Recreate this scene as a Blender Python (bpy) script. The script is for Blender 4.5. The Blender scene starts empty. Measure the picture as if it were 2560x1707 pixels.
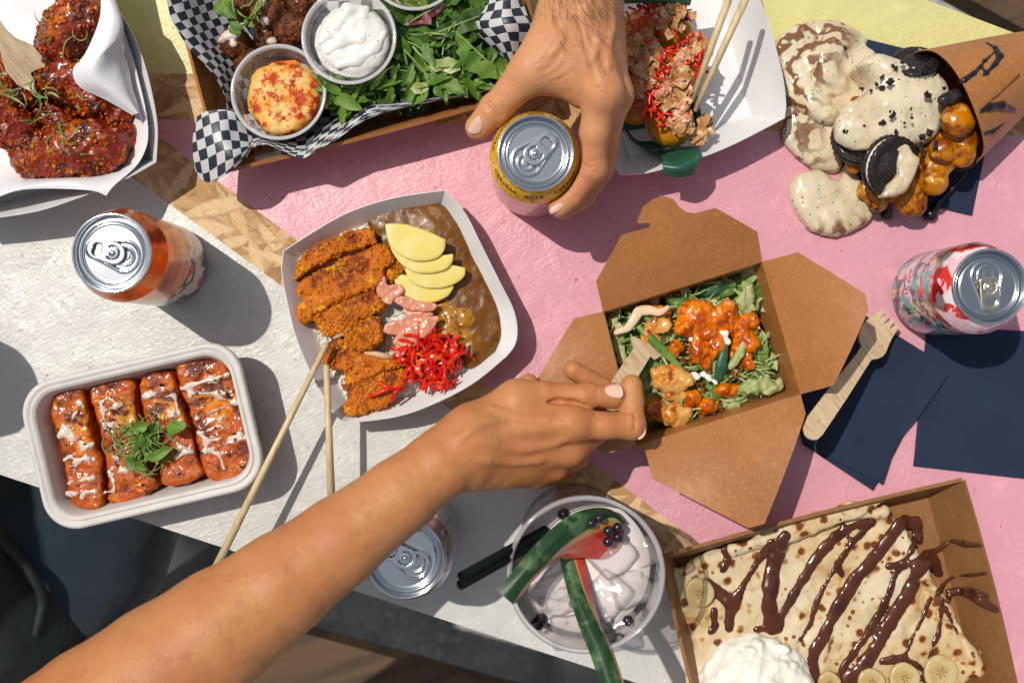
import bpy, math, random
import numpy as np
from mathutils import Vector, Matrix, noise as mnoise
SC = bpy.context.scene
COL = SC.collection
rnd = random.Random(7)
PI = math.pi
# ---------------------------------------------------------------- camera geometry
H_CAM, F_PX = 0.88, 2728.0            # camera height over the table top (z = 0), focal length in photo pixels
def P(x, y, z=0.0):
    k = (H_CAM - z) / F_PX
    return Vector(((x - 1280.0) * k, (853.5 - y) * k, z))
def zm(x0, y0, s):
    return lambda x, y: (x0 + x / s, y0 + y / s)
ZA = zm(0, 0, 2.8); ZB = zm(400, 0, 2.502); ZC = zm(1140, 0, 2.735); ZD = zm(1900, 0, 2.6136)
ZE = zm(0, 480, 3.0157); ZF = zm(680, 450, 2.489); ZG = zm(1300, 460, 1.7422); ZH = zm(1950, 560, 2.3066)
ZI = zm(0, 820, 2.7029); ZJ = zm(0, 1150, 2.6133); ZK = zm(850, 1180, 2.767); ZL = zm(1640, 1180, 2.5565)
ZM = zm(1100, 860, 3.9196); ZN = zm(1240, 1180, 5.113); ZO = zm(1480, 700, 3.824); ZQ = zm(1150, 80, 3.2667)
ZR = zm(520, 0, 6.189); ZT = zm(0, 0, 0.91875)
def W(Z, x, y, z=0.0):
    return P(*Z(x, y), z)
def WL(Z, pts, z=0.0):
    return [W(Z, p[0], p[1], p[2] if len(p) > 2 else z) for p in pts]

# ---------------------------------------------------------------- objects
def wloc(o):
    v = Vector((0, 0, 0))
    while o is not None:
        v = v + Vector(o.location); o = o.parent
    return v
def tag(o, label=None, cat=None, group=None, kind=None):
    if label: o['label'] = label
    if cat: o['category'] = cat
    if group: o['group'] = group
    if kind: o['kind'] = kind
    return o
def thing(name, label, cat, loc=(0, 0, 0), group=None):
    o = bpy.data.objects.new(name, None); COL.objects.link(o)
    o.location = loc; o.empty_display_size = 0.01
    return tag(o, label, cat, group)
def mesh_obj(name, verts, faces, m, parent=None, smooth=True, uvs=None, origin=None, fmat=None):
    """verts in WORLD coordinates; the object's origin becomes its base centre (or the parent's place)"""
    V = np.asarray([tuple(v) for v in verts], dtype=np.float64) if not isinstance(verts, np.ndarray) else verts
    if len(V) == 0: V = np.zeros((1, 3))
    if origin is None:
        if parent is None:
            origin = Vector((float((V[:, 0].min() + V[:, 0].max()) / 2), float((V[:, 1].min() + V[:, 1].max()) / 2), float(V[:, 2].min())))
        else:
            origin = wloc(parent)
    off = np.array(tuple(origin))
    me = bpy.data.meshes.new(name)
    me.from_pydata((V - off).tolist(), [], [tuple(int(i) for i in f) for f in faces] if not isinstance(faces, np.ndarray) else faces.tolist())
    if smooth: me.polygons.foreach_set('use_smooth', [True] * len(me.polygons))
    mats = m if isinstance(m, (list, tuple)) else [m]
    for q in mats: me.materials.append(q)
    if fmat is not None: me.polygons.foreach_set('material_index', list(fmat))
    if uvs is not None:
        lay = me.uv_layers.new(name='UVMap')
        li = np.empty(len(me.loops), dtype=np.int32); me.loops.foreach_get('vertex_index', li)
        U = np.asarray(uvs, dtype=np.float32)[li]
        lay.data.foreach_set('uv', U.ravel())
    me.update()
    o = bpy.data.objects.new(name, me); COL.objects.link(o)
    if parent is not None:
        o.parent = parent
        d = Vector(origin) - wloc(parent); o.location = d
    else:
        o.location = origin
    return o

# ---------------------------------------------------------------- numpy noise
_rs = np.random.RandomState(11)
_TAB = _rs.rand(32, 32, 32).astype(np.float32) * 2 - 1
def vnoise(x, y, z):
    """smooth value noise, period 32"""
    def sp(a):
        f = np.floor(a); t = (a - f).astype(np.float32); i = f.astype(np.int64)
        return i, t * t * (3 - 2 * t)
    xi, xt = sp(x); yi, yt = sp(y); zi, zt = sp(z)
    x0, x1, y0, y1, z0, z1 = xi % 32, (xi + 1) % 32, yi % 32, (yi + 1) % 32, zi % 32, (zi + 1) % 32
    a = _TAB[x0, y0, z0] * (1 - xt) + _TAB[x1, y0, z0] * xt
    b = _TAB[x0, y1, z0] * (1 - xt) + _TAB[x1, y1, z0] * xt
    c = _TAB[x0, y0, z1] * (1 - xt) + _TAB[x1, y0, z1] * xt
    d = _TAB[x0, y1, z1] * (1 - xt) + _TAB[x1, y1, z1] * xt
    return (a * (1 - yt) + b * yt) * (1 - zt) + (c * (1 - yt) + d * yt) * zt
def fbm(x, y, z, size, octs=3, seed=0.0, gain=0.5):
    """size = feature size in metres"""
    s = 1.0 / size; r = 0; a = 1.0; n = 0
    for k in range(octs):
        r = r + a * vnoise(x * s + seed * 3.1 + 5.3 * k, y * s + seed * 1.7, z * s + seed)
        n += a; a *= gain; s *= 2.03
    return r / n

# ---------------------------------------------------------------- implicit surfaces
class Field:
    def __init__(s, lo, hi, res):
        s.lo = np.array(lo, dtype=np.float64); s.res = res
        n = np.ceil((np.array(hi) - s.lo) / res).astype(int) + 1
        s.n = n
        s.ax = [(s.lo[i] + np.arange(n[i]) * res).astype(np.float32) for i in range(3)]
        s.d = np.full(tuple(n), 1.0, dtype=np.float32)
    def _sl(s, lo, hi):
        sl = []
        for i in range(3):
            a = max(0, int(math.floor((lo[i] - s.lo[i]) / s.res))); b = min(s.n[i], int(math.ceil((hi[i] - s.lo[i]) / s.res)) + 1)
            if b <= a: return None
            sl.append(slice(a, b))
        return tuple(sl)
    def _xyz(s, sl):
        return s.ax[0][sl[0]][:, None, None], s.ax[1][sl[1]][None, :, None], s.ax[2][sl[2]][None, None, :]
    def _mix(s, sl, d, k, mode='u'):
        o = s.d[sl]
        if mode == 'u':
            if k <= 0: s.d[sl] = np.minimum(o, d)
            else:
                h = np.maximum(k - np.abs(o - d), 0) / k
                s.d[sl] = np.minimum(o, d) - h * h * k * 0.25
        else:                       # subtract
            d = -d
            if k <= 0: s.d[sl] = np.maximum(o, d)
            else:
                h = np.maximum(k - np.abs(o - d), 0) / k
                s.d[sl] = np.maximum(o, d) + h * h * k * 0.25
    def cap(s, a, b, ra, rb, k=0.003, mode='u', flat=None):
        a = np.array(tuple(a)); b = np.array(tuple(b)); m = max(ra, rb) + k + 3 * s.res
        sl = s._sl(np.minimum(a, b) - m, np.maximum(a, b) + m)
        if sl is None: return s
        X, Y, Z = s._xyz(sl); ba = b - a; L = float(ba @ ba) + 1e-12
        t = np.clip(((X - a[0]) * ba[0] + (Y - a[1]) * ba[1] + (Z - a[2]) * ba[2]) / L, 0, 1)
        dx, dy, dz = X - a[0] - t * ba[0], Y - a[1] - t * ba[1], Z - a[2] - t * ba[2]
        if flat: dz = dz / flat
        d = np.sqrt(dx * dx + dy * dy + dz * dz) - (ra + (rb - ra) * t)
        if flat and flat < 1: d = d * min(1, flat * 1.3)
        s._mix(sl, d, k, mode); return s
    def chain(s, pts, radii, k=0.003, mode='u', flat=None):
        for i in range(len(pts) - 1):
            s.cap(pts[i], pts[i + 1], radii[i], radii[i + 1], k, mode, flat)
        return s
    def ell(s, c, r, R=None, k=0.003, mode='u'):
        c = np.array(tuple(c)); r = np.array(r, dtype=float); m = r.max() + k + 3 * s.res
        sl = s._sl(c - m, c + m)
        if sl is None: return s
        X, Y, Z = s._xyz(sl); X, Y, Z = X - c[0], Y - c[1], Z - c[2]
        if R is not None:
            R = np.array(R.to_3x3()).T
            X, Y, Z = (R[0, 0] * X + R[0, 1] * Y + R[0, 2] * Z, R[1, 0] * X + R[1, 1] * Y + R[1, 2] * Z, R[2, 0] * X + R[2, 1] * Y + R[2, 2] * Z)
        k0 = np.sqrt((X / r[0]) ** 2 + (Y / r[1]) ** 2 + (Z / r[2]) ** 2)
        k1 = np.sqrt((X / r[0] ** 2) ** 2 + (Y / r[1] ** 2) ** 2 + (Z / r[2] ** 2) ** 2) + 1e-9
        s._mix(sl, (k0 * (k0 - 1) / k1).astype(np.float32), k, mode); return s
    def box(s, c, h, R=None, rd=0.002, k=0.003, mode='u'):
        c = np.array(tuple(c)); h = np.array(h, dtype=float); m = float(np.linalg.norm(h)) + k + 3 * s.res
        sl = s._sl(c - m, c + m)
        if sl is None: return s
        X, Y, Z = s._xyz(sl); X, Y, Z = X - c[0], Y - c[1], Z - c[2]
        if R is not None:
            R = np.array(R.to_3x3()).T
            X, Y, Z = (R[0, 0] * X + R[0, 1] * Y + R[0, 2] * Z, R[1, 0] * X + R[1, 1] * Y + R[1, 2] * Z, R[2, 0] * X + R[2, 1] * Y + R[2, 2] * Z)
        q = [np.abs(X) - (h[0] - rd), np.abs(Y) - (h[1] - rd), np.abs(Z) - (h[2] - rd)]
        d = np.sqrt(sum(np.maximum(a, 0) ** 2 for a in q)) + np.minimum(np.maximum(np.maximum(q[0], q[1]), q[2]), 0) - rd
        s._mix(sl, d, k, mode); return s
    def poly(s, pts, z0, z1, k=0.003, rd=0.002, dome=0.0, mode='u'):
        """prism over a closed 2D outline with rounded edges; dome raises the middle"""
        pts = [(p[0], p[1]) for p in pts]; A = np.array(pts)
        m = k + 4 * s.res
        sl = s._sl((A[:, 0].min() - m, A[:, 1].min() - m, min(z0, z1) - m), (A[:, 0].max() + m, A[:, 1].max() + m, z1 + dome + m))
        if sl is None: return s
        x, y, Z = s._xyz(sl)
        sd = sdpoly(A, x[:, :, 0], y[:, :, 0])
        zt = z1
        if dome:
            inn = np.clip(-sd / max(1e-6, float(-sd.min())), 0, 1)
            zt = z1 + dome * np.sqrt(np.clip(1 - (1 - inn) ** 2, 0, 1))[:, :, None]
        q1 = sd[:, :, None] + rd
        zc = (z0 + zt) / 2; q2 = np.abs(Z - zc) - ((zt - z0) / 2 - rd)
        d = np.sqrt(np.maximum(q1, 0) ** 2 + np.maximum(q2, 0) ** 2) + np.minimum(np.maximum(q1, q2), 0) - rd
        s._mix(sl, d.astype(np.float32), k, mode); return s
    def top(s, x, y):            # height of the upper surface over (x, y)
        i = int(round((x - s.lo[0]) / s.res)); j = int(round((y - s.lo[1]) / s.res))
        if not (0 <= i < s.n[0] and 0 <= j < s.n[1]): return None
        c = s.d[i, j]; k = np.nonzero(c < 0)[0]
        if len(k) == 0: return None
        k = k[-1]; t = 0 if k + 1 >= len(c) else c[k] / (c[k] - c[k + 1])
        return float(s.ax[2][k] + t * s.res)
    def trace(s, pts, r, off, k=.001, mode='s', n=5):
        q = spline([Vector((p[0], p[1], p[2])) for p in pts], n); out = []
        for p in q:
            z = s.top(p.x, p.y)
            if z is not None: out.append(Vector((p.x, p.y, z + off)))
        m = len(out)
        if m > 2: s.chain(out, [r * (.35 + .65 * math.sin(PI * (i + .5) / m)) for i in range(m)], k, mode)
        return s
    def plane_cut(s, z):            # keep what is above z
        s.d = np.maximum(s.d, z - s.ax[2][None, None, :]); return s
    def noise(s, amp, size, octs=3, seed=0.0, ridge=False, band=0.02, mask=None):
        near = np.abs(s.d) < band
        i = np.nonzero(near)
        x, y, z = s.ax[0][i[0]], s.ax[1][i[1]], s.ax[2][i[2]]
        n = fbm(x, y, z, size, octs, seed)
        if ridge: n = 1 - 2 * np.abs(n) * 1.6
        if mask is not None: n = n * mask(x, y, z)
        s.d[near] = s.d[near] - amp * n
        return s
    def mesh(s):
        """surface nets"""
        D = s.d.copy()
        D[0] = D[-1] = 1e-3; D[:, 0] = D[:, -1] = 1e-3; D[:, :, 0] = D[:, :, -1] = 1e-3
        D = np.where(D == 0, 1e-7, D)
        I = D < 0
        cnt = np.zeros(tuple(s.n - 1), dtype=np.int8)
        for dx in (0, 1):
            for dy in (0, 1):
                for dz in (0, 1):
                    cnt += I[dx:dx + s.n[0] - 1, dy:dy + s.n[1] - 1, dz:dz + s.n[2] - 1]
        act = (cnt > 0) & (cnt < 8)
        ci = np.argwhere(act)
        idx = np.full(act.shape, -1, dtype=np.int64); idx[act] = np.arange(len(ci))
        acc = np.zeros((len(ci), 3)); num = np.zeros(len(ci))
        cs = [(a, b, c) for a in (0, 1) for b in (0, 1) for c in (0, 1)]
        for p in cs:
            for axn in range(3):
                if p[axn] == 1: continue
                q = list(p); q[axn] = 1
                dp = D[ci[:, 0] + p[0], ci[:, 1] + p[1], ci[:, 2] + p[2]]
                dq = D[ci[:, 0] + q[0], ci[:, 1] + q[1], ci[:, 2] + q[2]]
                cr = (dp < 0) != (dq < 0)
                t = np.where(cr, dp / np.where(cr, dp - dq, 1), 0)
                pos = np.tile(np.array(p, dtype=float), (len(ci), 1)); pos[:, axn] = t
                acc[cr] += pos[cr]; num[cr] += 1
        V = s.lo + (ci + acc / num[:, None]) * s.res
        F = []
        for axn in range(3):
            u, v = (axn + 1) % 3, (axn + 2) % 3
            sa = [slice(None)] * 3; sb = [slice(None)] * 3
            sa[axn] = slice(0, -1); sb[axn] = slice(1, None)
            A, B = I[tuple(sa)], I[tuple(sb)]
            e = np.argwhere(A != B)
            ok = (e[:, u] > 0) & (e[:, v] > 0) & (e[:, u] < s.n[u] - 1) & (e[:, v] < s.n[v] - 1)
            e = e[ok]
            fl = A[e[:, 0], e[:, 1], e[:, 2]]
            def at(du, dv):
                w = e.copy(); w[:, u] -= du; w[:, v] -= dv
                return idx[w[:, 0], w[:, 1], w[:, 2]]
            q = np.stack([at(1, 1), at(0, 1), at(0, 0), at(1, 0)], axis=1)
            q[~fl] = q[~fl][:, ::-1]
            F.append(q)
        F = np.concatenate(F); F = F[(F >= 0).all(axis=1)]
        return V, F
    def obj(s, name, m, parent=None, **kw):
        V, F = s.mesh()
        return mesh_obj(name, V, F, m, parent, **kw)
def sdpoly(A, x, y):
    """signed distance to polygon A on broadcastable x,y"""
    x, y = np.broadcast_arrays(x, y)
    d = np.full(x.shape, 1e9, dtype=np.float32); ins = np.zeros(x.shape, dtype=bool)
    n = len(A)
    for i in range(n):
        a = A[i]; b = A[(i + 1) % n]; e = b - a; L = e @ e + 1e-15
        wx, wy = x - a[0], y - a[1]
        t = np.clip((wx * e[0] + wy * e[1]) / L, 0, 1)
        dx, dy = wx - t * e[0], wy - t * e[1]
        d = np.minimum(d, dx * dx + dy * dy)
        c = (a[1] > y) != (b[1] > y)
        xx = (b[0] - a[0]) * (y - a[1]) / (b[1] - a[1] + (1e-15 if b[1] == a[1] else 0)) + a[0]
        ins ^= c & (x < xx)
    d = np.sqrt(d)
    return np.where(ins, -d, d)
def bounds(pts, m, zlo, zhi):
    A = np.array([tuple(p)[:2] for p in pts])
    return (A[:, 0].min() - m, A[:, 1].min() - m, zlo), (A[:, 0].max() + m, A[:, 1].max() + m, zhi)

# ---------------------------------------------------------------- curves, sheets, strips
def spline(pts, n=8, closed=False):
    pts = [Vector(p) for p in pts]; N = len(pts); out = []
    rng = range(N) if closed else range(N - 1)
    for i in rng:
        if closed: p0, p1, p2, p3 = pts[(i - 1) % N], pts[i], pts[(i + 1) % N], pts[(i + 2) % N]
        else: p0, p1, p2, p3 = pts[max(0, i - 1)], pts[i], pts[i + 1], pts[min(N - 1, i + 2)]
        for j in range(n):
            t = j / n
            out.append(0.5 * ((2 * p1) + (p2 - p0) * t + (2 * p0 - 5 * p1 + 4 * p2 - p3) * t * t + (3 * p1 - p0 - 3 * p2 + p3) * t ** 3))
    if not closed: out.append(pts[-1].copy())
    return out
def tube(pts, r, seg=8, cap=True):
    """returns verts, faces; r number or list"""
    V, F = [], []; n = len(pts)
    up = Vector((0, 0, 1))
    for i, p in enumerate(pts):
        t = (pts[min(n - 1, i + 1)] - pts[max(0, i - 1)]).normalized()
        a = t.cross(up)
        if a.length < 1e-3: a = t.cross(Vector((0, 1, 0)))
        a.normalize(); b = t.cross(a).normalized()
        rr = r[i] if isinstance(r, (list, tuple)) else r
        for k in range(seg):
            th = 2 * PI * k / seg
            V.append(p + (a * math.cos(th) + b * math.sin(th)) * rr)
    for i in range(n - 1):
        for k in range(seg):
            F.append((i * seg + k, i * seg + (k + 1) % seg, (i + 1) * seg + (k + 1) % seg, (i + 1) * seg + k))
    if cap:
        F.append(tuple(range(seg))[::-1]); F.append(tuple((n - 1) * seg + k for k in range(seg)))
    return V, F
def join(parts):
    V, F = [], []
    for v, f in parts:
        o = len(V); V += list(v); F += [tuple(i + o for i in q) for q in f]
    return V, F
def sheet(rows, nu=8, nv=8, thick=0.0003, uvs=None, wob=0.0, wsize=0.02, seed=0):
    """Catmull-Rom surface through a grid of world points; returns V, F, UV (uv interpolated from grid indices or given)"""
    R, Cn = len(rows), len(rows[0])
    mid = [spline(r, nv) for r in rows]
    cols = list(zip(*mid)); cols = [spline(list(c), nu) for c in cols]
    nR, nC = len(cols[0]), len(cols)
    top = [[cols[j][i].copy() for j in range(nC)] for i in range(nR)]
    if wob:
        for i in range(nR):
            for j in range(nC):
                p = top[i][j]; top[i][j] = p + Vector((0, 0, wob * mnoise.noise(Vector((p.x / wsize + seed, p.y / wsize, seed)))))
    V = [p for r in top for p in r]; U = [(j / (nC - 1) * (Cn - 1), i / (nR - 1) * (R - 1)) for i in range(nR) for j in range(nC)]
    F = [(i * nC + j, i * nC + j + 1, (i + 1) * nC + j + 1, (i + 1) * nC + j) for i in range(nR - 1) for j in range(nC - 1)]
    return V, F, U
def solid(o, t, offset=0.0):
    md = o.modifiers.new('thickness', 'SOLIDIFY'); md.thickness = t; md.offset = offset
    es = o.modifiers.new('sharp rim', 'EDGE_SPLIT'); es.split_angle = math.radians(55)
    return o
def prism(pts, z0, z1, top_scale=1.0):
    n = len(pts); c = sum((Vector((p[0], p[1], 0)) for p in pts), Vector()) / n
    V = [Vector((p[0], p[1], z0)) for p in pts] + [Vector((c.x + (p[0] - c.x) * top_scale, c.y + (p[1] - c.y) * top_scale, z1)) for p in pts]
    F = [tuple(range(n))[::-1], tuple(range(n, 2 * n))] + [(i, (i + 1) % n, n + (i + 1) % n, n + i) for i in range(n)]
    a = sum(pts[i][0] * pts[(i + 1) % n][1] - pts[(i + 1) % n][0] * pts[i][1] for i in range(n))
    if a < 0: F = [f[::-1] for f in F]
    return V, F
def lathe(profile, c, seg=64):
    """profile list of (r, z) relative to c"""
    V, F = [], []; n = len(profile)
    for r, z in profile:
        for k in range(seg):
            th = 2 * PI * k / seg
            V.append(Vector((c[0] + r * math.cos(th), c[1] + r * math.sin(th), c[2] + z)))
    for i in range(n - 1):
        for k in range(seg):
            F.append((i * seg + k, i * seg + (k + 1) % seg, (i + 1) * seg + (k + 1) % seg, (i + 1) * seg + k))
    return V, F

# ---------------------------------------------------------------- materials
class NT:
    def __init__(s, name):
        s.m = bpy.data.materials.new(name); s.m.use_nodes = True; s.t = s.m.node_tree; s.t.nodes.clear()
        s.out = s.n('ShaderNodeOutputMaterial')
        s.tc = s.n('ShaderNodeTexCoord')
    def n(s, ty, **kw):
        x = s.t.nodes.new(ty)
        for k, v in kw.items(): setattr(x, k, v)
        return x
    def l(s, a, b): s.t.links.new(a, b)
    def inp(s, sock, v):
        if isinstance(v, bpy.types.NodeSocket): s.l(v, sock)
        else: sock.default_value = v
    def math(s, op, a, b=0.0, c=0.0, clamp=False):
        x = s.n('ShaderNodeMath', operation=op, use_clamp=clamp)
        s.inp(x.inputs[0], a); s.inp(x.inputs[1], b); s.inp(x.inputs[2], c)
        return x.outputs[0]
    def mix(s, f, a, b, mode='MIX'):
        x = s.n('ShaderNodeMix', data_type='RGBA', blend_type=mode)
        s.inp(x.inputs[0], f); s.inp(x.inputs[6], c4(a)); s.inp(x.inputs[7], c4(b))
        return x.outputs[2]
    def ramp(s, f, lo, hi):
        x = s.n('ShaderNodeMapRange', interpolation_type='SMOOTHSTEP'); s.inp(x.inputs[0], f)
        x.inputs[1].default_value = lo; x.inputs[2].default_value = hi
        return x.outputs[0]
    def coord(s, kind='Object', stretch=(1, 1, 1), rot=(0, 0, 0), loc=(0, 0, 0)):
        m0 = s.n('ShaderNodeMapping'); s.l(s.tc.outputs[kind], m0.inputs[0]); m0.inputs['Rotation'].default_value = rot
        mp = s.n('ShaderNodeMapping'); s.l(m0.outputs[0], mp.inputs[0])
        mp.inputs['Location'].default_value = loc; mp.inputs['Scale'].default_value = stretch
        return mp.outputs[0]
    def noise(s, scale, detail=3, rough=.5, dist=0.0, co=None, out=0):
        x = s.n('ShaderNodeTexNoise'); x.inputs['Scale'].default_value = scale; x.inputs['Detail'].default_value = detail
        x.inputs['Roughness'].default_value = rough; x.inputs['Distortion'].default_value = dist
        s.l(co if co is not None else s.coord(), x.inputs['Vector']); return x.outputs[out]
    def voro(s, scale, co=None, feat='F1', rnd=1.0, out='Distance'):
        x = s.n('ShaderNodeTexVoronoi', feature=feat); x.inputs['Scale'].default_value = scale; x.inputs['Randomness'].default_value = rnd
        s.l(co if co is not None else s.coord(), x.inputs['Vector']); return x.outputs[out]
    def bump(s, h, strength, dist, prev=None):
        x = s.n('ShaderNodeBump'); x.inputs['Strength'].default_value = strength; x.inputs['Distance'].default_value = dist
        s.inp(x.inputs['Height'], h)
        if prev is not None: s.l(prev, x.inputs['Normal'])
        return x.outputs[0]
    def bsdf(s, base, rough=.5, metal=0, spec=.5, trans=0, sss=0, sssr=(1, .3, .15), ssss=.003, coat=0, coatr=.1, normal=None, ior=1.5, alpha=1, sheen=0):
        b = s.n('ShaderNodeBsdfPrincipled')
        s.inp(b.inputs['Base Color'], c4(base)); s.inp(b.inputs['Roughness'], rough); s.inp(b.inputs['Metallic'], metal)
        s.inp(b.inputs['Specular IOR Level'], spec); s.inp(b.inputs['Transmission Weight'], trans); b.inputs['IOR'].default_value = ior
        if sss:
            b.inputs['Subsurface Weight'].default_value = sss; b.inputs['Subsurface Radius'].default_value = sssr; b.inputs['Subsurface Scale'].default_value = ssss
        s.inp(b.inputs['Coat Weight'], coat); b.inputs['Coat Roughness'].default_value = coatr
        s.inp(b.inputs['Alpha'], alpha); b.inputs['Sheen Weight'].default_value = sheen
        if normal is not None: s.l(normal, b.inputs['Normal'])
        s.l(b.outputs[0], s.out.inputs[0]); s.b = b
        return s.m
def c4(c):
    if isinstance(c, bpy.types.NodeSocket): return c
    return (c[0], c[1], c[2], 1.0)
def hx(h):
    h = h.lstrip('#'); r = [int(h[i:i + 2], 16) / 255 for i in (0, 2, 4)]
    return tuple(v / 12.92 if v <= .04045 else ((v + .055) / 1.055) ** 2.4 for v in r)
def simple(name, base, vary=(), bumps=(), **kw):
    """vary: (kind, scale, lo, hi, colour, detail[, stretch]); bumps: (kind, scale, strength, dist[, detail, stretch])"""
    t = NT(name); col = c4(base); k = 0
    for v in vary:
        st = v[6] if len(v) > 6 else (1, 1, 1); k += 1
        co = t.coord(stretch=st, loc=(k * .37, k * .11, 0), rot=(0, 0, v[7] if len(v) > 7 else 0))
        f = t.noise(v[1], v[5], .6, co=co) if v[0] == 'n' else t.voro(v[1], co=co)
        col = t.mix(t.ramp(f, v[2], v[3]), col, v[4])
    nm = None
    for b in bumps:
        st = b[5] if len(b) > 5 else (1, 1, 1)
        co = t.coord(stretch=st)
        f = t.noise(b[1], b[4] if len(b) > 4 else 3, .6, co=co) if b[0] == 'n' else t.voro(b[1], co=co)
        nm = t.bump(f, b[2], b[3], nm)
    return t.bsdf(col, normal=nm, **kw)
# ---------------------------------------------------------------- render, light, camera
SC.view_settings.view_transform = 'Standard'; SC.view_settings.look = 'None'; SC.view_settings.exposure = 0.0; SC.view_settings.gamma = 1.0
SC.cycles.max_bounces = 8; SC.cycles.transmission_bounces = 8; SC.cycles.transparent_max_bounces = 12
SC.cycles.use_denoising = True; SC.cycles.caustics_reflective = False; SC.cycles.caustics_refractive = False
SC.cycles.sample_clamp_indirect = 6.0
SUN = Vector((0.42, -0.29, -1.0)).normalized()
w = bpy.data.worlds.new('World'); SC.world = w; w.use_nodes = True
wt = w.node_tree; wt.nodes.clear()
sky = wt.nodes.new('ShaderNodeTexSky'); sky.sky_type = 'NISHITA'; sky.sun_disc = False
sky.sun_elevation = math.asin(-SUN.z); sky.sun_rotation = math.atan2(-SUN.x, -SUN.y)
sky.air_density = 1.0; sky.dust_density = 1.5
hs = wt.nodes.new('ShaderNodeHueSaturation'); hs.inputs['Saturation'].default_value = 0.4
bg = wt.nodes.new('ShaderNodeBackground'); bg.inputs[1].default_value = 0.098
wo = wt.nodes.new('ShaderNodeOutputWorld'); wt.links.new(sky.outputs[0], hs.inputs['Color']); wt.links.new(hs.outputs[0], bg.inputs[0]); wt.links.new(bg.outputs[0], wo.inputs[0])
ld = bpy.data.lights.new('sun', 'SUN'); ld.energy = 3.4; ld.angle = math.radians(0.6); ld.color = (1.0, 0.935, 0.83)
lo = bpy.data.objects.new('sun', ld); COL.objects.link(lo); lo.rotation_euler = SUN.to_track_quat('-Z', 'Y').to_euler(); lo.location = (-0.8, 0.6, 2)
cd = bpy.data.cameras.new('camera'); co_ = bpy.data.objects.new('camera', cd); COL.objects.link(co_)
co_.location = (0, 0, H_CAM); cd.sensor_width = 36.0; cd.lens = F_PX * 36.0 / 2560.0
cd.clip_start = 0.02; cd.clip_end = 200; SC.camera = co_
cd.dof.use_dof = True; cd.dof.focus_distance = 0.82; cd.dof.aperture_fstop = 5.6

# ---------------------------------------------------------------- shared materials
def line_f(t, co_sep, a, b, side):
    """signed distance (m) to the line through photo points a,b on the table top; positive on the side of photo point 'side'"""
    a, b, s = P(*a), P(*b), P(*side)
    d = (b - a).normalized(); n = Vector((-d.y, d.x, 0))
    if n.dot(s - a) < 0: n = -n
    x = t.math('MULTIPLY', co_sep.outputs[0], n.x); y = t.math('MULTIPLY_ADD', co_sep.outputs[1], n.y, x)
    return t.math('SUBTRACT', y, n.dot(a))
def osb(t):
    best = None
    for i, (ang, sx, sy) in enumerate(((0.35, 24, 95), (1.25, 27, 110), (2.2, 24, 90), (2.9, 20, 100), (0.9, 34, 130))):
        co = t.coord(stretch=(sx, sy, 1), rot=(0, 0, ang), loc=(i * 3.3, i * 1.7, 0))
        # warp a little
        v = t.n('ShaderNodeTexVoronoi', feature='F1'); v.inputs['Scale'].default_value = 1.0; t.l(co, v.inputs['Vector'])
        sc = t.n('ShaderNodeSeparateColor'); t.l(v.outputs['Color'], sc.inputs[0])
        key = sc.outputs[0]; hue = sc.outputs[1]
        if best is None: best = (key, hue, v.outputs['Distance'])
        else:
            g = t.math('GREATER_THAN', key, best[0])
            k2 = t.math('MAXIMUM', key, best[0])
            mx = lambda a, b: t.math('MULTIPLY_ADD', t.math('SUBTRACT', b, a), g, a)
            best = (k2, mx(best[1], hue), mx(best[2], v.outputs['Distance']))
    return best
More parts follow.
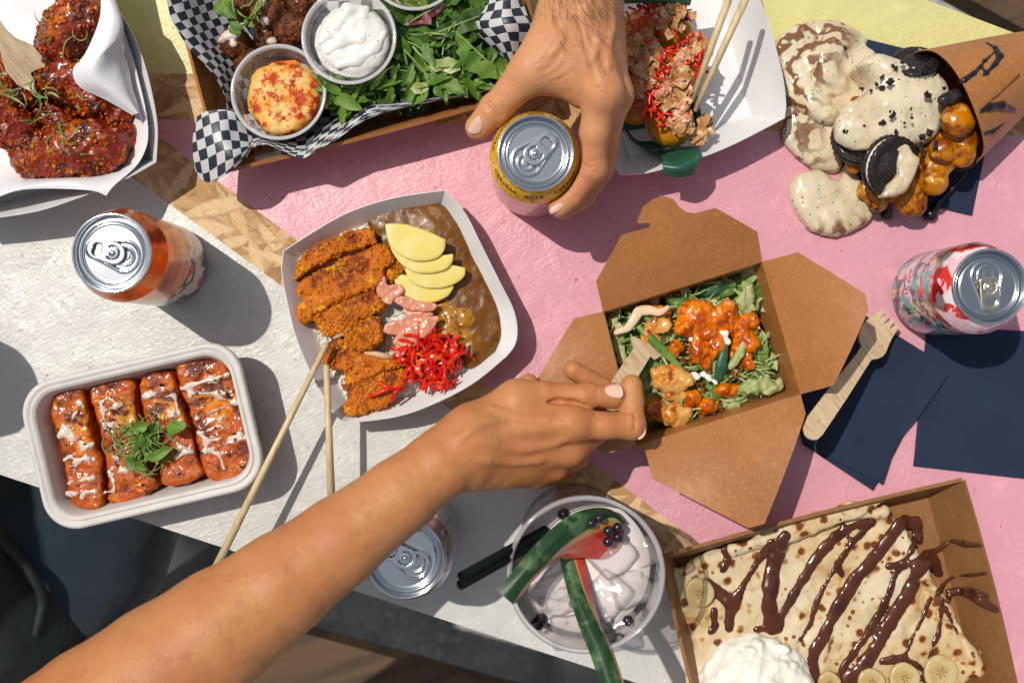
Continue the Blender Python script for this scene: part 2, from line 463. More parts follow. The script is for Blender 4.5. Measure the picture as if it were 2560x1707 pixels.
def table_mat():
    t = NT('painted strand board')
    sep = t.n('ShaderNodeSeparateXYZ'); t.l(t.tc.outputs['Object'], sep.inputs[0])
    wob = t.math('MULTIPLY', t.math('SUBTRACT', t.noise(160, 3, .6), .5), .0016)
    f = lambda a, b, s: t.ramp(t.math('ADD', line_f(t, sep, a, b, s), wob), -.00025, .00025)
    white = f((391, 487), (700, 712), (200, 800))
    pinkd = f((393, 339), (1738, 1350), (1500, 700))
    pinkt = f((393, 299), (2560, 340), (1500, 700))
    yel = f((361, 183), (2560, 222), (1500, 0))
    pink = t.math('MULTIPLY', pinkd, pinkt)
    key, hue, dist = osb(t)
    wood = t.mix(t.ramp(hue, 0, 1), (.62, .40, .19), (.44, .25, .095))
    wood = t.mix(t.ramp(key, .86, .96), wood, (.70, .50, .28))
    fib = t.noise(1, 4, .6, co=t.coord(stretch=(60, 700, 1), rot=(0, 0, .7)))
    wood = t.mix(t.math('MULTIPLY', t.ramp(fib, .35, .75), .35), wood, (.30, .15, .05))
    wood = t.mix(t.math('MULTIPLY', t.ramp(dist, .45, .8), .55), wood, (.20, .09, .03))
    wood = t.mix(t.ramp(t.noise(14, 4, .7), .60, .74), wood, (.24, .12, .045)); wood = t.mix(t.math('MULTIPLY', t.ramp(t.noise(240, 4, .7), .56, .7), .5), wood, (.25, .13, .05))
    col = wood
    dirt = t.ramp(t.noise(45, 6, .75), .60, .78); dirt2 = t.ramp(t.noise(260, 3, .6, co=t.coord(stretch=(1, .35, 1), rot=(0, 0, .5))), .66, .74)
    def paint(c, d, amt=1.0):
        q = t.mix(t.math('MULTIPLY', t.ramp(t.noise(11, 4, .65), .35, .68), .42 * amt), c, [v * .80 for v in c]); q = t.mix(t.math('MULTIPLY', t.ramp(t.noise(34, 5, .7, co=t.coord(loc=(2, 1, 0))), .54, .66), .35), q, [min(1, v * 1.22 + .03) for v in c])
        q = t.mix(t.math('MULTIPLY', dirt, .20 * amt), q, d); return t.mix(t.math('MULTIPLY', dirt2, .5), q, d)
    col = t.mix(white, col, paint((.54, .54, .515), (.26, .27, .26), .55))
    col = t.mix(pink, col, paint((.66, .315, .385), (.42, .15, .22), .8))
    col = t.mix(yel, col, paint((.62, .58, .25), (.40, .36, .12)))
    painted = t.math('MAXIMUM', t.math('MAXIMUM', white, pink), yel)
    # relief: strand edges, fibres, brush strokes
    h1 = t.math('ADD', t.math('MULTIPLY', key, 1.0), t.math('MULTIPLY', dist, -.45))
    nm = t.bump(h1, .50, .0018)
    nm = t.bump(fib, .22, .0008, nm)
    nm = t.bump(t.noise(1, 4, .65, co=t.coord(stretch=(90, 420, 1), rot=(0, 0, -.45))), .30, .0012, nm)
    nm = t.bump(t.math('MULTIPLY', t.noise(300, 3, .6), t.ramp(t.noise(9, 3, .6), .42, .62)), .6, .0016, nm); nm = t.bump(t.ramp(t.noise(70, 5, .75), .62, .68), .5, -.0008, nm)
    ro = t.math('MULTIPLY_ADD', painted, -.36, .62)
    ro = t.math('MULTIPLY_ADD', t.ramp(t.noise(24, 4, .7), .3, .7), .13, ro)
    return t.bsdf(col, rough=ro, spec=.5, normal=nm)
M_TABLE = table_mat()
M_EDGE = simple('sawn board edge', (.50, .36, .20), vary=(('n', 90, .4, .7, (.28, .17, .08), 4, (1, 1, 8)),), rough=.8, bumps=(('n', 200, .4, .001),))
M_WOODD = simple('weathered brown bench plank', (.095, .050, .018), vary=(('n', 1, .35, .7, (.035, .020, .010), 4, (3, 60, 10), -.32), ('n', 1, .55, .75, (.12, .062, .022), 3, (2, 25, 10), -.32)), rough=.6,
                bumps=(('n', 60, .3, .002),))
def concrete():
    t = NT('grey concrete slabs')
    c = t.mix(t.ramp(t.noise(7, 6, .7), .35, .65), (.22, .23, .22), (.34, .35, .33))
    c = t.mix(t.ramp(t.noise(60, 4, .7), .52, .62), c, (.42, .42, .39))
    c = t.mix(t.ramp(t.noise(110, 3, .6), .60, .7), c, (.09, .10, .11))
    return t.bsdf(c, rough=.85, normal=t.bump(t.noise(90, 4, .7), .4, .004))
M_CONC = concrete()
M_STEEL = simple('galvanised steel', (.35, .36, .37), rough=.45, metal=.9)

# ---------------------------------------------------------------- ground, table, benches
V = [(-40, -40, -.75), (40, -40, -.75), (40, 40, -.75), (-40, 40, -.75)]
tag(mesh_obj('ground', V, [(0, 1, 2, 3)], M_CONC, smooth=False), kind='structure')
tb = thing('table', 'strand board picnic table top painted in white, pink and yellow blocks', 'table', (0, 0, -.75))
def table_poly():
    e0, e1 = P(0, 1186), P(1594, 1707); d = (e1 - e0).normalized()
    f0, f1 = P(2315, 0), P(2560, 92); g = (f1 - f0).normalized()
    return [e0 - d * .35, e0 + d * 1.15, f0 + g * .75, f0 - g * 1.05]
tp = [Vector((p.x, p.y, 0)) for p in table_poly()]
V, F = prism([(p.x, p.y) for p in tp], -.022, 0)
mesh_obj('tabletop', V, F, [M_TABLE, M_EDGE], tb, smooth=False, origin=Vector((0, 0, 0)), fmat=[1 if i != 1 else 0 for i in range(len(F))])
bpy.data.meshes['tabletop'].polygons.foreach_set('material_index', [0 if abs(p.normal.z) > .5 and p.center.z > -.01 else 1 for p in bpy.data.meshes['tabletop'].polygons])
cen = sum(tp, Vector()) / 4
for q in tp:
    l = cen + (q - cen) * .72
    V, F = prism([(l.x - .02, l.y - .02), (l.x + .02, l.y - .02), (l.x + .02, l.y + .02), (l.x - .02, l.y + .02)], -.75, -.024)
    mesh_obj('leg', V, F, M_STEEL, tb, smooth=False)
def bench(label, a, b, side, wid, name='bench'):
    z = -.30
    a, b = P(*a, z), P(*b, z); d = (b - a).normalized(); n = Vector((-d.y, d.x, 0)) * side
    a = a - d * .5; b = b + d * .5
    o = thing(name, label, 'bench', ((a + b) / 2 + n * wid / 2).to_tuple()[:2] + (-.75,), 'benches along the table')
    pw = wid / 3
    for k in range(3):
        u, v = n * (k * pw + .002), n * ((k + 1) * pw - .003)
        V, F = prism([(a + u)[:2], (b + u)[:2], (b + v)[:2], (a + v)[:2]], z - .035, z)
        mesh_obj('seat_board', V, F, M_WOODD, o, smooth=False)
    for t_ in (.3, .7):
        c = a + (b - a) * t_
        V, F = prism([(c + n * .04 - d * .03)[:2], (c + n * .04 + d * .03)[:2], (c + n * (wid - .04) + d * .03)[:2], (c + n * (wid - .04) - d * .03)[:2]], -.75, z - .037)
        mesh_obj('leg', V, F, M_STEEL, o, smooth=False)
    return o
bench('weathered brown plank bench below the white edge of the table', (356, 1466), (1400, 1754), -1, .30)
bench('shaded brown plank bench beyond the yellow corner of the table', (2200, -120), (2440, 12), 1, .12)

# ---------------------------------------------------------------- person in navy by the table
M_NAVY = simple('navy cotton twill', hx('#12283a'), vary=(('n', 10, .4, .65, hx('#0d2026'), 3),), rough=.85, sheen=.3, bumps=(('n', 1400, .25, .0006), ('n', 30, .35, .006, 4)))
M_JACK = simple('black green quilted cloth', hx('#0c1414'), vary=(('n', 14, .4, .7, hx('#14231f'), 3),), rough=.7, bumps=(('n', 600, .2, .0006), ('n', 26, .5, .008, 4)))
def sit_person():
    z = -.17
    p = lambda x, y, z=z: P(x, y, z)
    f = Field((-.95, -.72, -.42), (-.22, -.02, -.02), .007)
    # thigh coming in under the table, and the lap behind it
    f.chain([p(-250, 1900, -.20), p(0, 1560, -.17), p(150, 1330, -.16), p(230, 1150, -.17)], [.15, .115, .095, .085], .05)
    f.chain([p(-500, 1500, -.22), p(-220, 1200, -.20), p(-60, 980, -.20)], [.13, .10, .09], .05)
    f.ell(p(-400, 1800, -.2), (.22, .2, .16), k=.05)
    f.noise(.007, .07, 3, 3.0)
    V0, F0 = f.mesh()
    f2 = Field((-1.05, -.55, -.42), (-.40, .30, .62), .010)
    f2.chain([Vector((-.76, -.30, -.22)), Vector((-.74, -.16, .10)), Vector((-.74, -.06, .36)), Vector((-.72, -.02, .50))], [.17, .15, .14, .08], .05)
    f2.chain([Vector((-.70, -.04, .42)), Vector((-.64, .03, .22)), Vector((-.480, .002, .13))], [.075, .058, .042], .04)
    f2.noise(.006, .06, 3, 2.0)
    V1, F1 = f2.mesh(); V, F = np.concatenate([V0, V1]), np.concatenate([F0, F1 + len(V0)])
    body = mesh_obj('person', V, F, M_NAVY)
    tag(body, 'person in navy trousers seated below the lower left corner of the table', 'person')
    g = Field((-.95, -.72, -.35), (-.30, -.1, -.02), .006)
    g.chain([P(-330, 1280, -.10), P(-60, 1440, -.09), P(30, 1560, -.10), P(-60, 1800, -.10)], [.08, .065, .06, .09], .04)
    g.noise(.008, .06, 3, 8.0)
    V, F = g.mesh(); j = mesh_obj('jacket', V, F, M_JACK, body)
    j['label'] = 'black green jacket hem with raised piping'
    pts = spline([P(-60, 1315, -.048), P(20, 1368, -.040), P(82, 1440, -.042), P(106, 1500, -.05), P(92, 1570, -.05), P(60, 1640, -.05)], 8)
    V, F = tube(pts, .0045, 8)
    pp = mesh_obj('piping', V, F, M_JACK, j)
sit_person()
# ---------------------------------------------------------------- tableware materials
M_PAPER = simple('white coated paperboard', (.74, .74, .76), rough=.38, vary=(('n', 30, .4, .7, (.70, .70, .72), 3),), bumps=(('n', 900, .12, .0005), ('n', 25, .12, .003, 3)))
M_LINER = simple('white greaseproof paper', (.72, .72, .75), rough=.55, bumps=(('n', 40, .25, .003, 4), ('n', 900, .1, .0004)))
def kraft(name, col, rough=.36, gloss=.5):
    t = NT(name)
    c = t.mix(t.ramp(t.noise(12, 5, .7), .35, .7), col, [v * .80 for v in col])
    c = t.mix(t.ramp(t.noise(380, 3, .7), .45, .8), c, [v * 1.3 for v in col])
    c = t.mix(t.math('MULTIPLY', t.ramp(t.noise(260, 5, .8), .56, .72), .6), c, [v * .62 for v in col])
    nm = t.bump(t.noise(300, 4, .6), .12, .0006); nm = t.bump(t.noise(22, 4, .6), .32, .004, nm)
    nm = t.bump(t.noise(9, 3, .5), .30, .010, nm)
    return t.bsdf(c, rough=rough, spec=gloss, normal=nm)
M_KRAFT = kraft('brown kraft board', (.36, .145, .040))
M_KRAFTD = kraft('dull kraft board', (.27, .125, .045), .6, .3)
M_PULP = simple('moulded sugarcane pulp', (.62, .60, .58), rough=.55, vary=(('n', 60, .4, .7, (.55, .53, .50), 4),), bumps=(('n', 350, .25, .0008),))
M_WOOD = simple('pale birch wood', (.64, .48, .31), rough=.55, vary=(('n', 1, .4, .75, (.44, .30, .17), 4, (40, 500, 100), .95), ('n', 120, .6, .75, (.42, .28, .16), 3)), bumps=(('n', 1, .2, .0004, 3, (60, 700, 100)),))
M_BAMBOO = simple('pale bamboo', (.62, .49, .28), rough=.45, vary=(('n', 1, .4, .75, (.46, .33, .16), 4, (300, 60, 100)),))
M_NAPK = simple('navy paper napkin', hx('#14263f'), rough=.85, vary=(('n', 22, .4, .7, hx('#101f38'), 4),), bumps=(('n', 1500, .35, .0005), ('n', 35, .35, .003, 4)))
M_ALU = simple('brushed aluminium', (.60, .63, .66), rough=.13, metal=1, bumps=(('n', 90, .04, .0006),))
M_ALUTAB = simple('aluminium tab', (.64, .67, .70), rough=.13, metal=1)
M_GOLDTAB = simple('pale gold tab', (.78, .72, .56), rough=.22, metal=1)
M_BLACKP = simple('black plastic', (.008, .012, .013), rough=.6, spec=.1)
def clear(name, tint=(1, 1, 1), diff=.10, rough=.06, dcol=(.8, .8, .82), gl=1.0, bump=None, through=.5):
    """thin clear plastic: mostly transparent, mirror-like at grazing angles, a trace of haze"""
    t = NT(name); nm = None
    if bump: nm = t.bump(t.noise(bump[0], 3, .6), bump[1], bump[2])
    tr = t.n('ShaderNodeBsdfTransparent'); tr.inputs[0].default_value = c4(tint)
    gs = t.n('ShaderNodeBsdfGlossy'); gs.inputs['Roughness'].default_value = rough
    d0 = t.n('ShaderNodeBsdfDiffuse'); d0.inputs[0].default_value = c4(dcol); d1 = t.n('ShaderNodeBsdfTranslucent'); d1.inputs[0].default_value = c4(dcol)
    df = t.n('ShaderNodeMixShader'); df.inputs[0].default_value = through; t.l(d0.outputs[0], df.inputs[1]); t.l(d1.outputs[0], df.inputs[2])
    lw = t.n('ShaderNodeLayerWeight'); lw.inputs[0].default_value = .35
    if nm is not None:
        t.l(nm, gs.inputs['Normal']); t.l(nm, lw.inputs['Normal'])
    m1 = t.n('ShaderNodeMixShader'); m1.inputs[0].default_value = diff; t.l(tr.outputs[0], m1.inputs[1]); t.l(df.outputs[0], m1.inputs[2])
    m2 = t.n('ShaderNodeMixShader'); t.l(t.math('MULTIPLY_ADD', lw.outputs['Fresnel'], gl, .03, clamp=True), m2.inputs[0])
    t.l(m1.outputs[0], m2.inputs[1]); t.l(gs.outputs[0], m2.inputs[2]); t.l(m2.outputs[0], t.out.inputs[0])
    return t.m
M_CLEAR = clear('clear plastic', diff=.20, dcol=(.92, .92, .94))
M_CLEARR = clear('clear plastic rim', diff=.50, gl=.9, dcol=(.95, .95, .98), through=.15)

# ---------------------------------------------------------------- generic ware
def resample(pts, n):
    L = [0.0]
    for i in range(len(pts)): L.append(L[-1] + (pts[(i + 1) % len(pts)] - pts[i]).length)
    out = []
    for k in range(n):
        s = L[-1] * k / n; i = 0
        while L[i + 1] < s: i += 1
        t = (s - L[i]) / max(1e-9, L[i + 1] - L[i]); out.append(pts[i].lerp(pts[(i + 1) % len(pts)], t))
    return out
def paper_tray(label, Z, segs, h, inset, floor=None, mat=None, group=None, thick=.0006, name='paper_tray', cat='food tray', dip=.004, edge_w=None):
    """segs: list of rim runs (each a list of photo points, corner to corner); walls slope in to a smaller floor; rim corners a bit lower"""
    rim = []; cidx = []
    for s in segs:
        cidx.append(len(rim)); pts = spline([W(Z, x, y, h) for x, y in s], 6); rim += pts[:-1]
    n = len(rim)
    corners = [rim[i] for i in cidx]
    c = sum(corners, Vector()) / len(corners)
    bot = [Vector((q.x, q.y, 0)) for q in corners]
    bc = []
    for i, q in enumerate(bot):
        a = (bot[(i + 1) % len(bot)] - q).normalized(); b = (bot[i - 1] - q).normalized()
        bc.append(q + (a + b) * inset)
    o = thing(name, label, cat, (c.x, c.y, 0), group)
    V, F = [], []
    K = 6
    for i in range(n):
        k = max(j for j in range(len(cidx)) if cidx[j] <= i); e = cidx[k + 1] if k + 1 < len(cidx) else n
        t = (i - cidx[k]) / (e - cidx[k])
        b = bc[k].lerp(bc[(k + 1) % len(bc)], t); z = h - dip * (1 - math.sin(PI * t))
        top = Vector((rim[i].x, rim[i].y, z)); b = Vector((b.x, b.y, .0012))
        for j in range(K + 1):
            s = j / K; q = b.lerp(top, s); bul = math.sin(PI * s) * math.sin(PI * t) * .0025
            V.append(q + Vector((0, 0, -bul)))
    for i in range(n):
        for j in range(K):
            a, b = i * (K + 1) + j, ((i + 1) % n) * (K + 1) + j
            F.append((a, b, b + 1, a + 1))
    w = mesh_obj('wall', V, F, mat, o); solid(w, thick, 0)
    F2 = [tuple(i * (K + 1) for i in range(n))]
    fl = mesh_obj('floor_panel', [V[i * (K + 1)] for i in range(n)], [tuple(range(n))], mat, o, smooth=False); solid(fl, thick, 0)
    return o, bc
def rrect(c, ax, ay, hx_, hy, r, seg=10):
    pts = []
    for (sx, sy, a0) in ((1, 1, 0), (-1, 1, 90), (-1, -1, 180), (1, -1, 270)):
        for k in range(seg + 1):
            a = math.radians(a0 + 90 * k / seg)
            pts.append(c + ax * (sx * (hx_ - r) + r * math.cos(a)) + ay * (sy * (hy - r) + r * math.sin(a)))
    return pts
def ring_loft(rings, close_bottom=True):
    V, F = [], []; n = len(rings[0])
    for r in rings: V += r
    for i in range(len(rings) - 1):
        for k in range(n): F.append((i * n + k, i * n + (k + 1) % n, (i + 1) * n + (k + 1) % n, (i + 1) * n + k))
    if close_bottom: F.append(tuple((len(rings) - 1) * n + k for k in range(n)))
    return V, F
def gridpoly(pts, step, zf, name, mat, parent=None, thick=.0005, uvscale=None, smooth=True):
    """flat outline (world xy) cut into a grid, then lifted by zf(x, y)"""
    import bmesh
    bm = bmesh.new(); vs = [bm.verts.new((p[0], p[1], 0)) for p in pts]; bm.faces.new(vs)
    xs = [p[0] for p in pts]; ys = [p[1] for p in pts]
    x = min(xs) + step
    while x < max(xs):
        g = bm.verts[:] + bm.edges[:] + bm.faces[:]; bmesh.ops.bisect_plane(bm, geom=g, plane_co=(x, 0, 0), plane_no=(1, 0, 0)); x += step
    y = min(ys) + step
    while y < max(ys):
        g = bm.verts[:] + bm.edges[:] + bm.faces[:]; bmesh.ops.bisect_plane(bm, geom=g, plane_co=(0, y, 0), plane_no=(0, 1, 0)); y += step
    bmesh.ops.recalc_face_normals(bm, faces=bm.faces[:])
    bm.verts.ensure_lookup_table(); bm.verts.index_update()
    V = [Vector((v.co.x, v.co.y, zf(v.co.x, v.co.y))) for v in bm.verts]; F = [tuple(v.index for v in f.verts) for f in bm.faces]
    up = sum(f.normal.z * f.calc_area() for f in bm.faces)
    if up < 0: F = [f[::-1] for f in F]
    bm.free()
    o = mesh_obj(name, V, F, mat, parent, smooth=smooth); solid(o, thick, 0); return o

# ---------------------------------------------------------------- drink cans
def can_profile(h, R=.0331, rr=.0266):
    return [(.0235, .0), (.0255, .0006), (.0285, .0045), (.0318, .0085), (R, .0125), (R, .03), (R, h - .045), (R, h - .0225), (R - .0006, h - .0185), (R - .0022, h - .0135),
            (R - .0042, h - .0085), (rr + .0006, h - .0045), (rr - .0004, h - .0030)]
def make_can(label, Z, cx, cy, h, ang, body_mat, tabmat, group='drink cans', rim_r=.0272, sm_tab=False, lid_rot=0):
    top = W(Z, cx, cy, h); k = (H_CAM) / (H_CAM - 0)
    loc = Vector((top.x, top.y, 0))      # upright: the base is straight under the rim
    o = thing('drink_can', label, 'drink can', loc, group)
    prof = spline([Vector((r, z, 0)) for r, z in can_profile(h, rr=rim_r - .0006)], 4)
    V, F = lathe([(p.x, p.y) for p in prof], loc, 96)
    F.append(tuple(range(96))[::-1])
    mesh_obj('can_body', V, F, body_mat, o, origin=loc)
    r = rim_r
    pr = [(r - .0010, h - .0032), (r - .0001, h - .0028), (r + .0002, h - .0014), (r - .0001, h - .0004), (r - .0007, h), (r - .0014, h - .0003), (r - .0017, h - .0012), (r - .0026, h - .0038),
          (r - .0036, h - .0060), (r - .0042, h - .0066), (r - .0049, h - .0062), (r - .0053, h - .0048), (r - .0056, h - .0043), (r - .0060, h - .0042)]
    n0 = len(pr); rp = r - .0060
    for i in range(1, 56): pr.append((rp * (1 - i / 56), h - .0042))
    V, F = lathe(pr, loc, 128)
    ca, sa = math.cos(ang), math.sin(ang)
    def hull(x, y, a, ra, b, rb):
        t = max(0, min(1, (x - a) / (b - a))); return math.hypot(x - a - t * (b - a), y) - (ra + (rb - ra) * t)
    for v in V[(n0 - 1) * 128:]:
        dx, dy = (v.x - loc.x) * 1e3, (v.y - loc.y) * 1e3
        x, y = dx * ca + dy * sa, -dx * sa + dy * ca
        g = lambda d, w: math.exp(-(d / w) ** 2)
        d = hull(x, y, -7.6, 10.6, 13.2, 5.4); z = .62 * g(d, .8) - (.55 if d < -.6 else 0)
        d2 = hull(x, y, -8.3, 7.6, -6.5, 7.9)
        if x < -3.5: z += .5 * g(d2 + 1.4, .55) * (1 if y < 5.2 else max(0, 1 - (y - 5.2)))
        z += .5 * g(math.hypot(x - 17.4, y), 1.6) * 0 + .35 * g(math.hypot(x, y) - 0, 3.0)
        d3 = math.hypot(x + 9, y) - 3.4; z -= .25 * g(d3, .9)
        z += .5 * g(math.hypot(dx, dy) - (rp * 1e3 - .9), .5)
        v.z += z * 1e-3
    mesh_obj('lid', V, F, M_ALU, o, origin=loc)
    f = Field((-.009, -.011, -.001), (.021, .011, .003), .0004)
    if sm_tab: out = spline([Vector(p) for p in [(-.0062, -.0060, 0), (-.0070, 0, 0), (-.0062, .0060, 0), (0, .0066, 0), (.0110, .0070, 0), (.0160, .0052, 0), (.0170, 0, 0), (.0160, -.0052, 0), (.0110, -.0070, 0), (0, -.0066, 0)]], 5, True)
    else: out = [Vector((-.0010 + .0080 * math.cos(a), .0080 * math.sin(a), 0)) for a in np.linspace(PI * .5, PI * 1.5, 16)] + [Vector((.0115 + .0068 * math.cos(a), .0068 * math.sin(a), 0)) for a in np.linspace(-PI * .5, PI * .5, 16)]
    f.poly(out, 0, .0013, k=0, rd=.0006)
    f.chain([Vector((.0108, -.0016, -.002)), Vector((.0108, -.0016, .004))], [.0030, .0030], 0, 's'); f.chain([Vector((.0108, .0016, -.002)), Vector((.0108, .0016, .004))], [.0032, .0032], .0004, 's')
    for a in np.linspace(-2.2, 2.2, 14):
        q = Vector((.0046 * math.cos(a + (PI if not sm_tab else 0)), .0046 * math.sin(a + (PI if not sm_tab else 0)), 0)); f.cap(q - Vector((0, 0, .002)), q + Vector((0, 0, .003)), .0006, .0006, .0002, 's')
    f.ell((0, 0, .0011), (.0021, .0021, .0012), k=.0004)
    V, F = f.mesh(); R = Matrix.Rotation(ang, 3, 'Z'); A = np.array(R)
    V = V @ A.T + np.array((loc.x, loc.y, h - .0042 + .0009))
    mesh_obj('pull_tab', V, F, tabmat, o)
    return o, loc
def can_text(o, loc, h, items, mat, size, zc, name='lettering'):
    prof = can_profile(h)
    prof = [(p.x, p.y) for p in spline([Vector((r, z, 0)) for r, z in prof], 4)]
    up = [(r, z) for r, z in prof if z > h * .5]
    S = [0]
    for i in range(1, len(up)): S.append(S[-1] + math.hypot(up[i][0] - up[i - 1][0], up[i][1] - up[i - 1][1]))
    i0 = min(range(len(up)), key=lambda i: abs(up[i][1] - zc)); s0 = S[i0]
    def at(s):
        s += s0
        for i in range(len(S) - 1):
            if S[i + 1] >= s:
                t = (s - S[i]) / max(1e-9, S[i + 1] - S[i]); return up[i][0] + (up[i + 1][0] - up[i][0]) * t, up[i][1] + (up[i + 1][1] - up[i][1]) * t
        return up[-1]
    V, F = [], []
    for txt, deg in items:
        cu = bpy.data.curves.new('txt', 'FONT'); cu.body = txt; cu.align_x = 'CENTER'; cu.align_y = 'CENTER'; cu.size = size; cu.offset = size * .022; cu.space_character = 1.12; cu.resolution_u = 3
        to = bpy.data.objects.new('txt', cu); me = to.to_mesh()
        b = len(V); r0 = up[i0][0]
        for v in me.vertices:
            r, z = at(v.co.y); a = math.radians(deg) + v.co.x / r0
            V.append(Vector((loc.x + (r + .0004) * math.cos(a), loc.y + (r + .0004) * math.sin(a), z + .0003)))
        F += [tuple(b + i for i in p.vertices) for p in me.polygons]
        to.to_mesh_clear(); bpy.data.objects.remove(to); bpy.data.curves.remove(cu)
    return mesh_obj(name, V, F, mat, o, smooth=False)
def can_art(name, fn, rough=.3, metal=.0):
    t = NT(name); s = t.n('ShaderNodeSeparateXYZ'); t.l(t.tc.outputs['Object'], s.inputs[0])
    col, me = fn(t, s.outputs[0], s.outputs[1], s.outputs[2])
    return t.bsdf(col, rough=rough, metal=me, coat=.5, coatr=.12)
def art_orange(t, x, y, z):
    n = t.noise(40, 4, .6); zz = t.math('MULTIPLY_ADD', t.math('SUBTRACT', n, .5), .035, z)
    c = t.mix(t.ramp(t.noise(90, 3), .4, .6), (.72, .20, .045), (.52, .10, .05))
    c = t.mix(t.ramp(zz, .084, .076), c, (.80, .34, .12))
    c = t.mix(t.ramp(t.noise(55, 4, .7), .5, .56), c, t.mix(t.ramp(zz, .07, .078), (.62, .10, .07), c))
    low = t.mix(t.ramp(t.noise(48, 2, .5, dist=1.5), .5, .53), (.66, .60, .52), (.03, .05, .08))
    low = t.mix(t.ramp(t.noise(60, 3, .5, co=t.coord(loc=(3, 1, 2))), .57, .6), low, (.55, .09, .06))
    c = t.mix(t.ramp(zz, .064, .058), c, low)
    c = t.mix(t.ramp(z, .100, .098), (.70, .175, .03), c)
    return c, t.ramp(z, .092, .098)
def art_yellow(t, x, y, z):
    sw = t.n('ShaderNodeTexWave', wave_type='RINGS'); sw.inputs['Scale'].default_value = 60; sw.inputs['Distortion'].default_value = 9; sw.inputs['Detail'].default_value = 1.2; sw.inputs['Detail Scale'].default_value = 1.5
    t.l(t.tc.outputs['Object'], sw.inputs[0])
    c = t.mix(t.ramp(sw.outputs['Fac'], .22, .12), (.82, .52, .035), (.62, .30, .02))
    v = t.voro(130, feat='DISTANCE_TO_EDGE'); c = t.mix(t.ramp(v, .05, .02), c, (.50, .22, .02))
    p = t.mix(t.ramp(t.noise(120, 4, .6), .5, .56), (.80, .40, .36), (.62, .22, .30))
    p = t.mix(t.ramp(t.noise(150, 3, .6, dist=1), .56, .6), p, (.10, .05, .14))
    p = t.mix(t.ramp(t.noise(100, 3, .6, co=t.coord(loc=(1, 5, 2))), .6, .63), p, (.75, .42, .08))
    return t.mix(t.ramp(z, .0905, .0900), c, p), 0.0
def art_right(t, x, y, z):
    metal = t.ramp(t.noise(26, 2, .5, co=t.coord(loc=(4, 1, 2))), .52, .53)
    base = t.mix(metal, (.78, .50, .56), (.50, .50, .50))
    base = t.mix(t.ramp(t.noise(44, 2, .5, dist=1.2), .54, .55), base, (.66, .035, .03))
    base = t.mix(t.ramp(t.noise(50, 2, .6, dist=1.4, co=t.coord(loc=(7, 3, 1))), .56, .57), base, (.74, .72, .74))
    low = t.mix(t.ramp(t.noise(52, 2, .6, dist=1.2, co=t.coord(loc=(2, 8, 4))), .52, .53), base, (.02, .035, .09))
    low = t.mix(t.ramp(t.noise(60, 2, .5, dist=1, co=t.coord(loc=(9, 2, 6))), .55, .56), low, (.02, .42, .44))
    low = t.mix(t.ramp(t.noise(110, 2, .5, dist=1, co=t.coord(loc=(5, 5, 9))), .64, .65), low, (.80, .55, .12))
    return t.mix(t.ramp(z, .090, .086), base, low), t.math('MULTIPLY', metal, .8)
def art_silver(t, x, y, z):
    c = t.mix(t.ramp(t.noise(60, 3), .4, .6), (.52, .50, .50), (.30, .26, .26))
    c = t.mix(t.ramp(t.noise(1, 2, .5, co=t.coord(stretch=(120, 120, 18))), .58, .61), c, (.06, .05, .06))
    return c, t.ramp(t.noise(60, 3), .6, .4)
can1, c1 = make_can('orange drink can with a pale lower half, standing on the white paint', ZE, 838, 459, .130, math.radians(166), can_art('orange can print', art_orange, .28), M_ALUTAB, rim_r=.0275)
can2, c2 = make_can('yellow beer can with dark lettering, gripped by the hand', ZC, 545, 1046, .115, math.radians(41), can_art('yellow can print', art_yellow, .35), M_ALUTAB, rim_r=.0270)
can3, c3 = make_can('can with red, white and teal splashes beside the navy napkins', ZH, 1215, 361, .115, math.radians(-84), can_art('splashed can print', art_right, .3), M_GOLDTAB, rim_r=.0266, sm_tab=True)
can4, c4_ = make_can('silver and grey can half hidden under the forearm', ZK, 448, 600, .115, math.radians(150), can_art('grey can print', art_silver, .3), M_ALUTAB, rim_r=.0280)
M_INK = simple('dark red ink', (.10, .012, .01), rough=.5)
can_text(can2, c2, .115, [('CERVESA', 221), ('·', 247), ('BIÈRE', 268), ('·', 290), ('CERVEJA', 317), ('·', 350), ('CERVESA', 48), ('·', 72), ('BEER', 90), ('·', 108), ('CERVEZA', 150), ('·', 190)], M_INK, .0053, .1040)
M_EMB = simple('embossed aluminium', (.62, .64, .66), rough=.35, metal=1)

# ---------------------------------------------------------------- white paper trays
curry_tray, cb = paper_tray('white paper tray of cutlet curry, its rim curved and corners folded', ZF, [
    [(65, 440), (250, 325), (480, 200), (760, 110), (1075, 60)],
    [(1075, 60), (1200, 205), (1310, 420), (1420, 640), (1500, 800), (1527, 930), (1510, 1030), (1455, 1100)],
    [(1455, 1100), (1250, 1265), (1000, 1395), (760, 1475), (455, 1513)],
    [(455, 1513), (380, 1445), (260, 1240), (150, 980), (85, 720), (57, 560), (65, 440)]], .038, .012, mat=M_PAPER, group='white paper trays')
wing_tray, wb = paper_tray('white paper tray in the corner, lined with paper under the wings', ZA, [
    [(-1000, 150), (-700, -300), (-200, -700), (300, -1000)],
    [(300, -1000), (560, -500), (780, -20), (920, 220), (1010, 450), (1070, 700), (1095, 900), (1080, 1130)],
    [(1080, 1130), (850, 1262), (500, 1402), (200, 1488), (-350, 1560)],
    [(-350, 1560), (-700, 1200), (-950, 700), (-1000, 150)]], .047, .016, mat=M_PAPER, group='white paper trays')
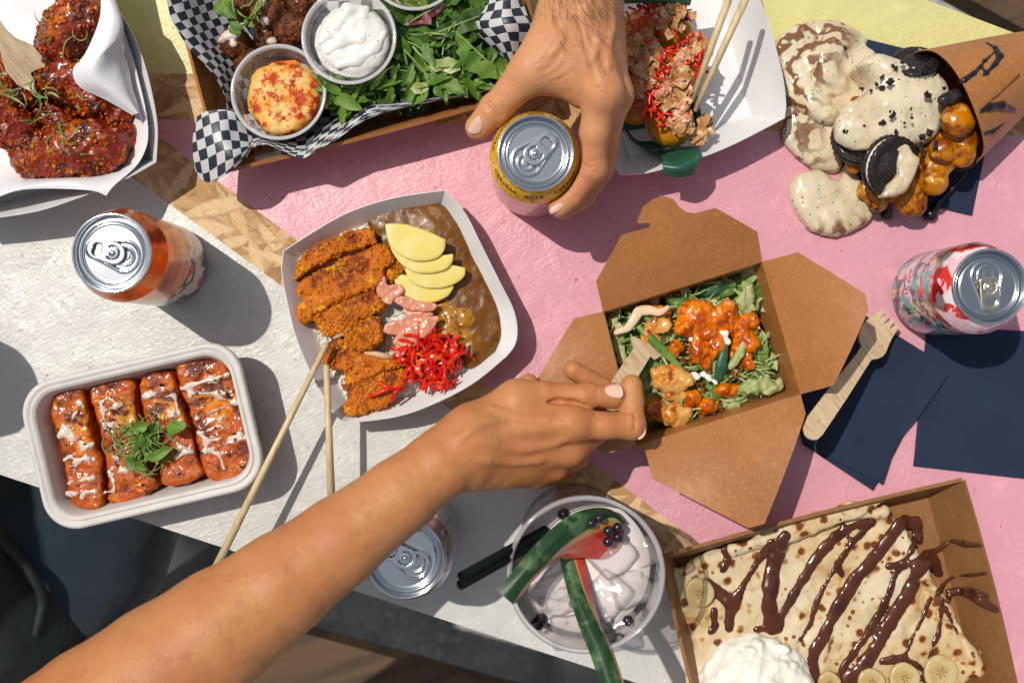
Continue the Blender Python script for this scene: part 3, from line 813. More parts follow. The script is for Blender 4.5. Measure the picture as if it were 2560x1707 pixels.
tako_tray, kb = paper_tray('white paper tray holding the fried octopus balls and chopsticks', ZC, [
    [(700, -350), (1000, -420), (1400, -520), (1900, -640)],
    [(1900, -640), (2000, -300), (2080, 0), (2150, 200), (2230, 500), (2260, 700), (2255, 802)],
    [(2255, 802), (1900, 985), (1650, 1085), (1400, 1160), (1250, 1190), (1130, 1190)],
    [(1130, 1190), (1010, 1040), (900, 760), (760, 300), (700, -350)]], .042, .016, mat=M_PAPER, group='white paper trays')

# ---------------------------------------------------------------- moulded bowl of tofu
q = [W(ZI, 100, 430, .045), W(ZI, 1560, 75, .045), W(ZI, 1785, 980, .045), W(ZI, 400, 1390, .045)]
q = [W(ZI, 118, 395, .045), W(ZI, 1590, 60, .045), W(ZI, 1800, 1050, .045), W(ZI, 330, 1408, .045)]
cc = sum(q, Vector()) / 4; cc.z = 0
axx = ((q[1] - q[0]) + (q[2] - q[3])); hxx = axx.length / 4; axx.normalize(); axy = Vector((-axx.y, axx.x, 0)); hyy = ((q[0] - q[3]).length + (q[1] - q[2]).length) / 4
bowl = thing('pulp_bowl', 'rounded white pulp bowl of tofu hanging over the lower left table edge', 'food container', cc)
rings = []
for ins, z, r in ((.0015, .0395, .026), (0, .0400, .026), (0, .0440, .026), (.0012, .0455, .025), (.0030, .0455, .024), (.0042, .0440, .023), (.0052, .0437, .022), (.0064, .0450, .021), (.0080, .0444, .020), (.0088, .0420, .020),
                  (.0110, .032, .019), (.0140, .018, .018), (.0165, .007, .016), (.0185, .0025, .015), (.022, .0012, .013)):
    rings.append([Vector((p.x, p.y, z)) for p in rrect(cc, axx, axy, hxx - ins, hyy - ins, r)])
V, F = ring_loft(rings); F = [f[::-1] for f in F[:-1]] + [F[-1]]
bb = mesh_obj('bowl_shell', V, F, M_PULP, bowl); solid(bb, .0009, 0)
BOWL = (cc, axx, axy, hxx, hyy)

# ---------------------------------------------------------------- kraft trays
def kraft_tray(label, corners, h, inset, mat, name='kraft_tray', group=None, lip=True):
    c = sum(corners, Vector()) / 4; o = thing(name, label, 'food tray', (c.x, c.y, 0), group)
    bc = []
    for i, qv in enumerate(corners):
        a = (corners[(i + 1) % 4] - qv).normalized(); b = (corners[i - 1] - qv).normalized(); bc.append(Vector(((qv + (a + b) * inset).x, (qv + (a + b) * inset).y, .0012)))
    for i in range(4):
        a, b, d, e = bc[i], bc[(i + 1) % 4], corners[(i + 1) % 4], corners[i]
        N = 10; V, F = [], []
        out = ((e - a) + (d - b)).normalized(); out.z = 0; out.normalize()
        for k in range(N + 1):
            t = k / N; lo_, hi_ = a.lerp(b, t), e.lerp(d, t); bow = math.sin(PI * t) * .002
            V += [lo_, lo_.lerp(hi_, .5) + out * bow * .6, hi_ + out * bow, hi_ + out * (bow + .0022) - Vector((0, 0, .0016))]
        for k in range(N):
            for j in range(3): F.append((k * 4 + j, (k + 1) * 4 + j, (k + 1) * 4 + j + 1, k * 4 + j + 1))
        w = mesh_obj('wall', V, F, mat, o); solid(w, .0008, 0)
        md = w.modifiers.new('split', 'EDGE_SPLIT'); md.split_angle = math.radians(40)
    fl = mesh_obj('floor_panel', bc, [(0, 1, 2, 3)], mat, o, smooth=False); solid(fl, .0006, 0)
    return o, bc
hK = .048
a0, a1 = P(560, 425, hK), P(1365, 214, hK); dd = (a1 - a0).normalized(); nn = Vector((-dd.y, dd.x, 0))
falafel_tray, fb = kraft_tray('brown kraft tray lined with chequered paper, at the top beside the hand', [a0, a1, a1 + nn * .19, a0 + nn * .19], hK, .016, M_KRAFT, group='kraft trays')
FT = (a0, dd, nn)
a0, a1 = W(ZL, 45, 545, .045), W(ZL, 1962, 55, .045); dd = (a1 - a0).normalized(); nn = Vector((dd.y, -dd.x, 0))
crepe_tray, cbx = kraft_tray('brown kraft tray streaked with chocolate, under the crepe', [a0, a0 + nn * .175, a1 + nn * .175, a1], .045, .014, M_KRAFTD, group='kraft trays')
CT = (a0, dd, nn)

# ---------------------------------------------------------------- kraft box with four open flaps
hB = .063
bxc = [W(ZG, 362, 555, hB), W(ZG, 1055, 338, hB), W(ZG, 1222, 915, hB), W(ZG, 505, 1140, hB)]
c = sum(bxc, Vector()) / 4; kbox = thing('kraft_box', 'open brown kraft box with four spread flaps, full of chicken salad', 'takeaway box', (c.x, c.y, 0))
bbt = [Vector((c.x + (v.x - c.x) * .86, c.y + (v.y - c.y) * .86, .0012)) for v in bxc]
for i in range(4):
    w = mesh_obj('side_panel', [bbt[i], bbt[(i + 1) % 4], bxc[(i + 1) % 4], bxc[i]], [(0, 1, 2, 3)], M_KRAFT, kbox, smooth=False); solid(w, .0007, 0)
w = mesh_obj('floor_panel', bbt, [(0, 1, 2, 3)], M_KRAFT, kbox, smooth=False); solid(w, .0006, 0)
def flap(pts, i, zo, curl, rnd_=()):
    """pts: photo outline at the height of its outer edge zo; i: rim edge index"""
    A, B = bxc[i], bxc[(i + 1) % 4]; e = (B - A).normalized(); n = Vector((-e.y, e.x, 0))
    if n.dot((A + B) / 2 - c) < 0: n = -n
    out = [W(ZG, x, y, zo) for x, y in pts]
    L = max((p - A).dot(n) for p in out)
    # pixels stay put: height falls with distance from the hinge
    for _p in range(3):
      res = []
      for (x, y) in pts:
        z = hB
        for _ in range(8):
            p = W(ZG, x, y, z); t = max(0, min(1, (p - A).dot(n) / L)); z = hB + (zo - hB) * t
        res.append(W(ZG, x, y, z))
      L = max((p - A).dot(n) for p in res) * 1.002
    zf = lambda x, y: hB + (zo - hB) * max(0, min(1, ((Vector((x, y, 0)) - A).dot(n)) / L)) + curl * math.sin(PI * max(0, min(1, (Vector((x, y, 0)) - A).dot(n) / L))) + .0004 * math.sin(9 * (Vector((x, y, 0)) - A).dot(e) / (B - A).length + i)* max(0, min(1, (Vector((x, y, 0)) - A).dot(n) / L))
    pl = [A] + res + [B]
    return gridpoly(pl, .006, zf, 'flap', M_KRAFT, kbox, thick=.0006)
flap([(330, 425), (442, 222), (566, 190), (562, 170), (510, 174), (513, 150), (535, 100), (580, 65), (625, 52), (668, 66), (692, 100), (720, 124), (755, 130), (850, 107), (1030, 210)], 0, .088, .003)
flap([(1203, 300), (1505, 480), (1517, 550), (1360, 875)], 1, .100, .004)
flap([(1240, 1000), (1065, 1478), (995, 1497), (575, 1280), (543, 1155)], 2, .088, .005)
flap([(370, 1175), (150, 1010), (75, 850), (200, 640), (235, 585)][0:], 3, .060, .002)

# ---------------------------------------------------------------- napkins
def napkin(label, Z, pts, z, wob, group='navy paper napkins', layers=1):
    pl = [W(Z, x, y, z) for x, y in pts]
    zf = lambda x, y: z + wob * (1 + mnoise.noise(Vector((x * 30, y * 30, z * 900)))) * .5
    o = gridpoly(pl, .006, zf, 'napkin', M_NAPK, thick=.0006)
    return tag(o, label, 'napkin', group)
napkin('large flat navy napkin at the right edge below the splashed can', ZH, [(845, 590), (1600, 625), (1600, 1490), (768, 1395)], .0012, .0004)
napkin('lower navy napkin of the folded pair, its tip poking out below', ZH, [(60, 900), (480, 520), (930, 800), (655, 1330), (535, 1535), (130, 1268)], .0030, .0006)
napkin('upper folded navy napkin, creased and spotted, under the wooden fork', ZH, [(110, 960), (500, 545), (640, 640), (972, 862), (790, 1120), (700, 1230), (640, 1350), (590, 1500), (540, 1470), (280, 1345), (135, 1255)], .0050, .0018)
napkin('navy napkin beneath the bubble waffle cone', ZD, [(700, 260), (1010, 335), (1480, 940), (1385, 1410), (1160, 1355), (560, 1240), (510, 1000)], .0014, .0006)

# ---------------------------------------------------------------- wooden forks and chopsticks
def fork(label, Z, out, zf, name='wooden_fork', thick=.0016, group='wooden forks'):
    pl = [W(Z, x, y, zf if not callable(zf) else .0) for x, y in out] if not callable(zf) else None
    if callable(zf):
        pl = []
        for x, y in out:
            z = .06
            for _ in range(6): p = W(Z, x, y, z); z = zf(p.x, p.y)
            pl.append(W(Z, x, y, z))
        f2 = zf
    else: f2 = lambda x, y: zf
    o = gridpoly(pl, .004, f2, name, M_WOOD, thick=thick)
    bv = o.modifiers.new('edge', 'BEVEL'); bv.width = .0004; bv.segments = 2; bv.limit_method = 'ANGLE'
    return tag(o, label, 'fork', group)
fk = [(137, 1165), (135, 1185), (142, 1212), (162, 1234), (188, 1245), (212, 1243), (240, 1218), (380, 1010), (518, 792), (535, 780), (560, 778), (590, 764), (606, 745), (640, 665), (688, 590), (672, 572),
      (634, 606), (630, 602), (655, 560), (650, 540), (602, 576), (598, 572), (626, 530), (622, 512), (574, 544), (570, 540), (606, 492), (600, 484), (560, 510), (510, 545), (475, 590), (458, 635), (457, 670), (470, 705), (445, 745), (280, 950), (160, 1108)]
pz = W(ZH, 185, 1220, .072); qz = W(ZH, 640, 540, .016); dv = (qz - pz); dv.z = 0; Lf = dv.length; dv.normalize()
fork('wooden fork leaning from the kraft box corner down over the folded navy napkins', ZH, fk, lambda x, y: .074 - .058 * max(-.1, min(1.15, ((x - pz.x) * dv.x + (y - pz.y) * dv.y) / Lf)) - .003 * math.sin(PI * max(0, min(1, (((x - pz.x) * dv.x + (y - pz.y) * dv.y) / Lf - .72) / .28))))
fw = [(-60, 20), (0, 150), (45, 215), (110, 270), (170, 295), (235, 325), (285, 385), (300, 412), (284, 418), (296, 440), (314, 450), (316, 470), (262, 486), (220, 506), (216, 520), (232, 545), (244, 560), (240, 585), (252, 640), (240, 655), (120, 590), (45, 500), (20, 430), (0, 350), (-80, 200), (-130, 60)]
pw_ = W(ZA, -90, 60, .07); qw_ = W(ZA, 245, 600, .035); dw = (qw_ - pw_); dw.z = 0; Lw = dw.length; dw.normalize()
fork('wooden fork stuck into the glazed wings', ZA, fw, lambda x, y: .082 - .028 * max(-.2, min(1.1, ((x - pw_.x) * dw.x + (y - pw_.y) * dw.y) / Lw)))
def stick(label, a, b, ra=.0026, rb=.0020, group='bamboo chopsticks', notch=False):
    V, F = tube([a, a.lerp(b, .5), b], [ra, (ra + rb) / 2, rb], 8); return tag(mesh_obj('chopstick', V, F, M_BAMBOO, smooth=True), label, 'chopstick', group)
stick('chopstick slanting down left from the curry tray past the tofu bowl', P(*ZJ(1400, 720), .046), P(*ZF(340, 1020), .048), .0032, .0022)
stick('chopstick pointing straight down from the curry tray corner', P(*ZJ(2168, 320), .044), P(*ZF(338, 1150), .050), .0031, .0024)
stick('left chopstick of the pair on the octopus ball tray', P(*ZC(1885, -60), .085), P(*ZC(1612, 690), .052), .0030, .0022)
stick('right chopstick of the pair on the octopus ball tray', P(*ZC(2005, -60), .085), P(*ZC(1632, 760), .050), .0030, .0022)

# ---------------------------------------------------------------- sauce cups
def sauce_cup(label, Z, cx, cy, rpx, zr, depth, s, group='clear sauce cups'):
    c = W(Z, cx, cy, zr); r = rpx / s * (H_CAM - zr) / F_PX
    o = thing('sauce_cup', label, 'sauce cup', (c.x, c.y, zr - depth), group); b = (c.x, c.y, zr)
    V, F = lathe([(r, -.0014), (r + .0004, -.0004), (r, .0), (r - .0014, .0002), (r - .0024, -.0006), (r - .0028, -.0024)], b, 72)
    mesh_obj('rim', V, F, M_CLEARR, o)
    V, F = lathe([(r - .0028, -.0024), (r - .0030, -.004), (r - .0036, -.0046), (r - .0052, -.4 * depth), (r - .0078, -.9 * depth), (r - .0092, -depth), (r - .014, -depth + .0006)], b, 72)
    mesh_obj('cup_wall', V, F, M_CLEAR, o)
    V, F = lathe([(r - .0003, -.0016), (r - .0003, -.0040), (r - .0022, -.0043)], b, 72)
    mesh_obj('rim_skirt', V, F, M_CLEARR, o)
    return o, c, r
cup_h, ch, rh = sauce_cup('clear sauce cup of orange hummus dusted with paprika', ZB, 740, 576, 298, .058, .036, 2.502)
cup_y, cy_, ry = sauce_cup('clear sauce cup of white yogurt dip between hummus and leaves', ZB, 1181, 232, 296, .064, .040, 2.502)
cup_t, ct_, rt_ = sauce_cup('clear sauce cup of pale relish cut off by the top of the photo', ZB, 1590, -235, 300, .060, .036, 2.502)
# ---------------------------------------------------------------- food materials
def satu(c, k=1.22):
    m = (c[0] + c[1] + c[2]) / 3; c = [v * (.84 if m < .5 else .94) for v in c[:3]]; m = sum(c) / 3; mx = max(c[:3])
    return tuple(max(0.0, min(.86, m + (v - m) * k)) for v in c[:3])
def food(name, cols, rough=.4, coat=0, sss=0, ssss=.002, bumps=(), specks=None, scale=1.0, coatr=.15, sssr=(1, .4, .2), spec=.5):
    """cols: base + (colour, noise scale, lo, hi, detail)"""
    t = NT(name); cols = [satu(cols[0])] + [(satu(v[0]),) + tuple(v[1:]) for v in cols[1:]]; c = c4(cols[0]); coat *= .45; spec *= .7; rough = max(rough, .22)
    for k, v in enumerate(cols[1:]):
        f = t.noise(v[1], v[4] if len(v) > 4 else 4, .65, dist=v[5] if len(v) > 5 else 0, co=t.coord(loc=(k * .7 + .1, k * .4, k * .2)))
        c = t.mix(t.ramp(f, v[2], v[3]), c, v[0])
    if specks:
        for k, (sc, thr, scol) in enumerate(specks):
            c = t.mix(t.ramp(t.voro(sc, co=t.coord(loc=(k, k * .3, 0))), thr, thr * .7), c, scol)
    nm = None
    for b in bumps:
        f = t.noise(b[1], b[4] if len(b) > 4 else 3, .65) if b[0] == 'n' else t.voro(b[1])
        nm = t.bump(f, b[2], b[3], nm)
    return t.bsdf(c, rough=rough, coat=coat, coatr=coatr, sss=sss, ssss=ssss, sssr=sssr, normal=nm, spec=spec)
M_WING = food('sticky red glaze', [(.25, .034, .009), ((.50, .14, .016), 45, .54, .64), ((.055, .009, .005), 62, .50, .62), ((.68, .29, .05), 52, .62, .70)], rough=.26, coat=1.2, coatr=.16, bumps=(('n', 500, .6, .0012, 4), ('v', 260, .4, .0012)))
M_WCRUMB = food('fried glazed crumb', [(.36, .075, .018), ((.58, .21, .05), 90, .48, .6), ((.12, .02, .01), 150, .58, .68)], rough=.4, coat=.4)
M_FALA = food('dark fried falafel crust', [(.13, .045, .02), ((.28, .095, .03), 160, .5, .62), ((.035, .015, .01), 120, .52, .66)], rough=.42, coat=.25, bumps=(('n', 420, .8, .002, 4),))
M_KATSU = food('golden breadcrumb crust', [(.57, .175, .022), ((.22, .045, .009), 46, .49, .61), ((.80, .40, .07), 60, .54, .66), ((.15, .03, .008), 210, .60, .72)], rough=.55, coat=.05, bumps=(('n', 700, .8, .0012, 4), ('v', 420, .5, .001)))
M_KCRUMB = food('breadcrumb flake', [(.56, .22, .040), ((.33, .085, .015), 90, .5, .62), ((.70, .38, .11), 140, .60, .70)], rough=.5)
M_MEAT = food('pale chicken meat', [(.66, .46, .30), ((.58, .36, .20), 90, .45, .65)], rough=.5, sss=.3)
M_RICE = food('white rice', [(.74, .72, .66), ((.66, .62, .54), 160, .45, .65)], rough=.4, sss=.2, bumps=(('v', 420, .8, .0012),))
M_CURRY = food('brown curry sauce', [(.145, .058, .012), ((.22, .095, .020), 40, .45, .65), ((.08, .030, .010), 110, .55, .7)], rough=.28, coat=.55, bumps=(('n', 260, .4, .0012, 5),))
M_CURRYOIL = food('yellow curry oil', [(.50, .25, .02), ((.32, .15, .02), 60, .45, .65)], rough=.2, coat=.5)
M_DAIKON = food('yellow pickled radish', [(.70, .60, .22), ((.74, .67, .36), 45, .40, .62)], rough=.3, coat=.4, sss=.4, ssss=.004, sssr=(1, .9, .3), bumps=(('n', 300, .1, .0006),))
M_PGIN = food('pink pickled ginger', [(.66, .30, .21), ((.72, .43, .32), 70, .42, .6), ((.60, .20, .13), 50, .58, .7)], rough=.28, coat=.4, sss=.35, bumps=(('n', 200, .2, .0008),))
M_RGIN = food('red pickled ginger', [(.70, .065, .035), ((.52, .025, .015), 80, .45, .6), ((.78, .17, .08), 90, .54, .66)], rough=.28, coat=.4, sss=.2)
M_TOFU = food('spiced orange crust', [(.47, .110, .018), ((.74, .27, .025), 34, .50, .63), ((.13, .024, .008), 60, .49, .61), ((.80, .34, .04), 50, .64, .76)], rough=.30, coat=.6, bumps=(('n', 330, .7, .0016, 5), ('v', 230, .35, .001)))
M_WSAUCE = food('white sauce', [(.66, .58, .52), ((.60, .38, .30), 120, .50, .68), ((.05, .02, .02), 330, .70, .74, 1)], rough=.25, coat=.5, sss=.2, bumps=(('n', 300, .3, .001),))
M_SESAME = simple('black sesame', (.015, .010, .012), rough=.4)
M_TAKO = food('golden batter ball', [(.55, .25, .05), ((.34, .12, .022), 45, .48, .66), ((.70, .40, .12), 70, .56, .7)], rough=.35, coat=.3, bumps=(('n', 200, .3, .001),))
M_BONITO = food('bonito flake', [(.50, .27, .13), ((.68, .50, .33), 120, .50, .64), ((.28, .10, .05), 70, .52, .66)], rough=.4)
M_BLEAF = simple('banana leaf', (.012, .075, .045), vary=(('n', 1, .4, .7, (.03, .13, .075), 3, (900, 30, 1), .0),), rough=.35, bumps=(('n', 1, .2, .0006, 2, (900, 20, 20)),))
def leaf_mat(name, a, b, r=.38):
    t = NT(name); c = t.mix(t.ramp(t.noise(55, 3, .6), .35, .65), a, b)
    nm = t.bump(t.noise(260, 3, .6), .35, .0008)
    m = t.bsdf(c, rough=r, normal=nm, spec=.5)
    tr = t.n('ShaderNodeBsdfTranslucent'); t.inp(tr.inputs[0], t.mix(.5, c, (.25, .45, .05)))
    mx = t.n('ShaderNodeMixShader'); mx.inputs[0].default_value = .25; t.l(s_out(t), mx.inputs[1]); t.l(tr.outputs[0], mx.inputs[2]); t.l(mx.outputs[0], t.out.inputs[0])
    return m
def s_out(t): return t.b.outputs[0]
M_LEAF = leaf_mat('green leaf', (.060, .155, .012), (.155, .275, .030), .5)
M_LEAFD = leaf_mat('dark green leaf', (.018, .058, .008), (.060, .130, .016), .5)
M_STEM = leaf_mat('pale green stem', (.30, .44, .11), (.18, .33, .07))
M_RADI = leaf_mat('purple leaf', (.12, .010, .03), (.25, .05, .06))
M_LETT = leaf_mat('pale lettuce', (.33, .43, .12), (.60, .60, .32), .5)
M_ONION = leaf_mat('spring onion green', (.065, .17, .014), (.24, .37, .08), .45)
M_ONIOND = leaf_mat('spring onion top', (.02, .10, .05), (.05, .16, .06))
M_CREAMD = food('creamy dressing', [(.76, .62, .45), ((.72, .42, .16), 70, .52, .66)], rough=.22, coat=.6, sss=.2)
M_CHICK = food('orange glazed chicken', [(.70, .225, .028), ((.42, .085, .012), 65, .50, .62), ((.80, .48, .20), 55, .57, .68), ((.20, .03, .01), 100, .58, .68)], rough=.26, coat=.6, coatr=.1, sss=.15, bumps=(('n', 190, .4, .0016, 3),))
M_CHICKP = food('pale glazed chicken', [(.70, .42, .17), ((.62, .22, .04), 50, .46, .60), ((.34, .08, .015), 80, .58, .68)], rough=.22, coat=.7, sss=.25, bumps=(('n', 170, .35, .0014, 3),))
M_CRISP = food('dark crispy bits', [(.20, .055, .02), ((.42, .17, .06), 130, .5, .62), ((.05, .015, .01), 170, .55, .7)], rough=.4, coat=.3)
M_HUMMUS = None
M_CHOC = food('chocolate sauce', [(.090, .030, .017), ((.055, .018, .010), 60, .45, .65)], rough=.22, coat=.8, coatr=.08, bumps=(('n', 120, .08, .001),))
M_CHOCD = food('dark chocolate syrup', [(.012, .008, .010)], rough=.1, coat=.8, coatr=.05)
M_BAN = food('banana flesh', [(.60, .50, .30), ((.52, .38, .18), 90, .44, .62), ((.36, .20, .08), 60, .62, .72)], rough=.35, coat=.3, sss=.3)
M_BANC = food('banana seeds', [(.20, .11, .04)], rough=.5)
M_WHIP = food('whipped cream', [(.83, .81, .75), ((.80, .76, .64), 40, .5, .7)], rough=.5, sss=.35, ssss=.004, sssr=(1, .9, .7), bumps=(('n', 240, .2, .001),))
M_COOKIE = food('black cocoa biscuit', [(.012, .009, .010), ((.030, .020, .018), 130, .5, .65)], rough=.4, coat=.5, bumps=(('n', 300, 1.0, .002, 5),))
M_WAFFLE = food('golden waffle', [(.50, .20, .040), ((.22, .060, .014), 60, .45, .58), ((.025, .010, .008), 38, .60, .64), ((.70, .42, .14), 60, .58, .70)], rough=.28, coat=.45, bumps=(('n', 260, .25, .0008),))
def crepe_mat():
    t = NT('browned crepe'); keep = t.ramp(t.noise(22, 2), .44, .50)
    wob = t.math('MULTIPLY', t.noise(170, 3), .45)
    s1 = t.ramp(t.math('ADD', t.voro(88), wob), .52, .46); s2 = t.ramp(t.math('ADD', t.voro(150, co=t.coord(loc=(3, 1, 0))), wob), .50, .44)
    h1 = t.ramp(t.math('ADD', t.voro(88), wob), .64, .50)
    c = t.mix(t.ramp(t.noise(26, 3), .35, .65), (.64, .54, .37), (.56, .42, .22))
    c = t.mix(t.math('MULTIPLY', t.ramp(t.noise(48, 6, .75, dist=.6), .53, .64), .85), c, (.42, .18, .045))
    c = t.mix(t.math('MULTIPLY', h1, keep), c, (.48, .22, .06))
    c = t.mix(t.math('MULTIPLY', s1, keep), c, (.13, .040, .012))
    c = t.mix(t.math('MULTIPLY', s2, t.ramp(t.noise(30, 2, .5, co=t.coord(loc=(5, 5, 0))), .52, .56)), c, (.20, .065, .015))
    return t.bsdf(c, rough=.5, spec=.3, normal=t.bump(t.noise(130, 4, .65), .45, .002), sss=.1, ssss=.002)
M_CREPE = crepe_mat()
def cream_mat(name, swirl, off=(0, 0, 0)):
    t = NT(name)
    wv = t.n('ShaderNodeTexWave', wave_type='RINGS', rings_direction='Z'); wv.inputs['Scale'].default_value = 20; wv.inputs['Distortion'].default_value = 12; wv.inputs['Detail'].default_value = 3; wv.inputs['Detail Scale'].default_value = 1.3; wv.inputs['Detail Roughness'].default_value = .65
    t.l(t.coord(loc=off), wv.inputs[0])
    sp = t.n('ShaderNodeSeparateXYZ'); t.l(t.tc.outputs['Object'], sp.inputs[0])
    k = t.ramp(t.math('ADD', t.math('MULTIPLY_ADD', sp.outputs[0], swirl[0], swirl[2]), t.math('MULTIPLY_ADD', sp.outputs[1], swirl[1], t.math('MULTIPLY', t.noise(28, 3), .9))), .35, .72)
    c = t.mix(t.ramp(t.noise(30, 3), .4, .6), (.66, .58, .42), (.58, .47, .31))
    c = t.mix(t.math('MULTIPLY', t.ramp(wv.outputs['Fac'], .55, .86), k), c, (.20, .085, .035))
    c = t.mix(t.math('MULTIPLY', t.ramp(t.noise(40, 6, .75, dist=2.5), .54, .62), t.math('MULTIPLY_ADD', k, .8, .12)), c, (.17, .075, .03))
    c = t.mix(t.ramp(t.math('ADD', t.voro(210), t.math('MULTIPLY', t.noise(38, 2), .35)), .30, .27), c, (.03, .025, .03))
    return t.bsdf(c, rough=.2, coat=.3, coatr=.08, sss=.2, ssss=.003, sssr=(1, .8, .5), normal=t.bump(t.noise(60, 3), .12, .002))
M_CREAM = cream_mat('melted ice cream with cocoa swirls', (-11.0, 3.0, .12))
M_CREAM2 = cream_mat('melted ice cream with biscuit specks', (0.0, -14.0, -.20), (.3, .2, 0))
M_CREAM3 = cream_mat('cookie cream', (0.0, 0.0, -.35), (.1, .5, 0))

# ---------------------------------------------------------------- food helpers
def clump(pos, size, k=0, squash=1.0):
    """small irregular crumb"""
    base = [(1, 0, 0), (-1, 0, 0), (0, 1, 0), (0, -1, 0), (0, 0, 1), (0, 0, -1)]
    R = Matrix.Rotation(rnd.uniform(0, 6.28), 3, Vector((rnd.uniform(-1, 1), rnd.uniform(-1, 1), rnd.uniform(-1, 1))).normalized() if True else 'Z')
    V = []
    for b in base:
        v = R @ (Vector(b) * size * rnd.uniform(.55, 1.25)); v.z *= squash; V.append(pos + v)
    return V, [(0, 2, 4), (2, 1, 4), (1, 3, 4), (3, 0, 4), (2, 0, 5), (1, 2, 5), (3, 1, 5), (0, 3, 5)]
def crumbs_on(V, n, size, name, mat, parent, up=.0, zmin=-1, squash=1.0, sel=None):
    idx = [i for i in rnd.sample(range(len(V)), min(len(V), n * 6)) if V[i][2] > zmin and (sel is None or sel(V[i]))][:n]
    if not idx: return None
    v, f = join([clump(Vector(V[i]) + Vector((0, 0, up)), size * rnd.uniform(.5, 1.4), squash=squash) for i in idx])
    return mesh_obj(name, v, f, mat, parent, smooth=False)
def leafmesh(L, Wd, lobes=0, curl=.2, fold=.25, nU=9, nV=4, wave=.1):
    V, F = [], []; ph = rnd.uniform(0, 6)
    for i in range(nU + 1):
        u = i / nU; w = Wd * (math.sin(PI * min(1, u ** .75)) ** .8 if 0 < u < 1 else .04)
        if lobes: w *= .55 + .45 * abs(math.sin(u * PI * lobes + .3))
        for j in range(-nV, nV + 1):
            s = j / nV; x = L * (u - .06 * lobes * s * s * .2); y = w * s
            V.append(Vector((x, y, fold * abs(y) + curl * L * (u * u - u) * -1 + wave * Wd * math.sin(u * 9 + s * 3 + ph) * abs(s))))
    m = 2 * nV + 1
    for i in range(nU):
        for j in range(m - 1): F.append((i * m + j, (i + 1) * m + j, (i + 1) * m + j + 1, i * m + j + 1))
    return V, F
def place(VF, loc, yaw, pitch=0.0, roll=0.0):
    R = Matrix.Rotation(yaw, 3, 'Z') @ Matrix.Rotation(-pitch, 3, 'Y') @ Matrix.Rotation(roll, 3, 'X')
    return [Vector(loc) + R @ v for v in VF[0]], VF[1]
def ribbon(pts, w, up=Vector((0, 0, 1)), twist=0.0):
    V, F = [], []; n = len(pts)
    for i, p in enumerate(pts):
        t = (pts[min(n - 1, i + 1)] - pts[max(0, i - 1)]).normalized(); a = t.cross(up)
        if a.length < 1e-4: a = Vector((1, 0, 0))
        a.normalize(); a = Matrix.Rotation(twist * i / n, 3, t) @ a; ww = w * (0.35 + .65 * math.sin(PI * (i + .3) / n))
        V += [p - a * ww, p + a * ww]
    for i in range(n - 1): F.append((2 * i, 2 * i + 1, 2 * i + 3, 2 * i + 2))
    return V, F
def inpoly(pts, x, y):
    c = False; n = len(pts)
    for i in range(n):
        a, b = pts[i], pts[(i + 1) % n]
        if (a[1] > y) != (b[1] > y) and x < (b[0] - a[0]) * (y - a[1]) / (b[1] - a[1]) + a[0]: c = not c
    return c
def scatter(pts, n):
    xs = [p[0] for p in pts]; ys = [p[1] for p in pts]; out = []
    while len(out) < n:
        x, y = rnd.uniform(min(xs), max(xs)), rnd.uniform(min(ys), max(ys))
        if inpoly(pts, x, y): out.append((x, y))
    return out
def curlpath(c, L, r, z=0.0, turns=None):
    """random curly strand round c"""
    a = rnd.uniform(0, 6.28); p = Vector(c); pts = [p.copy()]; k = rnd.uniform(-1, 1) * L / r if turns is None else turns; n = 8; dz = rnd.uniform(-.3, .5)
    for i in range(n):
        a += k / n + rnd.uniform(-.15, .15); p = p + Vector((math.cos(a), math.sin(a), dz * math.sin(i * .7))) * (L / n); pts.append(p.copy())
    return pts
def outline(Z, pts, z, n=4): return spline([W(Z, x, y, z) for x, y in pts], n, True)
def noisy_slab(name, Z, pts, z0, z1, mat, res=.0012, rd=.003, dome=.0, noises=((.0012, .006),), parent=None, k=0.002, label=None, cat=None, group=None, extra=None, seed=0.0, n=4):
    ol = outline(Z, pts, z1, n); lo_, hi_ = bounds(ol, .006, z0 - .004, z1 + dome + .008)
    f = Field(lo_, hi_, res); f.poly(ol, z0, z1, k=0, rd=rd, dome=dome)
    if extra: extra(f)
    for i, (a, s) in enumerate(noises): f.noise(a, s, 3, seed + i * 2.3)
    V, F = f.mesh(); o = mesh_obj(name, V, F, mat, parent)
    if label: tag(o, label, cat, group)
    return o, V

# ---------------------------------------------------------------- katsu curry
rice_out = [(140, 560), (200, 450), (380, 330), (600, 235), (720, 330), (760, 560), (900, 700), (1080, 800), (1160, 1000), (1260, 1180), (1180, 1260), (1020, 1310), (850, 1340), (640, 1440), (500, 1450), (420, 1370), (340, 1200), (230, 1030), (170, 860)]
ol = outline(ZF, rice_out, .016); lo_, hi_ = bounds(ol, .006, -.003, .035); f = Field(lo_, hi_, .0013); f.poly(ol, .0025, .017, k=0, rd=.004, dome=.003); f.noise(.0028, .012, 3, 4.0); f.noise(.0009, .003, 2, 9.0)
V, F = f.mesh(); rice = tag(mesh_obj('rice', V, F, M_RICE), 'white rice mounded under the cutlet and curry', 'rice')
top = [i for i in range(len(V)) if V[i][2] > .012]; g = []
for i in rnd.sample(top, 900):
    p = Vector(V[i]) + Vector((0, 0, .0004)); a = rnd.uniform(0, 6.28); d = Vector((math.cos(a), math.sin(a), rnd.uniform(-.4, .6))) * .0021
    g.append(tube([p - d, p - d * .5, p + d * .5, p + d], [.0003, .0010, .0010, .0003], 5))
gv, gf = join(g); gr = mesh_obj('rice_grains', gv, gf, M_RICE, rice); gr['kind'] = 'stuff'
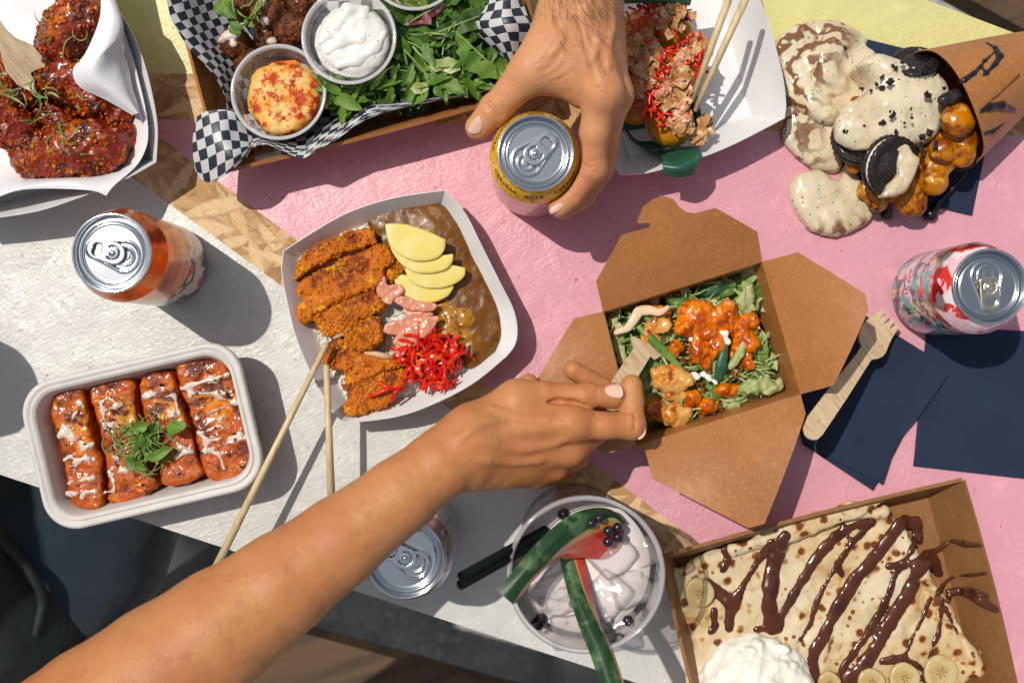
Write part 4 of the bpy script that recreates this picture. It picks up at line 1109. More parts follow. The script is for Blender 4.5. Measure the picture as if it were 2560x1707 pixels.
cur = [(590, 235), (700, 172), (900, 148), (1068, 156), (1160, 270), (1230, 400), (1262, 480), (1330, 570), (1400, 700), (1448, 850), (1440, 990), (1365, 1085), (1270, 1180), (1190, 1165), (1140, 1080), (1040, 980), (1010, 850), (960, 760), (800, 700), (700, 560), (640, 400), (600, 300)]
cur_o = [(x + (x - 1080) * .018 + 2, y + (y - 640) * .02) for x, y in cur]
o, _ = noisy_slab('curry_sauce', ZF, cur, .004, .0205, M_CURRY, .0013, .004, .0035, ((.0012, .010), (.0004, .004)), label='glossy brown curry sauce pooled along the right of the paper tray', cat='curry')
o2, _ = noisy_slab('oil_rim', ZF, cur_o, .003, .0175, M_CURRYOIL, .0013, .003, 0, ((.0006, .010),), parent=o)
lump = [(1060, 800, .011), (1130, 850, .011), (1190, 830, .009), (1100, 920, .010), (1180, 960, .009), (1240, 890, .008), (1150, 1010, .008), (1070, 960, .008)]
f = Field(*bounds([W(ZF, 1000, 740, .02), W(ZF, 1320, 1080, .02)], .01, .01, .04), .0012)
for x, y, r in lump: f.ell(W(ZF, x, y, .019), (r, r * .8, .006), k=.006)
f.noise(.0022, .005, 3, 3.1); V, F = f.mesh()
mesh_obj('curried_rice', V, F, food('rice in curry', [(.40, .20, .05), ((.70, .62, .46), 75, .56, .68), ((.20, .08, .02), 110, .5, .62)], rough=.3, coat=.5), o)
katsu = [
    ([(140, 620), (160, 520), (200, 465), (330, 385), (480, 322), (590, 300), (625, 330), (645, 385), (560, 418), (400, 468), (270, 538), (180, 600)], .034, 'topmost cutlet strip by the tray rim'),
    ([(165, 650), (290, 568), (440, 492), (600, 425), (690, 400), (735, 430), (745, 500), (700, 545), (690, 610), (640, 668), (500, 728), (350, 785), (265, 850), (230, 888), (168, 888), (157, 830), (190, 745), (150, 700)], .037, 'widest cutlet strip, second from the top'),
    ([(690, 420), (760, 430), (810, 500), (822, 570), (745, 640), (700, 590)], .031, 'small dark cutlet end beside the radish slices'),
    ([(270, 842), (345, 800), (500, 735), (625, 690), (680, 755), (692, 800), (600, 842), (485, 895), (430, 955), (322, 975), (288, 905)], .036, 'cutlet strip third from the top'),
    ([(470, 905), (555, 862), (655, 850), (680, 930), (690, 1000), (600, 1060), (520, 1050), (458, 990)], .037, 'square cutlet piece beside the pink ginger'),
    ([(298, 1082), (380, 985), (465, 1000), (560, 1058), (700, 1098), (800, 1112), (825, 1150), (700, 1188), (600, 1238), (540, 1268), (462, 1268), (442, 1190), (360, 1172), (312, 1125)], .034, 'long cutlet strip with white meat showing on its upper edge'),
    ([(450, 1272), (560, 1242), (700, 1200), (822, 1186), (835, 1240), (780, 1305), (722, 1388), (600, 1440), (540, 1462), (470, 1468), (445, 1400), (500, 1340), (440, 1300)], .033, 'lowest cutlet piece under a few red ginger shreds')]
for i, (pts, z1, lb) in enumerate(katsu):
    o, V = noisy_slab('pork_cutlet', ZF, [(x + (x - sum(p[0] for p in pts) / len(pts)) * .012, y + (y - sum(p[1] for p in pts) / len(pts)) * .0) for x, y in pts], .013, z1, M_KATSU, .0010, .0022, .0012, ((.0016, .012), (.0019, .0045), (.0010, .002)), label='breaded ' + lb, cat='cutlet', group='breaded cutlet slices', seed=i * 7.0, n=3)
    crumbs_on(V, 260, .0013, 'breadcrumbs', M_KCRUMB, o, .0004, z1 - .010)['kind'] = 'stuff'
    if i == 5:
        V, F = tube([W(ZF, x, y, .036) for x, y in ((575, 1075), (640, 1082), (700, 1095), (760, 1108))], [.001, .0024, .0026, .001], 8); mesh_obj('meat', V, F, M_MEAT, o)
    if i == 3:
        V, F = tube([W(ZF, x, y, .034) for x, y in ((380, 985), (430, 960), (480, 905))], [.001, .0022, .001], 8); mesh_obj('meat', V, F, M_MEAT, o)
dk = [([(700, 272), (702, 271), (830, 275), (960, 315), (1074, 368), (1077, 372), (1074, 430), (1030, 484), (940, 506), (850, 494), (775, 450), (725, 390)], .0415, 'largest yellow radish half moon, topmost of four'),
      ([(735, 410), (830, 450), (960, 485), (1060, 468), (1126, 460), (1129, 464), (1120, 515), (1075, 560), (975, 582), (880, 570), (790, 510)], .0385, 'second yellow radish slice from the top'),
      ([(822, 548), (825, 546), (950, 565), (1090, 528), (1196, 545), (1200, 550), (1196, 600), (1130, 650), (1030, 676), (930, 666), (860, 630)], .0355, 'third yellow radish slice from the top'),
      ([(755, 604), (758, 601), (825, 588), (900, 620), (1020, 650), (1132, 656), (1134, 660), (1095, 722), (1000, 763), (910, 758), (825, 716), (775, 660)], .0325, 'lowest yellow radish slice touching the pink ginger')]
for pts, z1, lb in dk: noisy_slab('radish_slice', ZF, pts, z1 - .0045, z1, M_DAIKON, .0010, .0008, .0002, ((.0002, .01),), label=lb, cat='radish slice', group='yellow radish slices')
pg = [([(655, 620), (700, 600), (722, 650), (800, 650), (822, 700), (760, 742), (740, 776), (680, 750), (652, 700)], .036, 'pink ginger slice between cutlet and lowest radish'),
      ([(742, 735), (830, 722), (900, 755), (1016, 768), (1000, 812), (900, 816), (800, 790)], .0345, 'long pink ginger slice directly below the radish'),
      ([(810, 800), (900, 820), (1004, 828), (965, 875), (880, 888), (830, 860)], .0325, 'pink ginger slice in the middle of the heap'),
      ([(692, 940), (730, 885), (880, 878), (932, 920), (900, 975), (760, 965)], .034, 'wide pink ginger slice at the left of the heap'),
      ([(868, 930), (960, 858), (1036, 842), (1022, 905), (940, 982), (900, 972)], .0365, 'pointed pink ginger slice at the right of the heap'),
      ([(756, 1000), (845, 905), (912, 1000), (882, 1036), (800, 1036)], .0375, 'triangular pink ginger slice touching the red shreds')]
for i, (pts, z1, lb) in enumerate(pg):
    o, _ = noisy_slab('ginger_slice', ZF, pts, z1 - .0028, z1 - .0003, M_PGIN, .0009, .0008, .0, ((.0017, .008), (.0005, .003)), label=lb, cat='pickled ginger', group='pink ginger slices', seed=i * 3.0)
def shreds(name, Z, poly, n, z0, z1, L, r, mat, label, cat, seg=5):
    parts = []
    for x, y in scatter(poly, n):
        p = W(Z, x, y, rnd.uniform(z0, z1)); q = curlpath(p, L * rnd.uniform(.5, 1.2), L * .7); rr = r * rnd.uniform(.6, 1.2)
        parts.append(ribbon(spline(q, 2), rr, Vector((rnd.uniform(-.6, .6), rnd.uniform(-.6, .6), 1)).normalized(), rnd.uniform(-1.5, 1.5)))
    v, f = join(parts); o = mesh_obj(name, v, f, mat); solid(o, r * .7); return tag(o, label, cat, kind='stuff')
shreds('red_ginger_shreds', ZF, [(790, 1030), (900, 1000), (1010, 960), (1200, 1050), (1150, 1130), (1090, 1270), (950, 1270), (870, 1230), (840, 1120)], 300, .024, .040, .0125, .0013, M_RGIN, 'heap of bright red pickled ginger shreds on the curry tray', 'pickled ginger')
hp = [(810, 1040), (900, 1015), (1010, 980), (1170, 1060), (1130, 1130), (1070, 1240), (950, 1250), (880, 1210), (850, 1110)]
ho, _ = noisy_slab('red_ginger_heap', ZF, hp, .015, .027, M_RGIN, .0011, .004, .005, ((.0035, .006), (.0014, .0025)), label='packed red pickled ginger at the heart of the shred heap', cat='pickled ginger')
p_ = []
for a, b, c in (((600, 1350), (700, 1310), (830, 1260)), ((660, 1250), (720, 1290), (830, 1310)), ((740, 1380), (770, 1320), (820, 1270)), ((1080, 1160), (1075, 1230), (1120, 1290)), ((1100, 1150), (1150, 1090), (1220, 1060))):
    q = spline([W(ZF, *a, .037), W(ZF, *b, .041), W(ZF, *c, .036)], 5); p_.append(tube(q, [.0006] + [.0016] * (len(q) - 2) + [.0006], 6))
v, f = join(p_); tag(mesh_obj('red_ginger_shreds', v, f, M_RGIN), 'few stray red ginger shreds lying across the lowest cutlet', 'pickled ginger', kind='stuff')

# ---------------------------------------------------------------- tofu
tofu = [([(345, 500), (400, 430), (520, 402), (562, 430), (600, 620), (640, 800), (682, 900), (692, 1150), (660, 1222), (560, 1228), (480, 1182), (450, 1050), (420, 900), (390, 750), (345, 620)], .034, 'narrow tofu stick at the left, striped with white sauce'),
        ([(605, 410), (700, 348), (850, 342), (912, 372), (915, 500), (935, 640), (965, 800), (1005, 930), (1052, 1030), (1040, 1092), (940, 1150), (860, 1185), (738, 1180), (730, 1050), (700, 850), (660, 640), (620, 520)], .033, 'second tofu stick from the left, under the cress'),
        ([(935, 365), (1020, 302), (1150, 290), (1190, 380), (1230, 560), (1290, 700), (1340, 880), (1380, 975), (1320, 1030), (1200, 1062), (1090, 1050), (1068, 940), (1052, 800), (962, 610), (942, 480)], .035, 'third tofu stick from the left, rough and dark'),
        ([(1185, 255), (1300, 215), (1490, 210), (1545, 290), (1600, 450), (1660, 650), (1702, 800), (1704, 900), (1640, 1000), (1520, 1046), (1410, 1022), (1372, 950), (1332, 780), (1270, 560), (1212, 400)], .036, 'broadest and brightest tofu stick at the right of the bowl')]
blobs = [[(545, 515, 40), (450, 680, 55), (410, 720, 35), (500, 740, 40), (560, 800, 45), (620, 790, 30), (450, 880, 35), (520, 900, 40), (590, 880, 40), (480, 1040, 30), (560, 1020, 35), (640, 1010, 30), (480, 1120, 35), (560, 1130, 35), (640, 1100, 35)],
         [(680, 495, 26), (700, 560, 45), (750, 480, 30), (810, 525, 38), (710, 660, 42), (760, 650, 35), (790, 870, 40), (820, 960, 50), (760, 990, 45), (870, 950, 35), (710, 1110, 25), (770, 1090, 28)],
         [(990, 460, 40), (1030, 445, 30), (1100, 425, 26), (1180, 455, 22), (1160, 590, 40), (1210, 575, 30), (1070, 640, 26), (1230, 810, 40), (1280, 830, 35), (1200, 870, 30)],
         [(1250, 400, 35), (1290, 440, 38), (1300, 380, 30), (1440, 345, 40), (1400, 350, 25), (1530, 315, 32), (1440, 440, 35), (1480, 470, 30), (1590, 500, 35), (1500, 610, 28), (1490, 660, 25), (1330, 610, 30), (1380, 630, 28), (1350, 710, 25), (1400, 760, 35), (1560, 750, 35), (1620, 720, 30), (1380, 830, 35), (1480, 845, 38), (1510, 940, 24), (1690, 730, 22)]]
for i, (pts, z1, lb) in enumerate(tofu):
    o, V = noisy_slab('tofu_stick', ZI, pts, .003, z1, M_TOFU, .0011, .0028, .0012, ((.0024, .016), (.0014, .005), (.0007, .002)), label='spiced orange ' + lb, cat='tofu stick', group='tofu sticks', seed=20 + i * 5.0, n=3)
    f = Field(*bounds([W(ZI, x, y, z1) for x, y in pts], .006, z1 - .006, z1 + .010), .0010)
    for x, y, r in blobs[i]:
        rr = r / 2.7029 / 3.25e3; a = rnd.uniform(0, 3.1); p = W(ZI, x, y, z1 + .0007)
        f.ell(p, (rr * .92, rr * .60, .0011), Matrix.Rotation(a, 4, 'Z'), .003)
    bq = [W(ZI, x, y, z1 + .0012) for x, y, r in sorted(blobs[i], key=lambda b: b[1] + b[0] * .25)]
    for k in range(len(bq) - 1): f.cap(bq[k], bq[k + 1], .0010, .0007, .0015)
    f.noise(.0017, .0045, 3, 2.0 + i); V2, F2 = f.mesh(); mesh_obj('sauce_drizzle', V2, F2, M_WSAUCE, o)
    crumbs_on(V, 46 if i else 16, .0011, 'black_sesame', M_SESAME, o, .0022, z1 + .0005, .7)['kind'] = 'stuff'
# cress on the tofu
def cress(label, Z, cx, cy, z, R, nleaf, nstem, name='cress', leafL=.018, mat=M_LEAF):
    ps = []
    for _ in range(nstem):
        a = rnd.uniform(0, 6.28); r = R * rnd.uniform(0, .8); c = W(Z, cx, cy, z) + Vector((math.cos(a) * r, math.sin(a) * r, rnd.uniform(0, .008)))
        q = curlpath(c, R * rnd.uniform(.8, 2.0), R * .5); ps.append(tube(spline(q, 2), .00045, 5))
    v, f = join(ps); o = mesh_obj(name, v, f, M_STEM)
    tag(o, label, 'garnish', kind='stuff')
    ps = []
    for _ in range(nleaf):
        a = rnd.uniform(0, 6.28); r = R * rnd.uniform(0, 1.0); c = W(Z, cx, cy, z) + Vector((math.cos(a) * r, math.sin(a) * r * .8, rnd.uniform(.002, .010)))
        ps.append(place(leafmesh(leafL * rnd.uniform(.45, 1.0), leafL * rnd.uniform(.18, .36), 0, .15, .3, 6, 2), c, rnd.uniform(0, 6.28), rnd.uniform(-.3, .4), rnd.uniform(-.6, .6)))
    v, f = join(ps); mesh_obj('leaves', v, f, mat, o)
    return o
cress('tangle of green cress in the middle of the tofu bowl', ZI, 975, 770, .037, .017, 30, 60, leafL=.011)
ps = [place(leafmesh(.015, .0062, 2, .2, .3), W(ZI, 890, 680, .047), .3, .1, .2), place(leafmesh(.018, .0058, 0, .2, .3), W(ZI, 1125, 690, .045), .25, .2, -.3), place(leafmesh(.022, .0040, 0, .2, .3), W(ZI, 1000, 890, .045), .45, .1, 0), place(leafmesh(.019, .0065, 2, .2, .3), W(ZI, 850, 890, .044), -.4, 0, .3)]
v, f = join(ps); tag(mesh_obj('cress', v, f, M_LEAF), 'four broad green leaves lying on top of the cress tangle', 'garnish', kind='stuff')

# ---------------------------------------------------------------- wings and their liner
ln = thing('paper_liner', 'white greaseproof liner crumpled under the glazed wings', 'paper liner', (W(ZA, 300, 600, .0).x, W(ZA, 300, 600, 0).y, .0025))
rows = [[(-900, -300, .03), (-300, -420, .012), (200, -420, .012), (560, -380, .04), (700, -330, .055)],
        [(-900, 200, .03), (-300, 160, .006), (200, 120, .006), (640, 60, .022), (800, 20, .052)],
        [(-900, 600, .03), (-300, 560, .006), (200, 560, .006), (720, 520, .014), (950, 480, .046)],
        [(-800, 1000, .03), (-300, 1000, .006), (250, 1000, .006), (780, 940, .014), (1040, 900, .046)],
        [(-700, 1250, .03), (-260, 1230, .012), (180, 1200, .018), (700, 1190, .018), (985, 1120, .040)],
        [(-560, 1420, .05), (-180, 1390, .046), (210, 1290, .050), (500, 1260, .052), (800, 1300, .052)],
        [(-500, 1500, .048), (-150, 1440, .046), (170, 1330, .052), (600, 1330, .056), (745, 1372, .052)]]
V, F, U = sheet([[W(ZA, *p) for p in r] for r in rows], 7, 7, wob=.002, wsize=.03); solid(mesh_obj('base_sheet', V, F, M_LINER, ln), .0003)
rows = [[(700, -120, .058), (745, -60, .060), (800, -20, .058), (800, 0, .050)],
        [(700, 120, .066), (790, 110, .070), (858, 150, .064), (830, 180, .050)],
        [(600, 370, .064), (720, 330, .074), (850, 260, .066), (850, 330, .048)],
        [(512, 490, .058), (650, 450, .074), (800, 370, .066), (900, 470, .046)],
        [(560, 610, .056), (680, 560, .070), (830, 480, .060), (930, 620, .044)],
        [(740, 700, .056), (800, 660, .064), (890, 640, .058), (970, 740, .044)],
        [(930, 810, .052), (950, 800, .054), (975, 800, .054), (1000, 870, .042)]]
V, F, U = sheet([[W(ZA, *p) for p in r] for r in rows], 7, 7, wob=.001, wsize=.03); solid(mesh_obj('folded_edge', V, F, M_LINER, ln), .0003)
wings = [([(560, 150, .036), (470, 260, .034), (380, 400, .030)], [.0205, .0205, .015], 'plump glazed wing at the top of the tray'),
         ([(300, 520, .040), (480, 580, .036), (680, 720, .034), (890, 830, .030)], [.014, .0165, .0135, .009], 'slender glazed wing running under the paper fold'),
         ([(-40, 700, .034), (90, 900, .034), (260, 1060, .034)], [.0175, .0165, .013], 'glazed wing slanting down at the left of the tray'),
         ([(270, 1100, .032), (500, 1060, .036), (720, 1010, .036), (880, 980, .030)], [.0175, .0205, .0185, .012], 'broad glazed wing lying lowest in the tray'),
         ([(-60, 480, .036), (60, 560, .036), (180, 660, .034)], [.015, .014, .011], 'glazed wing beneath the wooden fork'),
         ([(560, 1160, .026), (640, 1120, .03), (640, 1000, .028)], [.017, .016, .013], 'reddish glazed wing tip at the bottom edge of the heap'),
         ([(150, 800, .014), (330, 800, .014), (520, 880, .014)], [.013, .014, .012], 'glazed wing added to fill the dark gap in the middle of the heap')]  # extra low wing, added where the heap only has a dark gap
for i, (pts, rr, lb) in enumerate(wings):
    wp = [W(ZA, *p) for p in pts]; lo_, hi_ = bounds(wp, .034, .002, .075); f = Field(lo_, hi_, .0013); f.chain(wp, rr, .006)
    f.ell(wp[0] + Vector((0, 0, .002)), (rr[0] * 1.1, rr[0] * .9, rr[0] * .8), k=.006)
    f.noise(.0050, .018, 3, 30 + i * 4.0); f.noise(.0024, .006, 3, 31 + i); f.noise(.0008, .0022, 2, 5)
    f.plane_cut(.006); V, F = f.mesh(); o = tag(mesh_obj('chicken_wing', V, F, M_WING), lb, 'chicken wing', 'glazed chicken wings')
    zt = V[:, 2].max(); crumbs_on(V, 230, .0019, 'fried_crumbs', M_WCRUMB, o, .0002, zt - .022)['kind'] = 'stuff'
ps = []
for cx, cy, n, R in ((290, 640, 9, .010), (90, 640, 6, .011), (430, 960, 11, .012), (340, 150, 7, .010), (160, 760, 4, .012), (560, 700, 2, .008), (480, 180, 3, .010), (540, 440, 2, .004)):
    for _ in range(n):
        a = rnd.uniform(0, 6.28); c = W(ZA, cx, cy, .060) + Vector((math.cos(a), math.sin(a), 0)) * R * rnd.uniform(0, 1); c.z = rnd.uniform(.054, .062)
        ps.append(ribbon(spline(curlpath(c, R * rnd.uniform(.8, 2.2), R * .5), 2), rnd.uniform(.0004, .0009), twist=rnd.uniform(-2, 2)))
v, f = join(ps); o = tag(mesh_obj('scallion_curls', v, f, M_ONION), 'thin curls of green scallion strewn on the glazed wings', 'garnish', kind='stuff'); solid(o, .0003)
# ---------------------------------------------------------------- chequered paper in the falafel tray
def checker_mat():
    t = NT('chequered greaseproof paper'); ck = t.n('ShaderNodeTexChecker'); ck.inputs['Scale'].default_value = 1.0
    mp = t.n('ShaderNodeMapping'); t.l(t.tc.outputs['UV'], mp.inputs[0]); mp.inputs['Rotation'].default_value = (0, 0, .22); t.l(mp.outputs[0], ck.inputs[0])
    c = t.mix(ck.outputs['Fac'], (.014, .022, .034), (.50, .50, .51))
    m = t.bsdf(c, rough=.42, normal=t.bump(t.noise(60, 4), .15, .002))
    return m
M_CHECK = checker_mat()
def arc_uv(rows, U, sq=.0068):
    R, Cn = len(rows), len(rows[0])
    cu = [0]; cv = [0]
    for j in range(1, Cn): cu.append(cu[-1] + sum((rows[i][j] - rows[i][j - 1]).length for i in range(R)) / R / sq)
    for i in range(1, R): cv.append(cv[-1] + sum((rows[i][j] - rows[i - 1][j]).length for j in range(Cn)) / Cn / sq)
    f = lambda c, t: c[int(t)] + (c[min(len(c) - 1, int(t) + 1)] - c[int(t)]) * (t - int(t))
    return [(f(cu, u), f(cv, v)) for u, v in U]
c0 = (FT[0] + FT[1] * .11 + FT[2] * .08)
ckp = thing('chequered_paper', 'black and white chequered paper lining the kraft tray, corners curling over the rim', 'paper liner', (c0.x, c0.y, .003))
def csheet(name, Z, rows, nu=8, nv=8, wob=.0, back=False):
    rows = [[W(Z, *p) for p in r] for r in rows]; V, F, U = sheet(rows, nu, nv, wob=wob, wsize=.02)
    o = mesh_obj(name, V, F, M_CHECK, ckp, uvs=arc_uv(rows, U)); solid(o, .00025); return o
csheet('side_fold', ZB, [[(20, -120, .054), (120, -130, .046), (270, -140, .022), (400, -150, .007)],
                         [(48, 30, .054), (140, 20, .046), (290, 10, .022), (420, 0, .007)],
                         [(80, 140, .053), (165, 130, .046), (310, 120, .022), (440, 110, .007)],
                         [(185, 305, .053), (255, 290, .044), (370, 280, .022), (490, 270, .007)],
                         [(325, 455, .053), (370, 440, .044), (450, 420, .024), (560, 400, .008)],
                         [(398, 580, .053), (435, 570, .044), (500, 560, .026), (600, 540, .010)],
                         [(425, 700, .052), (465, 710, .046), (520, 720, .030), (620, 700, .012)]])
csheet('corner_flap', ZB, [[(232, 730, .054), (290, 699, .058), (400, 688, .058), (480, 715, .056), (570, 790, .046)],
                           [(208, 850, .052), (290, 835, .060), (390, 825, .062), (480, 850, .056), (575, 890, .050)],
                           [(208, 980, .050), (290, 975, .058), (390, 955, .062), (470, 960, .062), (552, 930, .056)],
                           [(228, 1095, .046), (290, 1138, .050), (375, 1118, .056), (455, 1060, .058), (525, 992, .056)]])
csheet('front_fold', ZB, [[(525, 800, .030), (620, 830, .030), (720, 850, .03), (820, 860, .03), (940, 820, .03), (1060, 760, .03), (1200, 700, .03), (1330, 650, .034), (1640, 620, .034), (2100, 530, .034)],
                          [(560, 880, .048), (625, 870, .052), (710, 888, .050), (800, 905, .048), (905, 920, .048), (1005, 850, .048), (1140, 790, .048), (1300, 690, .048), (1640, 650, .047), (2100, 560, .047)],
                          [(540, 985, .055), (585, 908, .062), (640, 893, .062), (720, 925, .060), (800, 962, .055), (900, 990, .052), (985, 935, .054), (1120, 865, .054), (1290, 722, .054), (1365, 662, .054)]], 7, 7)
csheet('far_flap', ZB, [[(2075, -60, .060), (2150, -70, .066), (2210, -60, .064), (2240, -60, .058)],
                        [(2030, 60, .058), (2110, 60, .068), (2190, 70, .070), (2290, 76, .062)],
                        [(1962, 150, .052), (2060, 160, .066), (2190, 150, .072), (2322, 165, .062)],
                        [(2030, 260, .052), (2110, 260, .064), (2190, 260, .066), (2270, 290, .058)],
                        [(2120, 345, .050), (2160, 360, .056), (2205, 385, .056), (2240, 392, .052)]])
a, b, d = FT
fl = [a + b * .02 + d * .02, a + b * .225 + d * .02, a + b * .225 + d * .17, a + b * .02 + d * .17]
V, F, U = sheet([[Vector((p.x, p.y, .0030)) for p in (fl[0], fl[1])], [Vector((p.x, p.y, .0030)) for p in (fl[3], fl[2])]], 10, 10, wob=.0008)
solid(mesh_obj('base_sheet', V, F, M_CHECK, ckp, uvs=[(u * 28, v * 20) for u, v in U]), .0002)

# ---------------------------------------------------------------- falafel
fal = [(430, 650, .0125, .026, 'falafel ball topped with white sauce at the left of the tray'), (1300, 480, .0135, .030, 'lightest falafel ball, between the two sauce cups'), (950, 600, .0105, .024, 'small falafel ball with a streak of sauce by the hummus cup'),
       (950, 190, .015, .032, 'dark falafel ball under the curling cress stems'), (560, 60, .0145, .026, 'falafel ball half hidden below the broad green leaf'), (1440, 60, .0130, .026, 'falafel ball cut off by the photo edge beside the yogurt cup'), (640, 960, .011, .022, 'lowest falafel ball tucked against the hummus cup')]
for i, (x, y, r, z, lb) in enumerate(fal):
    c = W(ZR, x, y, z); f = Field(c - Vector((r * 1.5,) * 3), c + Vector((r * 1.5,) * 3), .0011); f.ell(c, (r, r * .95, r * .92), k=0); f.noise(.0028, .009, 3, 50 + i); f.noise(.0012, .0035, 3, 60 + i)
    V, F = f.mesh(); o = tag(mesh_obj('falafel', V, F, M_FALA), lb, 'falafel', 'falafel balls')
    crumbs_on(V, 120, .0011, 'crust_crumbs', M_FALA, o, .0002, z)['kind'] = 'stuff'
    if i in (0, 2, 3):
        f = Field(c + Vector((-r, -r, r * .2)), c + Vector((r, r, r * 1.4)), .0008)
        for _ in range(9 if i == 0 else 3):
            a_ = rnd.uniform(0, 6.28); q = rnd.uniform(.1, .75) * r; p = c + Vector((math.cos(a_) * q, math.sin(a_) * q, math.sqrt(max(0, r * r - q * q)) * .95)); f.ell(p, (.0034, .0028, .0018), k=.002)
        f.noise(.0006, .003); V, F = f.mesh(); mesh_obj('sauce_dollops', V, F, M_WSAUCE, o)
ps = []
for pts in (((340, -40), (400, 150), (430, 280), (490, 400)), ((700, 0), (640, 80), (560, 100), (510, 130)), ((920, -30), (760, 170), (700, 210), (560, 380)), ((860, -30), (740, 150), (690, 180)), ((800, -20), (720, 150)),
            ((690, 180), (740, 220), (720, 280), (620, 290), (500, 220), (430, 140)), ((760, 240), (780, 330), (830, 370)), ((400, -30), (380, 60), (420, 220)), ((560, 380), (500, 400), (460, 350), (420, 260))):
    q = spline([W(ZR, x, y, .050 + .004 * math.sin(i * 2.1)) for i, (x, y) in enumerate(pts)], 6); ps.append(tube(q, .00075, 6))
v, f = join(ps); o = tag(mesh_obj('cress', v, f, M_STEM), 'curling pale cress stems with two broad leaves over the falafel', 'garnish', kind='stuff')
ps = [place(leafmesh(.017, .0085, 0, .2, .3), W(ZR, 200, -20, .047), -1.1, .1, .2), place(leafmesh(.016, .007, 2, .2, .3), W(ZR, 250, 60, .049), -.9, .1, .4), place(leafmesh(.010, .004, 0, .2, .3), W(ZR, 330, 440, .046), -.4), place(leafmesh(.010, .003, 0, .2, .3), W(ZR, 560, 300, .046), -.7), place(leafmesh(.012, .004, 0, .2, .3), W(ZR, 330, 340, .046), -.5)]
v, f = join(ps); mesh_obj('leaves', v, f, M_LEAF, o)

# ---------------------------------------------------------------- dips
def dip(name, Z, c, r, depth, mat, label, cat, outl=None, z=.0, amp=.002, size=.012, seed=1.0):
    base = [(c.x + (r - .0062) * math.cos(a), c.y + (r - .0062) * math.sin(a)) for a in np.linspace(0, 2 * PI, 48, endpoint=False)]
    f = Field((c.x - r, c.y - r, c.z - depth), (c.x + r, c.y + r, c.z + .012), .0012)
    f.cap((c.x, c.y, c.z - depth + .004), (c.x, c.y, c.z - depth * .5), r - .0100, r - .0072, 0)
    f.d = np.maximum(f.d, f.ax[2][None, None, :] - (c.z - depth * (.30 if name == 'yogurt_dip' else .45)))
    if outl:
        ol = outline(Z, outl, c.z - .008); f.poly(ol, c.z - depth * .8, c.z - .011, k=.004, rd=.004, dome=.006)
    f.noise(amp, size, 3, seed); f.noise(amp * .35, size * .3, 3, seed + 3)
    V, F = f.mesh(); return tag(mesh_obj(name, V, F, mat), label, cat), V
def hummus_mat():
    t = NT('hummus with paprika'); c = t.mix(t.ramp(t.noise(90, 4), .4, .6), (.76, .50, .17), (.74, .36, .07))
    m1 = t.ramp(t.math('ADD', t.noise(75, 5, .75), t.math('MULTIPLY', t.math('SUBTRACT', t.noise(22, 2), .5), .55)), .45, .55)
    c = t.mix(t.math('MULTIPLY', m1, .9), c, (.70, .17, .010)); c = t.mix(t.math('MULTIPLY', m1, t.ramp(t.noise(60, 5, .7, co=t.coord(loc=(1, 1, 1))), .44, .50)), c, (.40, .035, .004))
    return t.bsdf(c, rough=.5, spec=.25, normal=t.bump(t.noise(170, 4, .6), .5, .002))
dip('hummus', ZB, ch, rh, .036, hummus_mat(), 'coarse orange hummus dusted with paprika inside its cup', 'dip', [(560, 500), (600, 430), (680, 395), (760, 390), (850, 405), (960, 470), (1000, 560), (980, 700), (900, 790), (780, 845), (660, 820), (590, 740), (548, 610)], amp=.0026, size=.010, seed=4.0)
M_YOG = food('white yogurt', [(.80, .80, .78), ((.74, .74, .70), 30, .45, .65)], rough=.3, coat=.4, sss=.25, specks=((160, .10, (.10, .16, .08)),), sssr=(1, .9, .8))
yg, Vy = dip('yogurt_dip', ZB, cy_, ry, .040, M_YOG, 'white yogurt dip swirled in the clear cup', 'dip', [(990, 180), (1060, 80), (1180, 36), (1320, 62), (1420, 170), (1436, 300), (1370, 410), (1230, 462), (1110, 440), (1020, 370), (975, 270)], amp=.0020, size=.016, seed=9.0)
f = Field(*bounds([cy_ + Vector((.03, .03, 0)), cy_ - Vector((.03, .03, 0))], .0, cy_.z - .02, cy_.z + .006), .0011)
for pts, r in ((((1010, 270), (1090, 200), (1180, 70), (1290, 60)), .0055), (((1060, 330), (1150, 260), (1260, 250), (1330, 160)), .0060), (((1120, 410), (1240, 380), (1350, 300), (1400, 210)), .0050), (((1150, 130), (1220, 160), (1280, 110)), .0045)):
    f.chain([W(ZB, x, y, cy_.z - .0095) for x, y in pts], [r * .6, r, r, r * .6][:len(pts)], .004)
f.noise(.0010, .008, 3, 2); V, F = f.mesh(); mesh_obj('swirl', V, F, M_YOG, yg)
M_REL = food('pale relish', [(.72, .64, .50), ((.50, .22, .12), 110, .55, .66)], rough=.35, coat=.3, bumps=(('n', 260, .6, .002),))
dip('relish', ZB, ct_, rt_, .036, M_REL, 'pale chopped relish in the cup cut off by the top edge', 'dip', [(1400, -400), (1590, -470), (1790, -400), (1850, -235), (1780, -70), (1590, 10), (1400, -70), (1330, -235)], amp=.002, size=.006)

